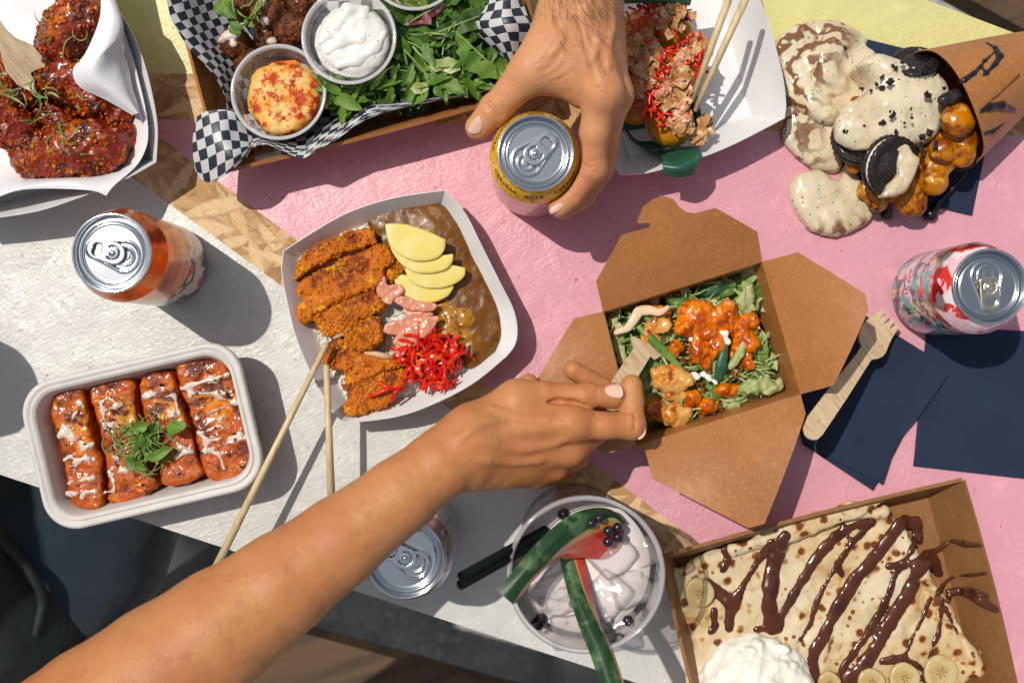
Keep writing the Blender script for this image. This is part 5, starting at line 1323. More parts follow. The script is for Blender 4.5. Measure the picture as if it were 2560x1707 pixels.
# ---------------------------------------------------------------- salad leaves
sal = [(1060, 700), (1120, 680), (1300, 605), (1650, 580), (2040, 515), (2180, 470), (2100, 330), (1990, 200), (2060, 20), (2080, -120), (1750, -120), (1500, 30), (1470, 330), (1360, 470), (1200, 520), (1060, 560), (1000, 650)]
def leaves(name, Z, poly, n, z0, z1, L, mat, lobes, label, cat, wr=(.14, .32), pitch=.45):
    ps = []
    for x, y in scatter(poly, n):
        l = L * rnd.uniform(.5, 1.15); lo = rnd.choice(lobes)
        ps.append(place(leafmesh(l, l * rnd.uniform(*wr), lo, rnd.uniform(-.1, .35), rnd.uniform(.1, .4), 10, 2), W(Z, x, y, rnd.uniform(z0, z1)), rnd.uniform(0, 6.28), rnd.uniform(-pitch, pitch), rnd.uniform(-.7, .7)))
    v, f = join(ps); return tag(mesh_obj(name, v, f, mat), label, cat, kind='stuff')
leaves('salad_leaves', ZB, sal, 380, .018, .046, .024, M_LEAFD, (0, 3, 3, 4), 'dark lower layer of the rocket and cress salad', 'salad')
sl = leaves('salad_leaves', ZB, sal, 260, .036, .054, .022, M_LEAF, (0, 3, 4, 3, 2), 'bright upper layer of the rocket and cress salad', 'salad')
ps = []
for x, y in scatter(sal, 30):
    c = W(ZB, x, y, rnd.uniform(.046, .056)); ps.append(tube(spline(curlpath(c, rnd.uniform(.015, .032), .03), 3), rnd.uniform(.0006, .0010), 5))
v, f = join(ps); mesh_obj('stems', v, f, M_STEM, sl)
def lobed_leaf(name, pts, mid, z, mat, label, group='large salad leaves'):
    pl = [W(ZB, x, y, z) for x, y in pts]; m0, m1 = W(ZB, *mid[0], z), W(ZB, *mid[1], z); d = (m1 - m0).normalized(); n = Vector((-d.y, d.x, 0))
    zf = lambda x, y: z + abs((Vector((x, y, z)) - m0).dot(n)) * .22 + .0012 * math.sin((Vector((x, y, z)) - m0).dot(d) * 420)
    o = gridpoly(pl, .0022, zf, name, mat, thick=.0003); tag(o, label, 'salad leaf', group)
    q = spline([Vector((m0.x, m0.y, z + .0004)), m0.lerp(m1, .5) + Vector((0, 0, .0012)), Vector((m1.x, m1.y, z + .0006))], 6); V, F = tube(q, [.0007] * 8 + [.0005] * (len(q) - 8), 6); mesh_obj('midrib', V, F, M_STEM, o)
lobed_leaf('rocket_leaf', [(1855, 205), (1925, 250), (1960, 300), (1930, 330), (1990, 320), (2030, 350), (2000, 380), (2070, 385), (2110, 420), (2180, 500), (2120, 505), (2060, 490), (2010, 500), (1980, 470), (1930, 455), (1905, 410), (1870, 430), (1880, 370), (1850, 330), (1875, 290), (1845, 250)], ((1850, 200), (2165, 500)), .058, M_LEAF, 'big lobed rocket leaf nearest the thumb')
lobed_leaf('salad_leaf', [(1650, 240), (1730, 180), (1850, 110), (1950, 60), (2050, 50), (2100, 80), (2060, 130), (1980, 190), (1860, 230), (1740, 250)], ((1640, 245), (2090, 70)), .055, M_LEAFD, 'long dark oval leaf across the top of the salad')
lobed_leaf('purple_leaf', [(1530, 160), (1570, 120), (1640, 90), (1720, 50), (1775, 20), (1760, 70), (1700, 120), (1700, 165), (1640, 150), (1580, 165)], ((1530, 160), (1775, 25)), .056, M_RADI, 'small purple radicchio leaf under the relish cup')
lobed_leaf('salad_leaf', [(1965, 500), (2010, 485), (2060, 500), (2100, 545), (2060, 565), (2000, 562), (1970, 535)], ((1965, 505), (2095, 550)), .053, M_LEAF, 'small round leaf in the lower right corner of the salad')
lobed_leaf('salad_leaf', [(1680, 420), (1720, 380), (1800, 360), (1870, 390), (1880, 440), (1820, 470), (1760, 440), (1720, 460)], ((1680, 425), (1880, 420)), .055, M_LETT, 'pale crinkled leaf in the middle of the salad')
lobed_leaf('salad_leaf', [(1565, 560), (1600, 520), (1670, 515), (1680, 560), (1640, 590), (1600, 595)], ((1565, 565), (1680, 540)), .053, M_LETT, 'small pale leaf above the front edge of the kraft tray')

# ---------------------------------------------------------------- octopus balls
tk = [(1468, 850, 172, .030, 'fried octopus ball nearest the banana leaf, golden and bare in front'), (1230, 745, 120, .026, 'fried octopus ball half under the knuckles'), (1500, 600, 150, .030, 'fried octopus ball by the chopstick tips'), (1560, 430, 140, .030, 'fried octopus ball under the largest heap of red ginger'),
      (1290, 520, 140, .028, 'fried octopus ball in the left row, middle'), (1250, 200, 140, .028, 'fried octopus ball in the left row near the top'), (1500, 220, 140, .030, 'fried octopus ball right of the wrist, buried in flakes'), (1460, 40, 130, .028, 'fried octopus ball at the top under the dark leaf')]
for i, (x, y, rp, z, lb) in enumerate(tk):
    c = W(ZC, x, y, z); r = rp / 2.735 / 3.25e3 * .94; f = Field(c - Vector((r * 1.3,) * 3), c + Vector((r * 1.3,) * 3), .0014); f.ell(c, (r, r, r * .9), k=0); f.noise(.0016, .012, 3, 80 + i); V, F = f.mesh()
    tag(mesh_obj('octopus_ball', V, F, M_TAKO), lb, 'octopus ball', 'fried octopus balls')
bl = [[[(1150, 850, .010), (1240, 960, .006), (1400, 960, .006)], [(1200, 960, .008), (1330, 1040, .010), (1520, 1000, .010)], [(1390, 1060, .036), (1500, 1080, .040), (1650, 1010, .040)], [(1410, 1130, .050), (1530, 1140, .053), (1672, 1080, .050)], [(1425, 1200, .044), (1530, 1214, .047), (1622, 1195, .044)]],
      [[(1600, 420, .022), (1680, 520, .026)], [(1560, 620, .02), (1650, 640, .026)], [(1600, 800, .02), (1680, 800, .026)], [(1560, 960, .02), (1690, 940, .03)]],
      [[(1100, -120, .062), (1400, -140, .068), (1640, -120, .060)], [(1120, 10, .060), (1400, 6, .066), (1605, 20, .058)], [(1140, 26, .050), (1400, 20, .050), (1600, 40, .046)]],
      [[(1000, 300, .008), (1200, 200, .006)], [(1060, 700, .008), (1250, 700, .006)], [(1120, 900, .012), (1300, 880, .006)]]]
for rws, lb in zip(bl, ('strip of dark banana leaf hanging over the lower rim of the tray', 'strip of banana leaf standing along the right of the octopus balls', 'banana leaf across the top of the octopus balls', 'banana leaf lying under the left row of octopus balls')):
    V, F, U = sheet([[W(ZC, *p) for p in r] for r in rws], 7, 7, wob=.0006); o = mesh_obj('banana_leaf', V, F, M_BLEAF); solid(o, .0004); tag(o, lb, 'banana leaf', 'banana leaf strips')
def flakes(name, Z, spots, n, L, w_, mat, label, cat, zr=.004):
    ps = []
    for _ in range(n):
        x, y, z, R = rnd.choice(spots); a = rnd.uniform(0, 6.28); q = R * math.sqrt(rnd.random()); c = W(Z, x + q * math.cos(a), y + q * math.sin(a), z - (q / R) ** 2 * .006 + rnd.uniform(0, zr))
        l = L * rnd.uniform(.5, 1.3); d = Vector((math.cos(a * 3), math.sin(a * 3), 0)); s = Vector((-d.y, d.x, 0)); rows = []
        ph, am = rnd.uniform(0, 6), rnd.uniform(.0010, .0030); wd = w_ * rnd.uniform(.5, 1.3)
        for i in range(4):
            t = i / 3 - .5; rows.append([c + d * (t * l) + s * (wd * k * (.4 + rnd.uniform(.2, .8))) + Vector((0, 0, am * math.sin(ph + t * 6 + k * 2) + abs(k) * rnd.uniform(0, .0015))) for k in (-.5, 0, .5)])
        V, F, U = sheet(rows, 2, 2); ps.append((V, F))
    v, f = join(ps); return tag(mesh_obj(name, v, f, mat), label, cat, kind='stuff')
flakes('bonito_flakes', ZC, [(1240, 300, .052, 110), (1300, 450, .052, 130), (1280, 620, .050, 90), (1460, 110, .056, 110), (1540, 560, .056, 70), (1500, 680, .056, 90), (1640, 320, .048, 40), (1540, 850, .054, 50), (1190, 420, .048, 70)], 190, .014, .0075, M_BONITO, 'curled tan bonito flakes strewn over the octopus balls', 'bonito flakes', .007)
flakes('bonito_flakes', ZC, [(1700, 860, .044, 50), (1650, 930, .044, 30)], 16, .013, .006, M_BONITO, 'few pale bonito flakes fallen on the white tray', 'bonito flakes')
M_PFLAKE = food('ginger tinted flakes', [(.72, .40, .28), ((.70, .14, .06), 90, .5, .62), ((.74, .58, .42), 120, .56, .66)], rough=.4)
flakes('bonito_flakes', ZC, [(1530, 430, .056, 80), (1520, 780, .056, 80), (1440, 640, .054, 80), (1400, 90, .056, 60)], 90, .009, .004, M_PFLAKE, 'small pink stained bonito flakes on the octopus balls', 'bonito flakes', .006)
ps = []
for x, y, n, R in ((1560, 380, 34, .016), (1400, 700, 26, .014), (1420, 780, 16, .011), (1330, 80, 18, .012), (1410, 490, 12, .010), (1240, 200, 12, .012), (1620, 480, 12, .010), (1310, 680, 10, .010)):
    for _ in range(n):
        a = rnd.uniform(0, 6.28); q = R * math.sqrt(rnd.random()); c = W(ZC, x, y, rnd.uniform(.050, .058)) + Vector((math.cos(a) * q, math.sin(a) * q, 0)); ps.append(tube(curlpath(c, rnd.uniform(.005, .011), .006), [.0004] + [rnd.uniform(.0009, .0014)] * 7 + [.0004], 5))
v, f = join(ps); tag(mesh_obj('red_ginger_shreds', v, f, M_RGIN), 'red pickled ginger shreds scattered on the octopus balls', 'pickled ginger', kind='stuff')

# ---------------------------------------------------------------- bubble waffle cone
ring = [(1010, 345, .040), (1120, 332, .052), (1225, 405, .070), (1325, 545, .082), (1410, 740, .080), (1462, 930, .062), (1440, 1035, .040), (1340, 1110, .020), (1150, 1090, .008), (980, 860, .005), (930, 600, .006), (950, 430, .016)]
rp = spline([W(ZD, *p) for p in ring], 5, True); apex = W(ZD, 2300, 130, .016)
cone = thing('waffle_cone_sleeve', 'brown kraft paper cone streaked with chocolate, lying on its side at the right edge', 'paper cone', (sum(rp, Vector()) / len(rp)).to_tuple()[:2] + (.004,))
rings = []
for k in range(9):
    t = k / 9; rings.append([Vector(p.lerp(apex, t)) + Vector((0, 0, .010 * math.sin(PI * t) * (1 if p.z > .03 else 0))) for p in rp])
V, F = ring_loft(rings, False); V.append(apex); nb = len(rings[0]); F += [(8 * nb + i, 8 * nb + (i + 1) % nb, len(V) - 1) for i in range(nb)]
co_n = mesh_obj('paper_sleeve', V, F, M_KRAFT, cone); solid(co_n, .0006, -1)
V, F = tube([W(ZD, 1440, 700, .0835), W(ZD, 1560, 610, .078), W(ZD, 1700, 480, .074)], [.0002, .0006, .0006], 4); mesh_obj('sleeve_seam', V, F, M_KRAFTD, cone)
def on_cone(x, y, lift=.0008):
    best = None
    o_ = Vector((0, 0, H_CAM)); d_ = (W(ZD, x, y, .0) - o_).normalized()
    from mathutils.geometry import intersect_ray_tri
    zt = None
    for a_, b_ in zip(range(nb), list(range(1, nb)) + [0]):
        for k in range(8):
            qd = [rings[k][a_], rings[k][b_], rings[k + 1][b_], rings[k + 1][a_]]
            for tri in ((qd[0], qd[1], qd[2]), (qd[0], qd[2], qd[3])):
                h = intersect_ray_tri(*tri, d_, o_, True)
                if h is not None and (zt is None or h.z > zt.z): zt = h
    return (zt + Vector((0, 0, lift))) if zt is not None else W(ZD, x, y, .07)
f = Field(*bounds(rp + [W(ZD, 1720, 200, .05)], .02, .0, .10), .0012)
for pts, rr in ((((1480, 285), (1540, 320), (1570, 370), (1540, 420), (1480, 480), (1440, 510)), (.0012, .0020, .0026, .0020, .0016, .0008)), (((1480, 480), (1440, 440), (1470, 400), (1540, 340)), (.0016, .0010, .0016, .0010)), (((1330, 530), (1400, 480), (1450, 430)), (.0026, .0020, .0012)),
                (((1440, 730), (1500, 700), (1580, 690), (1660, 720)), (.0016, .0030, .0034, .0020)), (((1470, 870), (1520, 860), (1600, 800)), (.0018, .0022, .0010))):
    q = [on_cone(x, y, -.0006) for x, y in pts]; f.chain(q, rr, .002)
V, F = f.mesh(); mesh_obj('chocolate_streaks', V, F, M_CHOCD, cone)
f = Field(*bounds([W(ZD, x, y, .03) for x, y in ((560, 560), (1480, 1440))], .01, .0, .10), .0014)
for x, y, r, z in ((1290, 785, 112, .060), (1190, 985, 82, .050), (1320, 1010, 92, .046), (1135, 1180, 108, .036), (985, 1320, 108, .026), (770, 1320, 84, .020), (640, 680, 60, .034), (690, 1240, 70, .020), (620, 1070, 70, .024), (1390, 880, 70, .040), (900, 1200, 110, .020)):
    rr = r / 2.6136 / 3.3e3; f.ell(W(ZD, x, y, z), (rr * rnd.uniform(.92, 1.08), rr * rnd.uniform(.84, 1.0), rr * .72), Matrix.Rotation(rnd.uniform(0, 3), 4, 'Z'), .0045)
f.chain([W(ZD, 1300, 900, .04), W(ZD, 1000, 1200, .02), W(ZD, 750, 1250, .014)], [.014, .014, .010], .004)
f.noise(.0020, .012, 3, 11); f.noise(.0006, .004, 3, 12); V, F = f.mesh(); wf = tag(mesh_obj('bubble_waffle', V, F, M_WAFFLE), 'golden bubble waffle spilling out of the kraft cone', 'waffle')
def pool(label, pts, z0, z1, mat, rd=.0045, dome=.004, noises=((.0026, .020), (.0009, .006)), name='melted_ice_cream', cat='ice cream', group='melted ice cream puddles', seed=0.0, extra=None):
    return noisy_slab(name, ZD, pts, z0, z1, mat, .0014, rd, dome, noises, label=label, cat=cat, group=group, seed=seed, extra=extra)
i1 = [(95, 300), (180, 190), (300, 132), (480, 120), (600, 160), (692, 230), (712, 290), (770, 350), (803, 450), (760, 560), (690, 640), (600, 740), (540, 772), (400, 752), (250, 710), (180, 640), (150, 500), (110, 380)]
i2 = [(165, 690), (300, 700), (530, 772), (552, 900), (552, 1000), (520, 1112), (380, 1108), (270, 1052), (190, 970), (150, 860)]
def ridges1(f):
    for pts, r in ((((420, 480), (420, 380), (480, 300), (560, 260)), .006), (((300, 560), (340, 680), (440, 760), (560, 760)), .005), (((420, 400), (440, 500), (520, 560)), .004)):
        f.chain([W(ZD, x, y, .012) for x, y in pts], [r * .6] + [r] * (len(pts) - 2) + [r * .5], .012)
pool('largest melted ice cream puddle, swirled with brown at its left', i1, -.002, .010, M_CREAM, extra=ridges1)
pool('melted ice cream lobe below the largest puddle', i2, -.002, .008, M_CREAM, seed=5)
i3 = [(255, 1130), (400, 1112), (510, 1165), (545, 1090), (585, 1060), (640, 1120), (690, 1230), (745, 1380), (720, 1440), (640, 1492), (480, 1542), (340, 1505), (270, 1430), (222, 1330), (208, 1220)]
pool('melted ice cream puddle lying alone on the pink paint, glossy at its foot', i3, -.002, .009, M_CREAM2, seed=9)
def topext(f):
    f.ell(W(ZD, 760, 850, .044), (.034, .019, .011), k=.006)
i4 = [(640, 420), (760, 348), (880, 372), (1000, 425), (1120, 432), (1200, 500), (1245, 580), (1250, 670), (1185, 850), (1090, 930), (1000, 930), (820, 900), (700, 940), (560, 890), (535, 800), (620, 660), (740, 560), (700, 470)]
pool('thick cream sauce heaped in the mouth of the waffle cone', i4, .004, .044, M_CREAM3, rd=.006, dome=.010, noises=((.0032, .018), (.0012, .006)), name='cream_sauce', cat='sauce', group=None, seed=14, extra=topext)
def cookie(c, R, th, tilt, label, cream=True):
    V, F = [], []; pr = []
    for s in (1, -1):
        prof = [(0, .5), (R * .55, .5), (R * .56, .42), (R * .82, .42), (R * .83, .5), (R * .92, .5), (R, .42), (R, .22), (R * .9, .20), (0, .20)]
        v, f = lathe([(r, s * z * th) for r, z in prof], (0, 0, 0), 60)
        for i, q in enumerate(v):
            k = (i % 60); l = i // 60
            if l in (5, 6, 7): q *= 1; q.x *= 1 + .035 * (k % 2); q.y *= 1 + .035 * (k % 2)
        if s < 0: f = [g[::-1] for g in f]
        pr.append((v, f))
    R3 = tilt.to_3x3(); v, f = join(pr); v = [R3 @ q + c for q in v]
    o = mesh_obj('sandwich_biscuit', v, f, M_COOKIE); tag(o, label, 'biscuit', 'black sandwich biscuits')
    if cream:
        v, f = lathe([(0, -.2 * th), (R * .93, -.2 * th), (R * .97, 0), (R * .93, .2 * th), (0, .2 * th)], (0, 0, 0), 48); mesh_obj('filling', [R3 @ q + c for q in v], f, M_WHIP, o)
    return o
cookie(W(ZD, 850, 1085, .052), .0225, .0115, Matrix.Rotation(.50, 4, Vector((.65, .75, 0)).normalized()), 'black sandwich biscuit with cream over its edge, largest and most exposed')
cookie(W(ZD, 1015, 425, .041), .0175, .009, Matrix.Rotation(-.7, 4, Vector((.9, .2, 0)).normalized()), 'black sandwich biscuit sunk in cream at the upper rim of the cone')
cookie(W(ZD, 655, 900, .034), .0215, .010, Matrix.Rotation(-.30, 4, Vector((.9, .3, 0)).normalized()), 'black sandwich biscuit coated with cream, left of the exposed one')
f = Field(*bounds([W(ZD, x, y, .05) for x, y in ((520, 560), (1160, 1340))], .01, .03, .078), .0012)
f.ell(W(ZD, 690, 790, .046), (.0225, .0165, .006), Matrix.Rotation(.1, 4, 'Z'), .003)
f.poly(outline(ZD, [(880, 905), (960, 915), (1010, 990), (1050, 1040), (1020, 1150), (950, 1250), (860, 1290), (800, 1275), (850, 1200), (900, 1130), (880, 1040), (860, 960)], .06), .046, .0585, k=.003, rd=.003, dome=.002)
f.noise(.0026, .009, 3, 4); f.noise(.0008, .003, 2, 3); V, F = f.mesh()
tag(mesh_obj('cream_sauce', V, F, M_CREAM3), 'cream sauce running over the tops of the two front biscuits', 'sauce')
ps = []
for x, y, r, z in ((865, 520, 42, .058), (670, 570, 30, .050), (770, 550, 24, .052), (800, 580, 28, .052), (1100, 620, 40, .062), (1210, 577, 26, .062), (865, 745, 36, .060), (800, 805, 34, .056), (900, 862, 34, .060), (1080, 880, 50, .060), (1040, 960, 44, .060), (990, 770, 16, .062), (985, 715, 14, .062), (560, 315, 24, .026), (800, 500, 24, .054), (940, 800, 18, .060), (560, 860, 22, .052), (1060, 450, 34, .060),
                   (1110, 420, 28, .058), (880, 440, 28, .054), (930, 395, 32, .056), (680, 825, 14, .054), (1150, 940, 40, .056), (1070, 1020, 30, .058), (720, 590, 20, .052), (410, 800, 14, .018), (500, 270, 12, .026), (380, 395, 12, .024), (350, 610, 12, .024)):
    for _ in range(3):
        ps.append(clump(W(ZD, x + rnd.uniform(-r, r) * .5, y + rnd.uniform(-r, r) * .5, z), r / 2.6136 / 3.4e3 * rnd.uniform(.4, .8), squash=.7))
v, f = join(ps); tag(mesh_obj('biscuit_crumbs', v, f, M_COOKIE, smooth=False), 'black biscuit crumbs sprinkled over the melted ice cream', 'biscuit crumbs', kind='stuff')
c = W(ZD, 1248, 638, .064); f = Field(c - Vector((.014,) * 3), c + Vector((.014,) * 3), .001); f.ell(c, (.0105, .006, .005), Matrix.Rotation(.4, 4, 'Z')); f.noise(.002, .005); V, F = f.mesh(); tag(mesh_obj('biscuit_chunk', V, F, M_COOKIE), 'large black biscuit chunk above the topmost waffle bubble', 'biscuit')
for pts, rr, lb in ((((1350, 1125, .016), (1250, 1240, .008), (1160, 1330, .004), (1115, 1400, .003)), (.0010, .0014, .0022, .0062), 'long chocolate syrup drip ending in a round drop on the napkin edge'), (((850, 1330, .012), (840, 1370, .006), (828, 1402, .003)), (.002, .003, .0048), 'short chocolate syrup drop under the waffle bubbles')):
    q = [W(ZD, *p) for p in pts]; f = Field(*bounds(q, .01, -.001, .022), .0008); f.chain(q, rr, .002); f.plane_cut(.0008); V, F = f.mesh(); tag(mesh_obj('syrup_drip', V, F, M_CHOCD), lb, 'syrup', 'chocolate syrup drips')

# ---------------------------------------------------------------- chicken salad in the kraft box
M_LETTM = leaf_mat('mixed lettuce', (.07, .13, .02), (.33, .40, .13), .5)
bx = bbt; cb_ = sum(bxc, Vector()) / 4; cb_.z = 0
cor = [Vector((cb_.x + (v.x - cb_.x) * .89, cb_.y + (v.y - cb_.y) * .89, 0)) for v in bxc]
f = Field(*bounds(cor, .004, -.002, .06), .0018); f.poly(cor, .003, .030, k=0, rd=.004, dome=.006); f.noise(.006, .022, 3, 3); f.noise(.0022, .006, 3, 5); V, F = f.mesh()
lt = tag(mesh_obj('shredded_lettuce', V, F, M_LETTM), 'bed of shredded lettuce filling the kraft box', 'salad')
gpoly = [ZG(380, 580), ZG(1020, 390), ZG(1150, 880), ZG(560, 1080)]
IDP = lambda x, y: (x, y)
ps = []
for x, y in scatter(gpoly, 150):
    l = rnd.uniform(.010, .026); ps.append(place(leafmesh(l, l * rnd.uniform(.15, .4), 0, .3, .3, 8, 2, .4), P(x, y, rnd.uniform(.032, .040)), rnd.uniform(0, 6.28), rnd.uniform(-.4, .5), rnd.uniform(-.8, .8)))
v, f = join(ps); mesh_obj('lettuce_shreds', v, f, M_LETT, lt)['kind'] = 'stuff'
ps = []
for x, y in scatter(gpoly, 60):
    l = rnd.uniform(.010, .024); ps.append(place(leafmesh(l, l * rnd.uniform(.15, .4), 0, .3, .3, 8, 2, .4), P(x, y, rnd.uniform(.032, .040)), rnd.uniform(0, 6.28), rnd.uniform(-.4, .5), rnd.uniform(-.8, .8)))
v, f = join(ps); mesh_obj('green_shreds', v, f, M_ONION, lt)['kind'] = 'stuff'
chk = [(1020, 330, 185, 130, .2, .046, 0, 'largest orange glazed chicken piece, striped with dressing'), (1275, 370, 85, 145, .05, .044, 0, 'upright orange chicken piece near the top right corner of the box'), (1455, 400, 90, 85, 0, .042, 0, 'small orange chicken piece against the right side of the box'), (1455, 560, 100, 90, .3, .043, 0, 'orange chicken piece above the light green onion strip'),
       (1160, 580, 85, 120, -.1, .045, 0, 'orange chicken piece in the centre of the box'), (650, 440, 110, 65, -.3, .042, 1, 'pale chicken sliver beside the long onion strip'), (1010, 640, 52, 110, 0, .045, 0, 'thin orange chicken strip below the dark crisp bits'), (745, 940, 150, 105, .1, .046, 1, 'large pale chicken piece right of the held fork'),
       (820, 1290, 115, 100, .2, .040, 1, 'glossy chicken piece nearest the fingertips at the bottom'), (600, 1240, 85, 90, 0, .034, 0, 'dark shaded chicken piece behind the fingers'), (1300, 1035, 95, 58, .3, .040, 0, 'small orange chicken piece beside the white lettuce heart'), (1480, 730, 55, 95, .2, .040, 0, 'reddish chicken strip at the right of the light onion strip'),
       (770, 670, 48, 75, 0, .043, 0, 'small orange chicken bit under the long onion strip'), (800, 1100, 90, 40, .2, .042, 1, 'thin chicken slice below the large pale piece'),
       (940, 470, 95, 60, .3, .046, 0, 'orange chicken bit directly under the largest piece'), (1080, 760, 60, 80, 0, .042, 0, 'orange chicken bit below the centre piece'), (560, 560, 80, 60, .4, .040, 1, 'pale chicken bit behind the fork head'), (1380, 700, 60, 80, 0, .040, 0, 'orange chicken bit between the two onion pieces at the right'), (1080, 500, 60, 50, 0, .046, 0, 'small orange chicken bit between the largest and centre pieces'),
       (960, 1130, 70, 60, 0, .042, 0, 'orange chicken bit in the crisp bits at the bottom'), (640, 320, 80, 50, .2, .038, 0, 'orange chicken bit near the top left under the dressed strip'), (1370, 480, 50, 60, 0, .042, 0, 'narrow orange chicken bit beside the top right pair'), (1120, 1210, 80, 50, 0, .040, 0, 'dark orange chicken bit at the foot of the salad')]
for i, (x, y, rx, ry_, a, z, pale, lb) in enumerate(chk):
    c = W(ZO, x, y, z + .0048); s = 1 / 3.824 / 3.22e3; rx, ry_ = rx * s * 1.36, ry_ * s * 1.36; m = max(rx, ry_) * 1.3 + .004
    f = Field(c - Vector((m, m, .016)), c + Vector((m, m, .018)), .0011); f.ell(c, (rx * .85, ry_ * .85, .0075), Matrix.Rotation(-a, 4, 'Z'), 0)
    for k in range(4):
        aa = rnd.uniform(0, 6.28); f.ell(c + Vector((math.cos(aa) * rx * .6, math.sin(aa) * ry_ * .6, rnd.uniform(-.001, .003))), (rx * .45, ry_ * .45, .0065), k=.003)
    f.noise(.0034, .009, 3, 100 + i * 3.0); f.noise(.0012, .003, 2, 7); V, F = f.mesh(); tag(mesh_obj('chicken_piece', V, F, M_CHICKP if pale else M_CHICK), lb, 'chicken piece', 'glazed chicken pieces')
def strip(label, pts, r, mat, name='onion_strip', cat='spring onion', group='spring onion strips', flat=.5, Z=ZO, amp=.0009):
    q = spline([W(Z, *p) for p in pts], 5); n = len(q); f = Field(*bounds(q, .012, min(p.z for p in q) - .01, max(p.z for p in q) + .012), .0009)
    f.chain(q, [r * .82 * (.55 + .45 * math.sin(PI * (i + 1) / (n + 1))) for i in range(n)], .0005, flat=flat); f.noise(amp, .005); V, F = f.mesh(); return tag(mesh_obj(name, V, F, mat), label, cat, group)
strip('long green and white onion strip slanting from the fork into the middle', [(450, 445, .052), (600, 590, .054), (740, 730, .053), (860, 860, .050)], .0040, M_ONION)
strip('dark green onion leaf standing in the middle right of the box', [(1275, 620, .054), (1250, 740, .056), (1230, 850, .055), (1200, 960, .051)], .0048, M_ONIOND)
strip('light green onion strip beside the dark onion leaf', [(1450, 600, .054), (1410, 700, .055), (1330, 830, .052)], .0042, M_LETT)
strip('dark onion leaf in the shade along the top wall of the box', [(1000, 130, .042), (1150, 95, .044), (1300, 100, .042)], .0055, M_ONIOND)
strip('onion strip poking up to the top right corner of the box', [(1230, 150, .044), (1300, 120, .046), (1360, 100, .044)], .0036, M_ONION)
strip('green bean shaped onion piece left of the largest chicken', [(760, 200, .048), (830, 230, .050), (900, 200, .048)], .0050, M_ONION)
strip('curved green onion sliver under the dressed strip', [(500, 350, .048), (580, 400, .049), (690, 370, .048)], .0040, M_ONION)
strip('onion sliver at the lower middle of the box', [(1090, 1000, .046), (1170, 1050, .047), (1230, 1100, .045)], .0040, M_ONION)
strip('curved onion rind at the bottom edge of the salad', [(1080, 1150, .044), (1160, 1130, .045), (1225, 1170, .043)], .0032, M_ONION)
strip('dressing coated strip curling along the upper left', [(235, 500, .050), (340, 460, .053), (410, 370, .054), (450, 300, .053), (560, 290, .052), (640, 310, .052), (730, 260, .050)], .0045, M_CREAMD, 'dressed_strip', 'salad strip', None, .7)
strip('white lettuce heart reaching toward the lower right corner', [(1400, 1080, .044), (1500, 1020, .050), (1620, 1020, .050), (1780, 1010, .046)], .0085, M_LETT, 'lettuce_heart', 'lettuce', None, .45, amp=.003)
strip('pale lettuce shred at the bottom right of the salad', [(1240, 1210, .040), (1360, 1190, .042), (1480, 1140, .042)], .0028, M_LETT, 'lettuce_shred', 'lettuce', 'pale lettuce pieces')
strip('pale lettuce shred above the bottom right one', [(1250, 1150, .042), (1330, 1140, .043), (1390, 1080, .042)], .0024, M_LETT, 'lettuce_shred', 'lettuce', 'pale lettuce pieces')
strip('broad pale lettuce piece in the top right corner', [(1430, 290, .044), (1470, 210, .048), (1500, 110, .048)], .0095, M_LETT, 'lettuce_piece', 'lettuce', 'pale lettuce pieces', .3, amp=.0035)
strip('green lettuce edge along the right side of the box', [(1590, 560, .040), (1610, 700, .044), (1630, 850, .044), (1560, 930, .042)], .0070, M_ONION, 'lettuce_piece', 'lettuce', 'pale lettuce pieces', .4, amp=.004)
strip('pale lettuce piece at the left edge of the box', [(170, 360, .042), (230, 430, .044), (250, 560, .042), (300, 760, .040)], .0065, M_LETT, 'lettuce_piece', 'lettuce', 'pale lettuce pieces', .4, amp=.0035)
ps = []
ps0 = []
for _ in range(130):
    x, y = rnd.choice(((560, 520), (1500, 300), (1560, 760), (1560, 900), (1150, 880), (1060, 1080), (300, 420), (900, 1150), (1300, 900), (700, 800), (1000, 180))); c = W(ZO, x + rnd.uniform(-110, 110), y + rnd.uniform(-110, 110), rnd.uniform(.042, .050)); ps0.append(tube(curlpath(c, rnd.uniform(.008, .022), .02), [.0003] + [rnd.uniform(.0006, .0011)] * 7 + [.0003], 5))
v, f = join(ps0[:95]); mesh_obj('lettuce_threads', v, f, M_LETT, lt)['kind'] = 'stuff'
v, f = join(ps0[95:]); mesh_obj('green_threads', v, f, M_ONION, lt)['kind'] = 'stuff'
for x, y, n, R in ((920, 640, 26, 70), (980, 1020, 26, 110), (1150, 1200, 30, 90), (950, 1180, 18, 80), (1060, 900, 14, 90), (520, 240, 12, 60), (790, 110, 8, 50), (1380, 880, 16, 80), (900, 760, 12, 50), (1590, 460, 8, 30)):
    for _ in range(n): ps.append(clump(W(ZO, x + rnd.uniform(-R, R), y + rnd.uniform(-R, R), rnd.uniform(.042, .052)), rnd.uniform(.0009, .0026)))
v, f = join(ps); tag(mesh_obj('crispy_bits', v, f, M_CRISP, smooth=False), 'dark crisp onion bits scattered through the chicken salad', 'crispy onion', kind='stuff')
f = Field(*bounds([W(ZO, 900, 250, .05), W(ZO, 1350, 1050, .05)], .01, .040, .064), .0009)
for pts, r in ((((960, 300), (1050, 340), (1170, 380)), .0020), (((945, 560), (990, 545)), .0026), (((1245, 510), (1275, 520)), .0026), (((1260, 570), (1290, 600)), .0028), (((1040, 880), (1120, 940), (1190, 990)), .0014), (((960, 900), (1000, 930)), .0016)):
    f.chain(spline([W(ZO, x, y, .0535) for x, y in pts], 3), [r * (1 if i % 2 else .6) for i in range(3 * (len(pts) - 1) + 1)], .002, flat=.5)
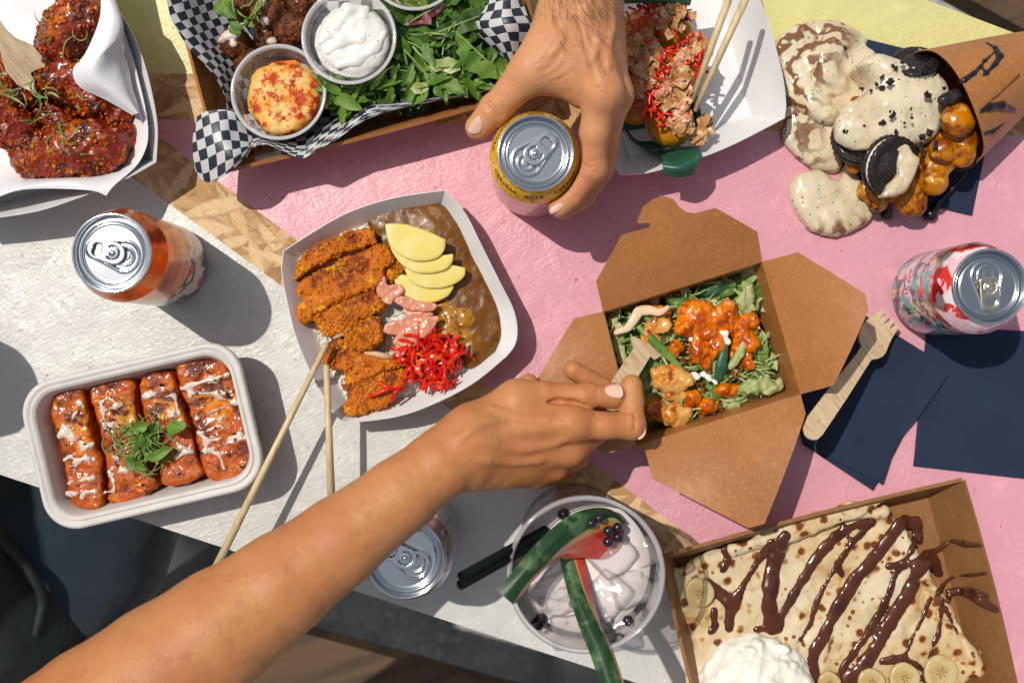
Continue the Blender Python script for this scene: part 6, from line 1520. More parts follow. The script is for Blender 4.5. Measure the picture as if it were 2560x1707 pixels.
f.noise(.0012, .004); V, F = f.mesh(); tag(mesh_obj('white_dressing', V, F, M_WHIP), 'white dressing drizzled over the glazed chicken', 'dressing')

# ---------------------------------------------------------------- crepe
cr = [(135, 690), (225, 580), (400, 500), (640, 430), (900, 345), (1180, 255), (1400, 215), (1475, 250), (1535, 345), (1612, 420), (1652, 520), (1725, 680), (1790, 800), (1850, 860), (1940, 1000), (2000, 1130), (2060, 1145), (2100, 1140), (2085, 1220), (2030, 1290), (1960, 1380), (1880, 1500), (360, 1560), (250, 1100), (185, 880)]
def crx(f):
    f.chain([W(ZL, *p) for p in ((490, 490, .024), (700, 425, .028), (1000, 330, .030), (1250, 250, .033), (1440, 190, .038))], [.004, .006, .0068, .0066, .0062], .005)
    f.chain([W(ZL, *p) for p in ((1440, 250, .027), (1200, 290, .026), (900, 390, .026), (500, 520, .024))], [.005, .004, .004, .003], .005)
    f.chain([W(ZL, *p) for p in ((1540, 350, .024), (1700, 640, .025), (1880, 900, .024), (2010, 1160, .023), (2060, 1260, .022))], [.003, .0042, .004, .0045, .006], .006)
    f.chain([W(ZL, *p) for p in ((120, 650, .018), (160, 860, .018), (300, 1000, .018))], [.005, .004, .003], .006)
crp, Vc = noisy_slab('crepe', ZL, cr, .002, .021, M_CREPE, .0014, .005, .004, ((.0044, .024), (.0016, .008)), label='folded golden crepe with brown spots filling the kraft tray', cat='crepe', extra=crx, seed=3)
from mathutils.bvhtree import BVHTree
_me = crp.data; _bv = BVHTree.FromPolygons([tuple(v) for v in Vc], [tuple(p.vertices) for p in _me.polygons])
def zcrepe(x, y, dflt=.012):
    p = W(ZL, x, y, .025); h = _bv.ray_cast(Vector((p.x, p.y, .2)), Vector((0, 0, -1)))
    return max(h[0].z, dflt) if h[0] is not None else dflt
stripes = [[(440, 470, 32), (455, 560, 34), (410, 640, 16)], [(825, 400, 42), (790, 480, 56), (752, 570, 58), (735, 700, 68), (722, 850, 62), (742, 990, 66)], [(742, 440, 28), (680, 530, 36), (605, 640, 24), (545, 740, 34), (500, 830, 50), (472, 920, 40), (465, 1000, 34)],
           [(1345, 312, 24), (1180, 392, 46), (1055, 510, 46), (960, 650, 40), (882, 780, 40), (802, 920, 28), (780, 1000, 34)], [(1395, 312, 22), (1265, 440, 28), (1172, 570, 20), (1082, 720, 17), (1022, 850, 17), (985, 970, 20), (905, 1090, 18)],
           [(1680, 430, 30), (1655, 320, 46), (1560, 335, 56), (1480, 440, 56), (1382, 560, 54), (1262, 700, 60), (1182, 830, 60), (1112, 960, 50), (1062, 1060, 50), (1010, 1150, 50), (1002, 1250, 44), (1025, 1330, 34)],
           [(1645, 400, 26), (1632, 500, 26), (1545, 620, 22), (1502, 740, 20), (1452, 860, 34), (1382, 980, 34), (1322, 1080, 25), (1242, 1180, 28), (1182, 1270, 22)], [(1810, 640, 34), (1742, 560, 80), (1662, 650, 56), (1622, 760, 56), (1532, 900, 56), (1452, 1040, 56), (1382, 1150, 56), (1312, 1260, 66), (1232, 1330, 66)],
           [(1482, 600, 24), (1600, 590, 34), (1740, 560, 44)], [(1760, 800, 14), (1702, 930, 17), (1642, 1050, 16), (1602, 1150, 14), (1560, 1220, 14)], [(1832, 810, 16), (1812, 1000, 20), (1762, 1130, 14), (1742, 1230, 16), (1690, 1330, 12)], [(1850, 860, 9), (1892, 960, 11), (1950, 1060, 9)],
           [(1180, 300, 16), (1240, 440, 16)], [(1440, 1210, 30), (1580, 1195, 34), (1700, 1260, 18), (1730, 1340, 12)], [(1150, 580, 22), (1190, 660, 12)], [(330, 690, 20), (420, 790, 50), (500, 850, 44)], [(370, 880, 30), (372, 980, 24), (350, 1020, 18)], [(1560, 1230, 12), (1548, 1340, 12)], [(640, 1000, 30), (740, 1010, 24)]]
q_all = [W(ZL, 380, 260, .03), W(ZL, 1860, 1360, .03)]
f = Field(*bounds(q_all, .01, .004, .052), .0011)
for s in stripes:
    q = spline([Vector((x, y, w_)) for x, y, w_ in s], 5); pts = []; rr = []
    for p in q:
        r = p.z / 2.5565 / 3.22e3 * .68 * (1 + .12 * math.sin(p.x * .09 + p.y * .05)); z = zcrepe(p.x, p.y)
        pts.append(W(ZL, p.x, p.y, z + r * .10 + .0005)); rr.append(r)
    f.chain(pts, rr, .0015, flat=.40)
f.noise(.0008, .006); V, F = f.mesh(); tag(mesh_obj('chocolate_sauce', V, F, M_CHOC), 'glossy stripes of chocolate sauce poured across the crepe', 'chocolate sauce')
a, b, d = CT
def ztray(x, y):      # height on the sloping right wall of the crepe tray
    z = .02
    for _ in range(5):
        p = W(ZL, x, y, z); L_ = (W(ZL, 1962, 55, .045) - a).length; t = L_ - (p - a).dot(b); z = max(.003, min(.0455, .0455 - t * (.0445 / .0140)))
    return z
f = Field(*bounds([W(ZL, 1650, 420, .03), W(ZL, 2200, 920, .05)], .01, .0, .056), .0011)
for s in ([(1720, 520, 46), (1800, 492, 26), (1880, 442, 26), (1960, 447, 22), (2080, 466, 18)], [(1800, 770, 34), (1870, 684, 15), (1980, 655, 15), (2118, 642, 12)], [(1860, 820, 34), (1900, 764, 34), (2020, 790, 48), (2100, 830, 50), (2180, 880, 34)], [(1640, 330, 40), (1690, 380, 24), (1670, 430, 24)], [(1860, 760, 26), (2000, 745, 24), (2120, 790, 24)]):
    q = spline([Vector((x, y, w_)) for x, y, w_ in s], 5); f.chain([W(ZL, p.x, p.y, max(ztray(p.x, p.y), zcrepe(p.x, p.y, .002)) + .0065) for p in q], [p.z / 2.5565 / 3.22e3 * .5 for p in q], .0015)
V, F = f.mesh(); tag(mesh_obj('chocolate_sauce', V, F, M_CHOC), 'chocolate sauce splashed on the right wall of the crepe tray', 'chocolate sauce')
for x, y, r, z, lb in ((278, 775, 96, .030, 'banana slice in the left corner, uppermost of the two'), (330, 930, 66, .024, 'banana slice tucked under the left corner one'), (415, 930, 58, .024, 'small banana slice touching the chocolate at the left'), (1110, 1350, 74, .030, 'banana slice right of the whipped cream'), (1380, 1345, 88, .030, 'banana slice third from the right along the bottom edge'),
                       (1592, 1318, 98, .032, 'banana slice second from the right along the bottom edge'), (1825, 1282, 110, .033, 'largest banana slice, rightmost along the bottom edge')):
    c = W(ZL, x, y, z); rr = r / 2.5565 / 3.2e3; f = Field(c - Vector((rr * 1.2, rr * 1.2, .006)), c + Vector((rr * 1.2, rr * 1.2, .006)), .0009)
    cp = [(c.x + rr * math.cos(t) * (1 + .04 * math.cos(3 * t)), c.y + rr * math.sin(t) * (1 + .04 * math.cos(3 * t + 1))) for t in np.linspace(0, 2 * PI, 28, endpoint=False)]
    f.poly(cp, c.z - .0045, c.z, k=0, rd=.0012); f.ell(c + Vector((0, 0, .0008)), (rr * .3, rr * .3, .0012), k=.001, mode='s'); f.noise(.0003, .004); V, F = f.mesh(); o = tag(mesh_obj('banana_slice', V, F, M_BAN), lb, 'banana slice', 'banana slices')
    ps = []
    for k in range(6):
        t = k / 6 * 6.28 + .3; ps.append(tube([c + Vector((math.cos(t) * rr * .08, math.sin(t) * rr * .08, -.0001)), c + Vector((math.cos(t) * rr * .30, math.sin(t) * rr * .30, .0002))], [.0003, .0004], 5))
    v, g = join(ps); mesh_obj('seeds', v, g, M_BANC, o)
c = W(ZL, 625, 1420, .020); f = Field(c + Vector((-.062, -.075, -.018)), c + Vector((.062, .062, .044)), .0015)
f.ell(c, (.0465, .050, .030), k=0); rr_ = random.Random(5)
for k in range(30):
    a_ = rr_.uniform(0, 6.28); q = rr_.uniform(.15, 1.0) * .040; z = c.z + .028 * math.sqrt(max(0, 1 - (q / .0465) ** 2)); p = c + Vector((math.cos(a_) * q, math.sin(a_) * q, 0)); p.z = z - .001
    t_ = Vector((-math.sin(a_ + .5), math.cos(a_ + .5), 0)) * rr_.uniform(.006, .013); f.cap(p - t_, p + t_, .0035, .0050, .004)
f.noise(.0020, .012, 3, 6, ridge=True); f.noise(.0007, .004, 3, 2); V, F = f.mesh(); tag(mesh_obj('whipped_cream', V, F, M_WHIP), 'rippled mound of whipped cream at the bottom of the crepe tray', 'whipped cream')

# ---------------------------------------------------------------- crumbs on the table
rc = random.Random(21); ps = []
for cx, cy, R, n in ((700, 1000, 90, 14), (1180, 1010, 60, 8), (600, 520, 80, 10), (1560, 480, 60, 8), (2150, 610, 90, 10), (1250, 1180, 70, 8), (2350, 1250, 90, 8), (200, 900, 120, 8), (1350, 650, 120, 10)):
    for _ in range(n):
        x, y = cx + rc.gauss(0, R), cy + rc.gauss(0, R); ps.append(clump(P(x, y, .0006), rc.uniform(.0004, .0011), squash=.6))
v, f = join(ps); tag(mesh_obj('food_crumbs', v, f, M_KCRUMB, smooth=False), 'tiny food crumbs scattered on the painted table top', 'crumbs', kind='stuff')
# ---------------------------------------------------------------- hands
def skin(name, base, red, deep):
    t = NT(name)
    c = t.mix(t.ramp(t.noise(16, 4, .6), .38, .68), base, red)
    c = t.mix(t.math('MULTIPLY', t.ramp(t.noise(70, 5, .7), .52, .72), .45), c, deep)
    c = t.mix(t.math('MULTIPLY', t.ramp(t.noise(420, 3, .6), .60, .72), .35), c, deep)
    nm = t.bump(t.noise(55, 4, .6), .22, .003); nm = t.bump(t.noise(1, 4, .65, co=t.coord(stretch=(70, 420, 120), rot=(0, 0, .5))), .18, .0008, nm); nm = t.bump(t.noise(330, 4, .65), .42, .0009, nm); nm = t.bump(t.voro(1050), .22, .0005, nm)
    return t.bsdf(c, rough=.48, spec=.34, sss=.10, ssss=.0035, sssr=(1, .35, .18), normal=nm)
M_SKINW = skin('warm brown skin', (.50, .215, .080), (.47, .175, .068), (.33, .115, .042))
M_SKINM = skin('tanned pinkish skin', (.56, .265, .125), (.55, .215, .105), (.38, .145, .065))
M_NAIL = simple('pale polished nail', (.78, .50, .39), rough=.18, coat=.6)
M_NAILM = simple('bare fingernail', (.60, .37, .29), rough=.3, coat=.3)
M_HAIR = simple('dark arm hair', (.05, .028, .018), rough=.5)
def crease(f, a, b, t, r, a0, a1, depth=.0007, w=.0007, slant=0.0):
    a, b = Vector(a), Vector(b); d = (b - a).normalized(); c = a.lerp(b, t); s = d.cross(Vector((0, 0, 1))).normalized(); u = s.cross(d).normalized()
    pts = []
    for k in range(9):
        th = math.radians(a0 + (a1 - a0) * k / 8); pts.append(c + s * math.cos(th) * (r + .0004) + u * math.sin(th) * (r + .0004) + d * slant * math.cos(th) * r)
    f.chain(pts, [w * .5] + [w] * 7 + [w * .5], .0012, 's')
def nail(name, parent, Z, pts, z, a, b, r, mat):
    ol = outline(Z, pts, z, 3); lo_, hi_ = bounds(ol, .002, z - .012, z + .006); f = Field(lo_, hi_, .0004); f.cap(a, b, r, r, 0)
    x, y, zz = f.ax[0][:, None], f.ax[1][None, :], f.ax[2]
    sd = sdpoly(np.array([(p.x, p.y) for p in ol]), x, y); f.d = np.maximum(f.d, sd[:, :, None]); f.d = np.maximum(f.d, (z - .006) - zz[None, None, :])
    V, F = f.mesh(); o = mesh_obj(name, V, F, mat, parent); return o

# woman's arm and hand holding the fork
def wm(x, y, z): return W(ZM, x, y, z)
def pr(px, z): return px * (H_CAM - z) / F_PX
arm = [(-260, 2160, 215, .165), (-60, 2020, 205, .160), (100, 1903, 192, .155), (250, 1790, 180, .150), (400, 1680, 168, .145), (550, 1572, 150, .140), (700, 1464, 129, .134), (850, 1352, 110, .127), (1000, 1238, 94, .120), (1100, 1160, 85, .115), (1175, 1105, 86, .110)]
lo_ = (-.60, -.47, .020); hi_ = (.17, .03, .235)
f = Field(lo_, hi_, .0015)
ap = [P(x, y, z) for x, y, r, z in arm]; ar = [pr(r, z) for x, y, r, z in arm]
f.chain(ap, ar, .004)
wr = wm(260, 1010, .108); wt_, wb_ = wm(330, 830, .108), wm(330, 1180, .102)
mI, mM, mR, mL = wm(1290, 770, .1045), wm(1270, 1030, .094), wm(1120, 1180, .082), wm(930, 1265, .074)
f.cap(wt_, mI, .0165, .0125, .010); f.cap(wr, mM, .019, .0115, .012); f.cap(wb_, mR, .0165, .0110, .010); f.cap(wb_, mL, .0165, .0105, .010)
f.cap(wm(420, 760, .100), wm(760, 560, .100), .0150, .0145, .010); f.cap(wm(760, 560, .100), wm(1010, 500, .100), .0145, .0105, .008)
f.ell(wm(760, 860, .090), (.034, .026, .016), k=.012)
f.cap(wm(640, 700, .092), wm(1100, 640, .096), .014, .010, .010)
tMCP, tIP, tT = wm(1040, 492, .1000), wm(1430, 508, .1010), wm(1690, 508, .0975)
# fork hand: thumb over index
iP, iD, iT = wm(1868, 796, .098), wm(1886, 560, .094), wm(1876, 404, .092)
f.cap(mI, wm(1600, 800, .104), .0118, .0096, .007); f.cap(wm(1600, 800, .104), iP, .0096, .0099, .003); f.cap(iP, iD, .0102, .0082, .002); f.cap(iD, iT, .0082, .0078, .002)
f.ell(iP + Vector((.0006, 0, .001)), (.0105, .0100, .0100), k=.003)
g_t = [(tMCP, tIP, .0092, .0080), (tIP, tT, .0082, .0084)]
mP, mD, mT = wm(1640, 770, .074), wm(1590, 430, .074), wm(1305, 252, .082)
f.chain([mM, mP], [.0115, .0095], .006); f.chain([mP, mD, mT], [.0092, .0080, .0070], .002)
rP, rD, rT = wm(1330, 1120, .060), wm(1120, 640, .060), wm(868, 378, .070)
f.chain([mR, rP], [.0112, .0098], .006); f.chain([rP, rD, rT], [.0088, .0078, .0070], .0025)
lP, lT = wm(1190, 1262, .054), wm(900, 820, .056)
f.chain([mL, lP], [.0105, .0090], .006); f.chain([lP, lT], [.0082, .0070], .003)
for a, b, r1, r2 in g_t: f.cap(a, b, r1, r2, .0028)
f.ell(tIP, (.0092, .0090, .0084), k=.003); f.ell(tT + Vector((-.001, 0, -.001)), (.0100, .0092, .0078), k=.003)
# tendons and knuckles, creases
for a, b in ((wm(420, 900, .1205), wm(1150, 790, .1155)), (wm(420, 1010, .1205), wm(1130, 1010, .1045))): f.cap(a, b, .0016, .0022, .006)
f.ell(mI + Vector((0, 0, .006)), (.010, .009, .008), k=.008); f.ell(wm(300, 1180, .112), (.010, .009, .010), k=.01)
for t_, w_ in ((-.16, .0008), (-.03, .0010), (.10, .0008), (.22, .0006)): crease(f, tIP, tT, t_, .0092, 25, 155, w=w_ * .8, slant=.25)
for t_ in (.86, 1.0): crease(f, mI, iP, t_, .0106, 60, 150, w=.0005)
for t_ in (.45,): crease(f, iP, iD, t_, .0094, 40, 140, w=.0005)
crease(f, mD, mT, .45, .0080, 50, 130, w=.0005)
f.chain([wm(1040, 572, .1085), wm(1160, 560, .1080), wm(1300, 572, .1070), wm(1400, 600, .1060)], [.0012, .0018, .0016, .0008], .002, 's')
for p in (((1375, 420), (1405, 500), (1420, 592)), ((1420, 418), (1455, 495), (1468, 592)), ((1462, 416), (1500, 490), (1515, 596)), ((1505, 414), (1535, 470), (1545, 540)), ((1340, 430), (1362, 500), (1372, 580))): f.trace([wm(*q, .1) for q in p], .00085, .0003, .0008)
for p in (((1560, 650), (1600, 780), (1580, 900)), ((1500, 640), (1530, 720)), ((1740, 660), (1760, 720), (1745, 790)), ((1780, 650), (1860, 670), (1930, 720)), ((1800, 610), (1880, 625), (1960, 670))): f.trace([wm(*q, .1) for q in p], .0006, .0003, .0008)
for p in (((500, 620), (800, 720), (1100, 720)), ((450, 900), (760, 1000), (1080, 960), (1230, 900)), ((380, 1080), (700, 1130), (1000, 1120)), ((200, 900), (420, 760), (640, 720))): f.trace([wm(*q, .1) for q in p], .0011, -.0020, .005, 'u')
f.noise(.0006, .016, 3, 4.0, band=.008)
V, F = f.mesh(); pw = mesh_obj('person', V, F, M_SKINW)
tag(pw, 'person reaching in from the lower left with a bare brown forearm, pinching a wooden fork', 'person')
nail('fingernail', pw, ZM, [(1620, 432), (1690, 397), (1752, 392), (1788, 430), (1797, 500), (1765, 530), (1690, 520), (1632, 488)], .106, tIP, tT + (tT - tIP) * .4, .0093, M_NAIL)
nail('fingernail', pw, ZM, [(1990, 780), (2004, 800), (2008, 860), (1985, 905), (1935, 930), (1945, 850)], .0985, iP + Vector((0, -.003, .0002)), iP + Vector((.004, -.004, 0)), .0108, M_NAIL)
fh = [(1700, 655), (1790, 640), (1950, 300), (1960, 285), (2062, 118), (2110, 150), (2180, 110), (2170, 80), (2100, 30), (1990, -25), (1900, -70), (1865, -60), (1880, -10), (1900, 30), (1850, 110), (1760, 240), (1655, 400), (1640, 640)]
A_, B_ = wm(1700, 600, .098), wm(1980, 60, .054); dA = (B_ - A_); dA.z = 0; LA = dA.length; dA.normalize()
fork('wooden fork held between thumb and forefinger, dipping into the chicken salad', ZM, fh, lambda x, y: .0955 - .040 * max(-.3, min(1.25, ((x - A_.x) * dA.x + (y - A_.y) * dA.y) / LA)))

# man's hand round the yellow can
def cm(x, y, z): return W(ZC, x, y, z)
f = Field((-.055, -.005, .012), (.155, .42, .185), .0012)
f.chain([cm(905, -620, .150), cm(890, -250, .134), cm(885, 0, .124)], [.033, .026, .0215], .004)
f.cap(cm(860, -300, .130), cm(835, 40, .118), .024, .0185, .01)
kI, kM, kR, kL = cm(1000, 640, .122), cm(1072, 655, .100), cm(1085, 640, .077), cm(1060, 610, .056)
wI = cm(860, 60, .122)
f.cap(wI, kI, .0215, .0125, .010); f.cap(cm(930, 60, .114), kM, .020, .0125, .010); f.cap(cm(960, 60, .105), kR, .018, .0118, .010); f.cap(cm(950, 80, .096), kL, .016, .0112, .010)
f.cap(cm(760, 100, .112), cm(700, 420, .112), .0195, .0150, .012)
tm, ti, tt = cm(500, 500, .110), cm(268, 745, .098), cm(150, 872, .092)
f.cap(cm(740, 160, .112), tm, .0195, .0140, .010); f.cap(tm, ti, .0138, .0104, .006); f.cap(ti, tt, .0104, .0094, .002); f.ell(ti, (.0112, .0106, .0104), k=.004)
f.cap(cm(600, 470, .108), cm(930, 590, .110), .0125, .0110, .014); f.cap(cm(680, 520, .104), cm(860, 640, .104), .0090, .0095, .012)
iP_, iD_, iT_ = cm(922, 1150, .098), cm(800, 1330, .092), cm(705, 1418, .089)
f.cap(kI, cm(950, 900, .112), .0125, .0104, .008); f.cap(cm(950, 900, .112), iP_, .0104, .0104, .003); f.cap(iP_, iD_, .0102, .0088, .002); f.cap(iD_, iT_, .0088, .0078, .002)
f.ell(iP_ + Vector((.001, 0, .001)), (.0112, .0110, .0105), k=.004)
f.chain([kM, cm(1022, 930, .092)], [.0122, .0100], .008); f.chain([cm(1022, 930, .092), cm(985, 1150, .078), cm(870, 1345, .072), cm(740, 1430, .070)], [.0104, .0102, .0088, .0076], .002)
f.chain([kR, cm(1035, 920, .070)], [.0118, .0100], .008); f.chain([cm(1035, 920, .070), cm(1010, 1120, .057), cm(880, 1320, .052), cm(760, 1420, .050)], [.0100, .0096, .0084, .0074], .002)
f.chain([kL, cm(1050, 880, .050)], [.0110, .0092], .008); f.chain([cm(1050, 880, .050), cm(1000, 1060, .038), cm(900, 1260, .034)], [.0090, .0085, .0072], .002)
f.ell(kI + Vector((.001, 0, .005)), (.010, .011, .009), k=.008); f.ell(kM + Vector((.002, 0, .002)), (.010, .010, .010), k=.008)
for a, b in ((cm(840, 100, .1435), cm(985, 560, .1355)), (cm(930, 120, .1350), cm(1085, 580, .116)), (cm(760, 150, .1325), cm(560, 440, .1235))): f.cap(a, b, .0014, .0022, .006)
for t_, w_ in ((-.12, .0007), (.0, .0009), (.12, .0008)): crease(f, ti, tt, t_, .0110, 45, 150, w=w_ * .8)
for t_ in (-.02, .12): crease(f, iP_, iD_, t_, .0116, 20, 100, w=.0005)
for t_ in (.0, .1): crease(f, iD_, iT_, t_, .0092, 20, 120, w=.0004)
for k in range(0): f.chain([cm(600 + k * 40, 560 + k * 10, .1195 - k * .0008), cm(680 + k * 30, 500 + k * 18, .1235 - k * .0006), cm(740 + k * 20, 440 + k * 20, .1260)], [.0003, .0006, .0003], .002, 's')
for p in (((700, 60), (680, 200), (720, 330), (640, 450)), ((900, 60), (870, 220), (930, 380), (900, 520)), ((1020, 100), (1040, 260), (1010, 420), (1050, 540)), ((930, 380), (1000, 460), (1010, 560))): f.trace([cm(*q, .1) for q in p], .0011, -.0014, .004, 'u')
for p in (((905, 1130), (960, 1125), (1005, 1150)), ((900, 1160), (960, 1160), (1010, 1185)), ((890, 1190), (945, 1195), (990, 1215)), ((215, 700), (260, 690), (300, 730)), ((205, 730), (250, 720), (290, 765)), ((225, 680), (275, 668), (320, 700)), ((820, 1330), (850, 1350), (880, 1380))): f.trace([cm(*q, .1) for q in p], .0007, .0003, .0008)
for p in (((560, 560), (640, 520), (700, 440)), ((600, 590), (690, 550), (760, 470)), ((650, 615), (740, 580), (820, 520)), ((520, 520), (590, 480), (640, 400)), ((900, 700), (960, 680), (1020, 690)), ((900, 740), (960, 720), (1020, 730))): f.trace([cm(*q, .1) for q in p], .0005, .0003, .001)
# the fingers close on the can: trim whatever would sink into it
Rc = .0333; X, Y, Z = f.ax[0][:, None, None], f.ax[1][None, :, None], f.ax[2][None, None, :]
dc = Rc - np.sqrt((X - c2.x) ** 2 + (Y - c2.y) ** 2); dz = Z - .1135; f.d = np.maximum(f.d, np.where(Z < .1135, np.minimum(dc, .02), -.01).astype(np.float32))
f.noise(.0006, .014, 3, 14.0, band=.008)
V, F = f.mesh(); pm = mesh_obj('person', V, F, M_SKINM)
tag(pm, 'person whose tanned hand comes down from the top and closes around the yellow can', 'person')
nail('fingernail', pm, ZC, [(150, 798), (172, 830), (182, 865), (165, 905), (125, 917), (92, 908), (82, 885), (108, 840)], .1005, ti, tt + (tt - ti) * .35, .0101, M_NAILM)
nail('fingernail', pm, ZC, [(640, 1425), (690, 1395), (740, 1400), (700, 1445), (650, 1462)], .0955, iD_, iT_ + (iT_ - iD_) * .3, .0084, M_NAILM)
rh_ = random.Random(3); Vn = V; ps = []
me = pm.data; cand = [i for i in range(0, len(V), 3) if V[i][2] > .115 and me.vertices[i].normal.z > .25]
for i in rh_.sample(cand, min(len(cand), 4000)):
    p = Vector(V[i]); px = 1280 + p.x / ((H_CAM - p.z) / F_PX); py = 853.5 - p.y / ((H_CAM - p.z) / F_PX); cx, cy = (px - 1140) * 2.735, py * 2.735
    dens = .9 if cy < 120 else (.45 if cy < 300 and cx > 700 else (.10 if 300 < cy < 520 and cx > 820 else .0))
    if rh_.random() > dens * .33: continue
    n = me.vertices[i].normal; a = rh_.uniform(-1.9, -.9); d = Vector((math.cos(a) + .3, math.sin(a), 0)); L = rh_.uniform(.004, .010)
    ps.append(tube([p, p + d * L * .5 + n * .0012, p + d * L + n * .0008], [.00011, .00010, .00003], 3, False))
if ps:
    v, g = join(ps); mesh_obj('arm_hair', v, g, M_HAIR, pm)
# ---------------------------------------------------------------- tumbler of iced drink
zT = .150; ct = W(ZK, 1703, 712, zT); RT = pr(197, zT); locc = Vector((ct.x, ct.y, 0))
cup = thing('plastic_tumbler', 'clear plastic tumbler of iced drink with melon and two black straws', 'drink cup', locc)
M_CUPW = clear('tumbler wall', diff=.16, gl=1.1, dcol=(.78, .76, .76), bump=(60, .25, .004)); M_CUPR = clear('tumbler rim', diff=.34, gl=1.0, through=.3, dcol=(.95, .93, .97))
b = (locc.x, locc.y, 0)
V, F = lathe([(.0405, .0006), (.0425, .003), (RT - .0072, .06), (RT - .0040, .11), (RT - .0022, zT - .012), (RT - .0020, zT - .004)], b, 96); mesh_obj('cup_wall', V, F, M_CUPW, cup)
V, F = lathe([(RT - .0024, zT - .005), (RT - .0004, zT - .0045), (RT + .0006, zT - .0025), (RT, zT - .0004), (RT - .0012, zT), (RT - .0024, zT - .0008), (RT - .0030, zT - .0024), (RT - .0022, zT - .004)], b, 96); mesh_obj('rim', V, F, M_CUPR, cup)
V, F = lathe([(0, .0012), (.030, .0014), (.0385, .0020), (.0408, .0006)], b, 96); mesh_obj('cup_base', V, F, M_CUPR, cup)
zl = .118
M_DRINK = clear('pinkish drink', tint=(.98, .90, .88), diff=.86, gl=.3, rough=.03, through=.05, dcol=(.93, .86, .84), bump=(55, .5, .004))
V, F = lathe([(.040, .004), (.0415, .01), (RT - .0084, .06), (RT - .0055, zl - .002), (RT - .0060, zl), (RT - .02, zl), (.02, zl), (.0, zl)], b, 96)
dr = tag(mesh_obj('drink', V, F, M_DRINK), 'cloudy pinkish drink filling the tumbler around the ice', 'drink')
M_ICE = clear('melting ice', tint=(.99, .97, .97), diff=.20, gl=.6, rough=.05, through=.2, dcol=(.95, .90, .90), bump=(120, .4, .002))
ri = random.Random(9)
for i, (x, y, s, z, a) in enumerate(((1880, 560, .017, .116, .75), (2010, 800, .0165, .113, .3), (1850, 850, .018, .114, .9), (1480, 830, .019, .113, .5), (1600, 1080, .0165, .112, .1), (1960, 1060, .015, .110, .4), (1370, 600, .015, .111, .9), (1750, 1000, .013, .109, .2), (2090, 560, .013, .110, .6))):
    c = W(ZK, x, y, z); f = Field(c - Vector((.026,) * 3), c + Vector((.026,) * 3), .0012); f.box(c, (s * .86, s * .74, s * .62), Matrix.Rotation(a, 4, 'Z') @ Matrix.Rotation(ri.uniform(-.35, .35), 4, 'X') @ Matrix.Rotation(ri.uniform(-.3, .3), 4, 'Y'), .0035, 0); f.noise(.0014, .009, 2, 5 + i)
    V, F = f.mesh(); tag(mesh_obj('ice_cube', V, F, M_ICE), ['ice cube framed in red beneath the cluster of berries', 'ice cube at the right side of the tumbler', 'ice cube right of the upright melon stick', 'ice cube at the left below the melon rind', 'ice cube at the bottom behind the melon stick', 'ice cube beside the lone berry at the lower right', 'ice cube near the left rim of the tumbler', 'small ice cube in the middle of the drink', 'small ice cube against the right rim of the tumbler'][i], 'ice cube', 'ice cubes in the tumbler')
# bubbles
f = Field(*bounds([W(ZK, 1350, 830, zl), W(ZK, 1920, 1080, zl)], .004, zl - .004, zl + .006), .0006)
for x, y, r in ((1398, 885, 28), (1428, 930, 13), (1402, 918, 10), (1430, 908, 9), (1862, 1025, 34), (1808, 1022, 10)): rr = r / 2.767 / 3.58e3; f.ell(W(ZK, x, y, zl + .0005), (rr, rr, rr * .8), k=0)
V, F = f.mesh(); mesh_obj('bubbles', V, F, clear('bubble skin', diff=.05, gl=2.2), dr)
# melon: wedge of flesh with its rind on the far edge
def melon_flesh():
    t = NT('watermelon flesh'); uv = t.n('ShaderNodeSeparateXYZ'); t.l(t.tc.outputs['UV'], uv.inputs[0])
    c = t.mix(t.ramp(t.noise(60, 4), .4, .65), (.56, .060, .025), (.46, .030, .018)); c = t.mix(t.ramp(uv.outputs[0], .34, .22), c, (.60, .26, .08)); c = t.mix(t.ramp(uv.outputs[0], .20, .10), c, (.40, .42, .13))
    c = t.mix(t.ramp(uv.outputs[0], .09, .03), c, (.10, .20, .04))
    return t.bsdf(c, rough=.22, coat=.5, sss=.2, normal=t.bump(t.noise(150, 4), .35, .001))
M_FLESH = melon_flesh()
M_RIND = simple('watermelon rind', (.012, .046, .014), rough=.42, spec=.35, vary=(('n', 26, .50, .66, (.11, .19, .09), 5), ('n', 130, .5, .62, (.010, .040, .014), 5), ('n', 60, .56, .66, (.07, .13, .05), 5)), bumps=(('n', 200, .15, .0006),))
def rind_band(name, rows, mat, parent=None, thick=.0022):
    V, F, U = sheet([[W(ZK, *p) for p in r] for r in rows], 6, 6); o = mesh_obj(name, V, F, mat, parent, uvs=[(u / (len(rows[0]) - 1), v) for u, v in U]); solid(o, thick, -1); return o
me_ = thing('watermelon_slice', 'curved watermelon slice hanging over the left rim of the tumbler', 'fruit slice', (ct.x, ct.y, .12))
rind_band('rind', [[(1085, 815, .168), (1140, 864, .170), (1197, 913, .168)], [(1190, 690, .166), (1250, 725, .169), (1300, 760, .166)], [(1300, 555, .162), (1365, 600, .166), (1420, 640, .161)],
                   [(1450, 400, .156), (1510, 450, .160), (1560, 500, .154)], [(1600, 290, .148), (1660, 345, .152), (1700, 400, .147)], [(1750, 245, .140), (1780, 290, .144), (1800, 330, .140)], [(1880, 260, .134), (1890, 290, .137), (1890, 310, .134)], [(1980, 350, .126), (1965, 352, .128), (1950, 356, .127)]], M_RIND, me_)
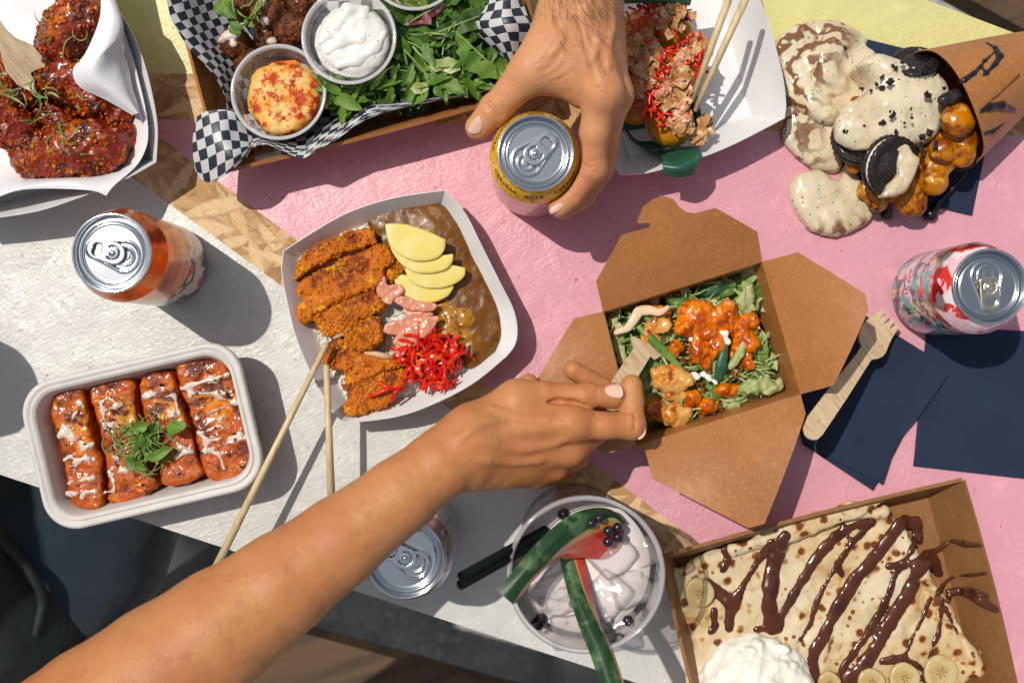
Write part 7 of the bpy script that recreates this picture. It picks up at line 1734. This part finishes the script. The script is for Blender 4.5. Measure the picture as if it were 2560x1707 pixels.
rind_band('flesh', [[(1197, 905, .166), (1215, 905, .160), (1230, 880, .156)], [(1300, 752, .165), (1330, 760, .158), (1352, 700, .153)], [(1418, 632, .160), (1450, 640, .152), (1480, 600, .146)],
                    [(1556, 492, .153), (1570, 560, .144), (1560, 600, .136)], [(1698, 396, .146), (1690, 500, .138), (1680, 590, .130)], [(1798, 326, .139), (1790, 480, .132), (1800, 600, .125)], [(1888, 306, .133), (1880, 440, .128), (1900, 555, .122)], [(1955, 352, .127), (1965, 430, .123), (1960, 490, .119)]], M_FLESH, me_, .003)
ms = thing('melon_stick', 'narrow stick of watermelon rind leaning out over the bottom rim of the tumbler', 'fruit slice', (W(ZK, 1700, 1000, .13).x, W(ZK, 1700, 1000, .13).y, .12))
rind_band('rind', [[(1535, 592, .122), (1565, 592, .125), (1595, 592, .123)], [(1590, 830, .134), (1630, 828, .137), (1668, 822, .135)], [(1665, 1060, .146), (1715, 1050, .149), (1758, 1038, .146)], [(1745, 1260, .156), (1800, 1245, .159), (1846, 1232, .156)], [(1830, 1520, .168), (1890, 1510, .171), (1945, 1500, .168)]], M_RIND, ms)
rind_band('flesh', [[(1595, 590, .122), (1640, 588, .120), (1680, 590, .116)], [(1666, 820, .134), (1690, 800, .130), (1710, 780, .126)], [(1756, 1036, .145), (1768, 1030, .141), (1772, 1020, .137)], [(1848, 1230, .155), (1858, 1226, .151), (1862, 1220, .147)], [(1943, 1498, .167), (1952, 1496, .163), (1956, 1490, .160)]], M_FLESH, ms, .002)
M_BERRY = food('dark juniper berry', [(.018, .014, .026), ((.06, .025, .02), 90, .55, .66)], rough=.14, coat=.7, bumps=(('n', 90, .2, .001),))
for i, (x, y, r, z, lb) in enumerate(((1737, 355, 35, .144, 'dark berry on the melon flesh, leftmost of the upper pair'), (1793, 320, 33, .143, 'dark berry at the upper edge of the melon beside its pair'), (1857, 405, 37, .136, 'dark berry at the upper left of the cluster of four'), (1921, 380, 35, .134, 'dark berry at the upper right of the cluster of four'), (1924, 450, 37, .132, 'dark berry at the lower right of the cluster of four'),
                                       (1856, 481, 38, .135, 'dark berry at the lower left of the cluster of four'), (1395, 1010, 41, .119, 'wrinkled dark berry alone near the lower left rim'), (1991, 1022, 37, .119, 'dark berry alone near the lower right rim'), (1612, 910, 33, .119, 'dark berry half behind the upright melon stick'), (1548, 290, 44, .118, 'dark berry under the top of the melon rind'))):
    c = W(ZK, x, y, z); rr = r / 2.767 * (H_CAM - z) / F_PX; f = Field(c - Vector((rr * 1.4,) * 3), c + Vector((rr * 1.4,) * 3), .0006); f.ell(c, (rr, rr, rr * .95), k=0); f.ell(c + Vector((rr * .25, -rr * .2, rr * .95)), (rr * .22, rr * .22, rr * .12), k=.0004, mode='s'); f.noise(.0003 if i != 6 else .0009, .003, 2, i)
    V, F = f.mesh(); tag(mesh_obj('berry', V, F, M_BERRY), lb, 'berry', 'dark berries in the drink')
for (a, bb_, lb) in (((838, 722, .182), (1420, 400, .120), 'upper black straw leaning out of the tumbler to the left'), ((832, 780, .181), (1460, 430, .114), 'lower black straw leaning out of the tumbler to the left')):
    p, q = W(ZK, *a), W(ZK, *bb_); V, F = tube([p, p.lerp(q, .5), q], .0034, 14, False); o = mesh_obj('straw', V, F, M_BLACKP); solid(o, .0004, -1); tag(o, lb, 'straw', 'black straws')
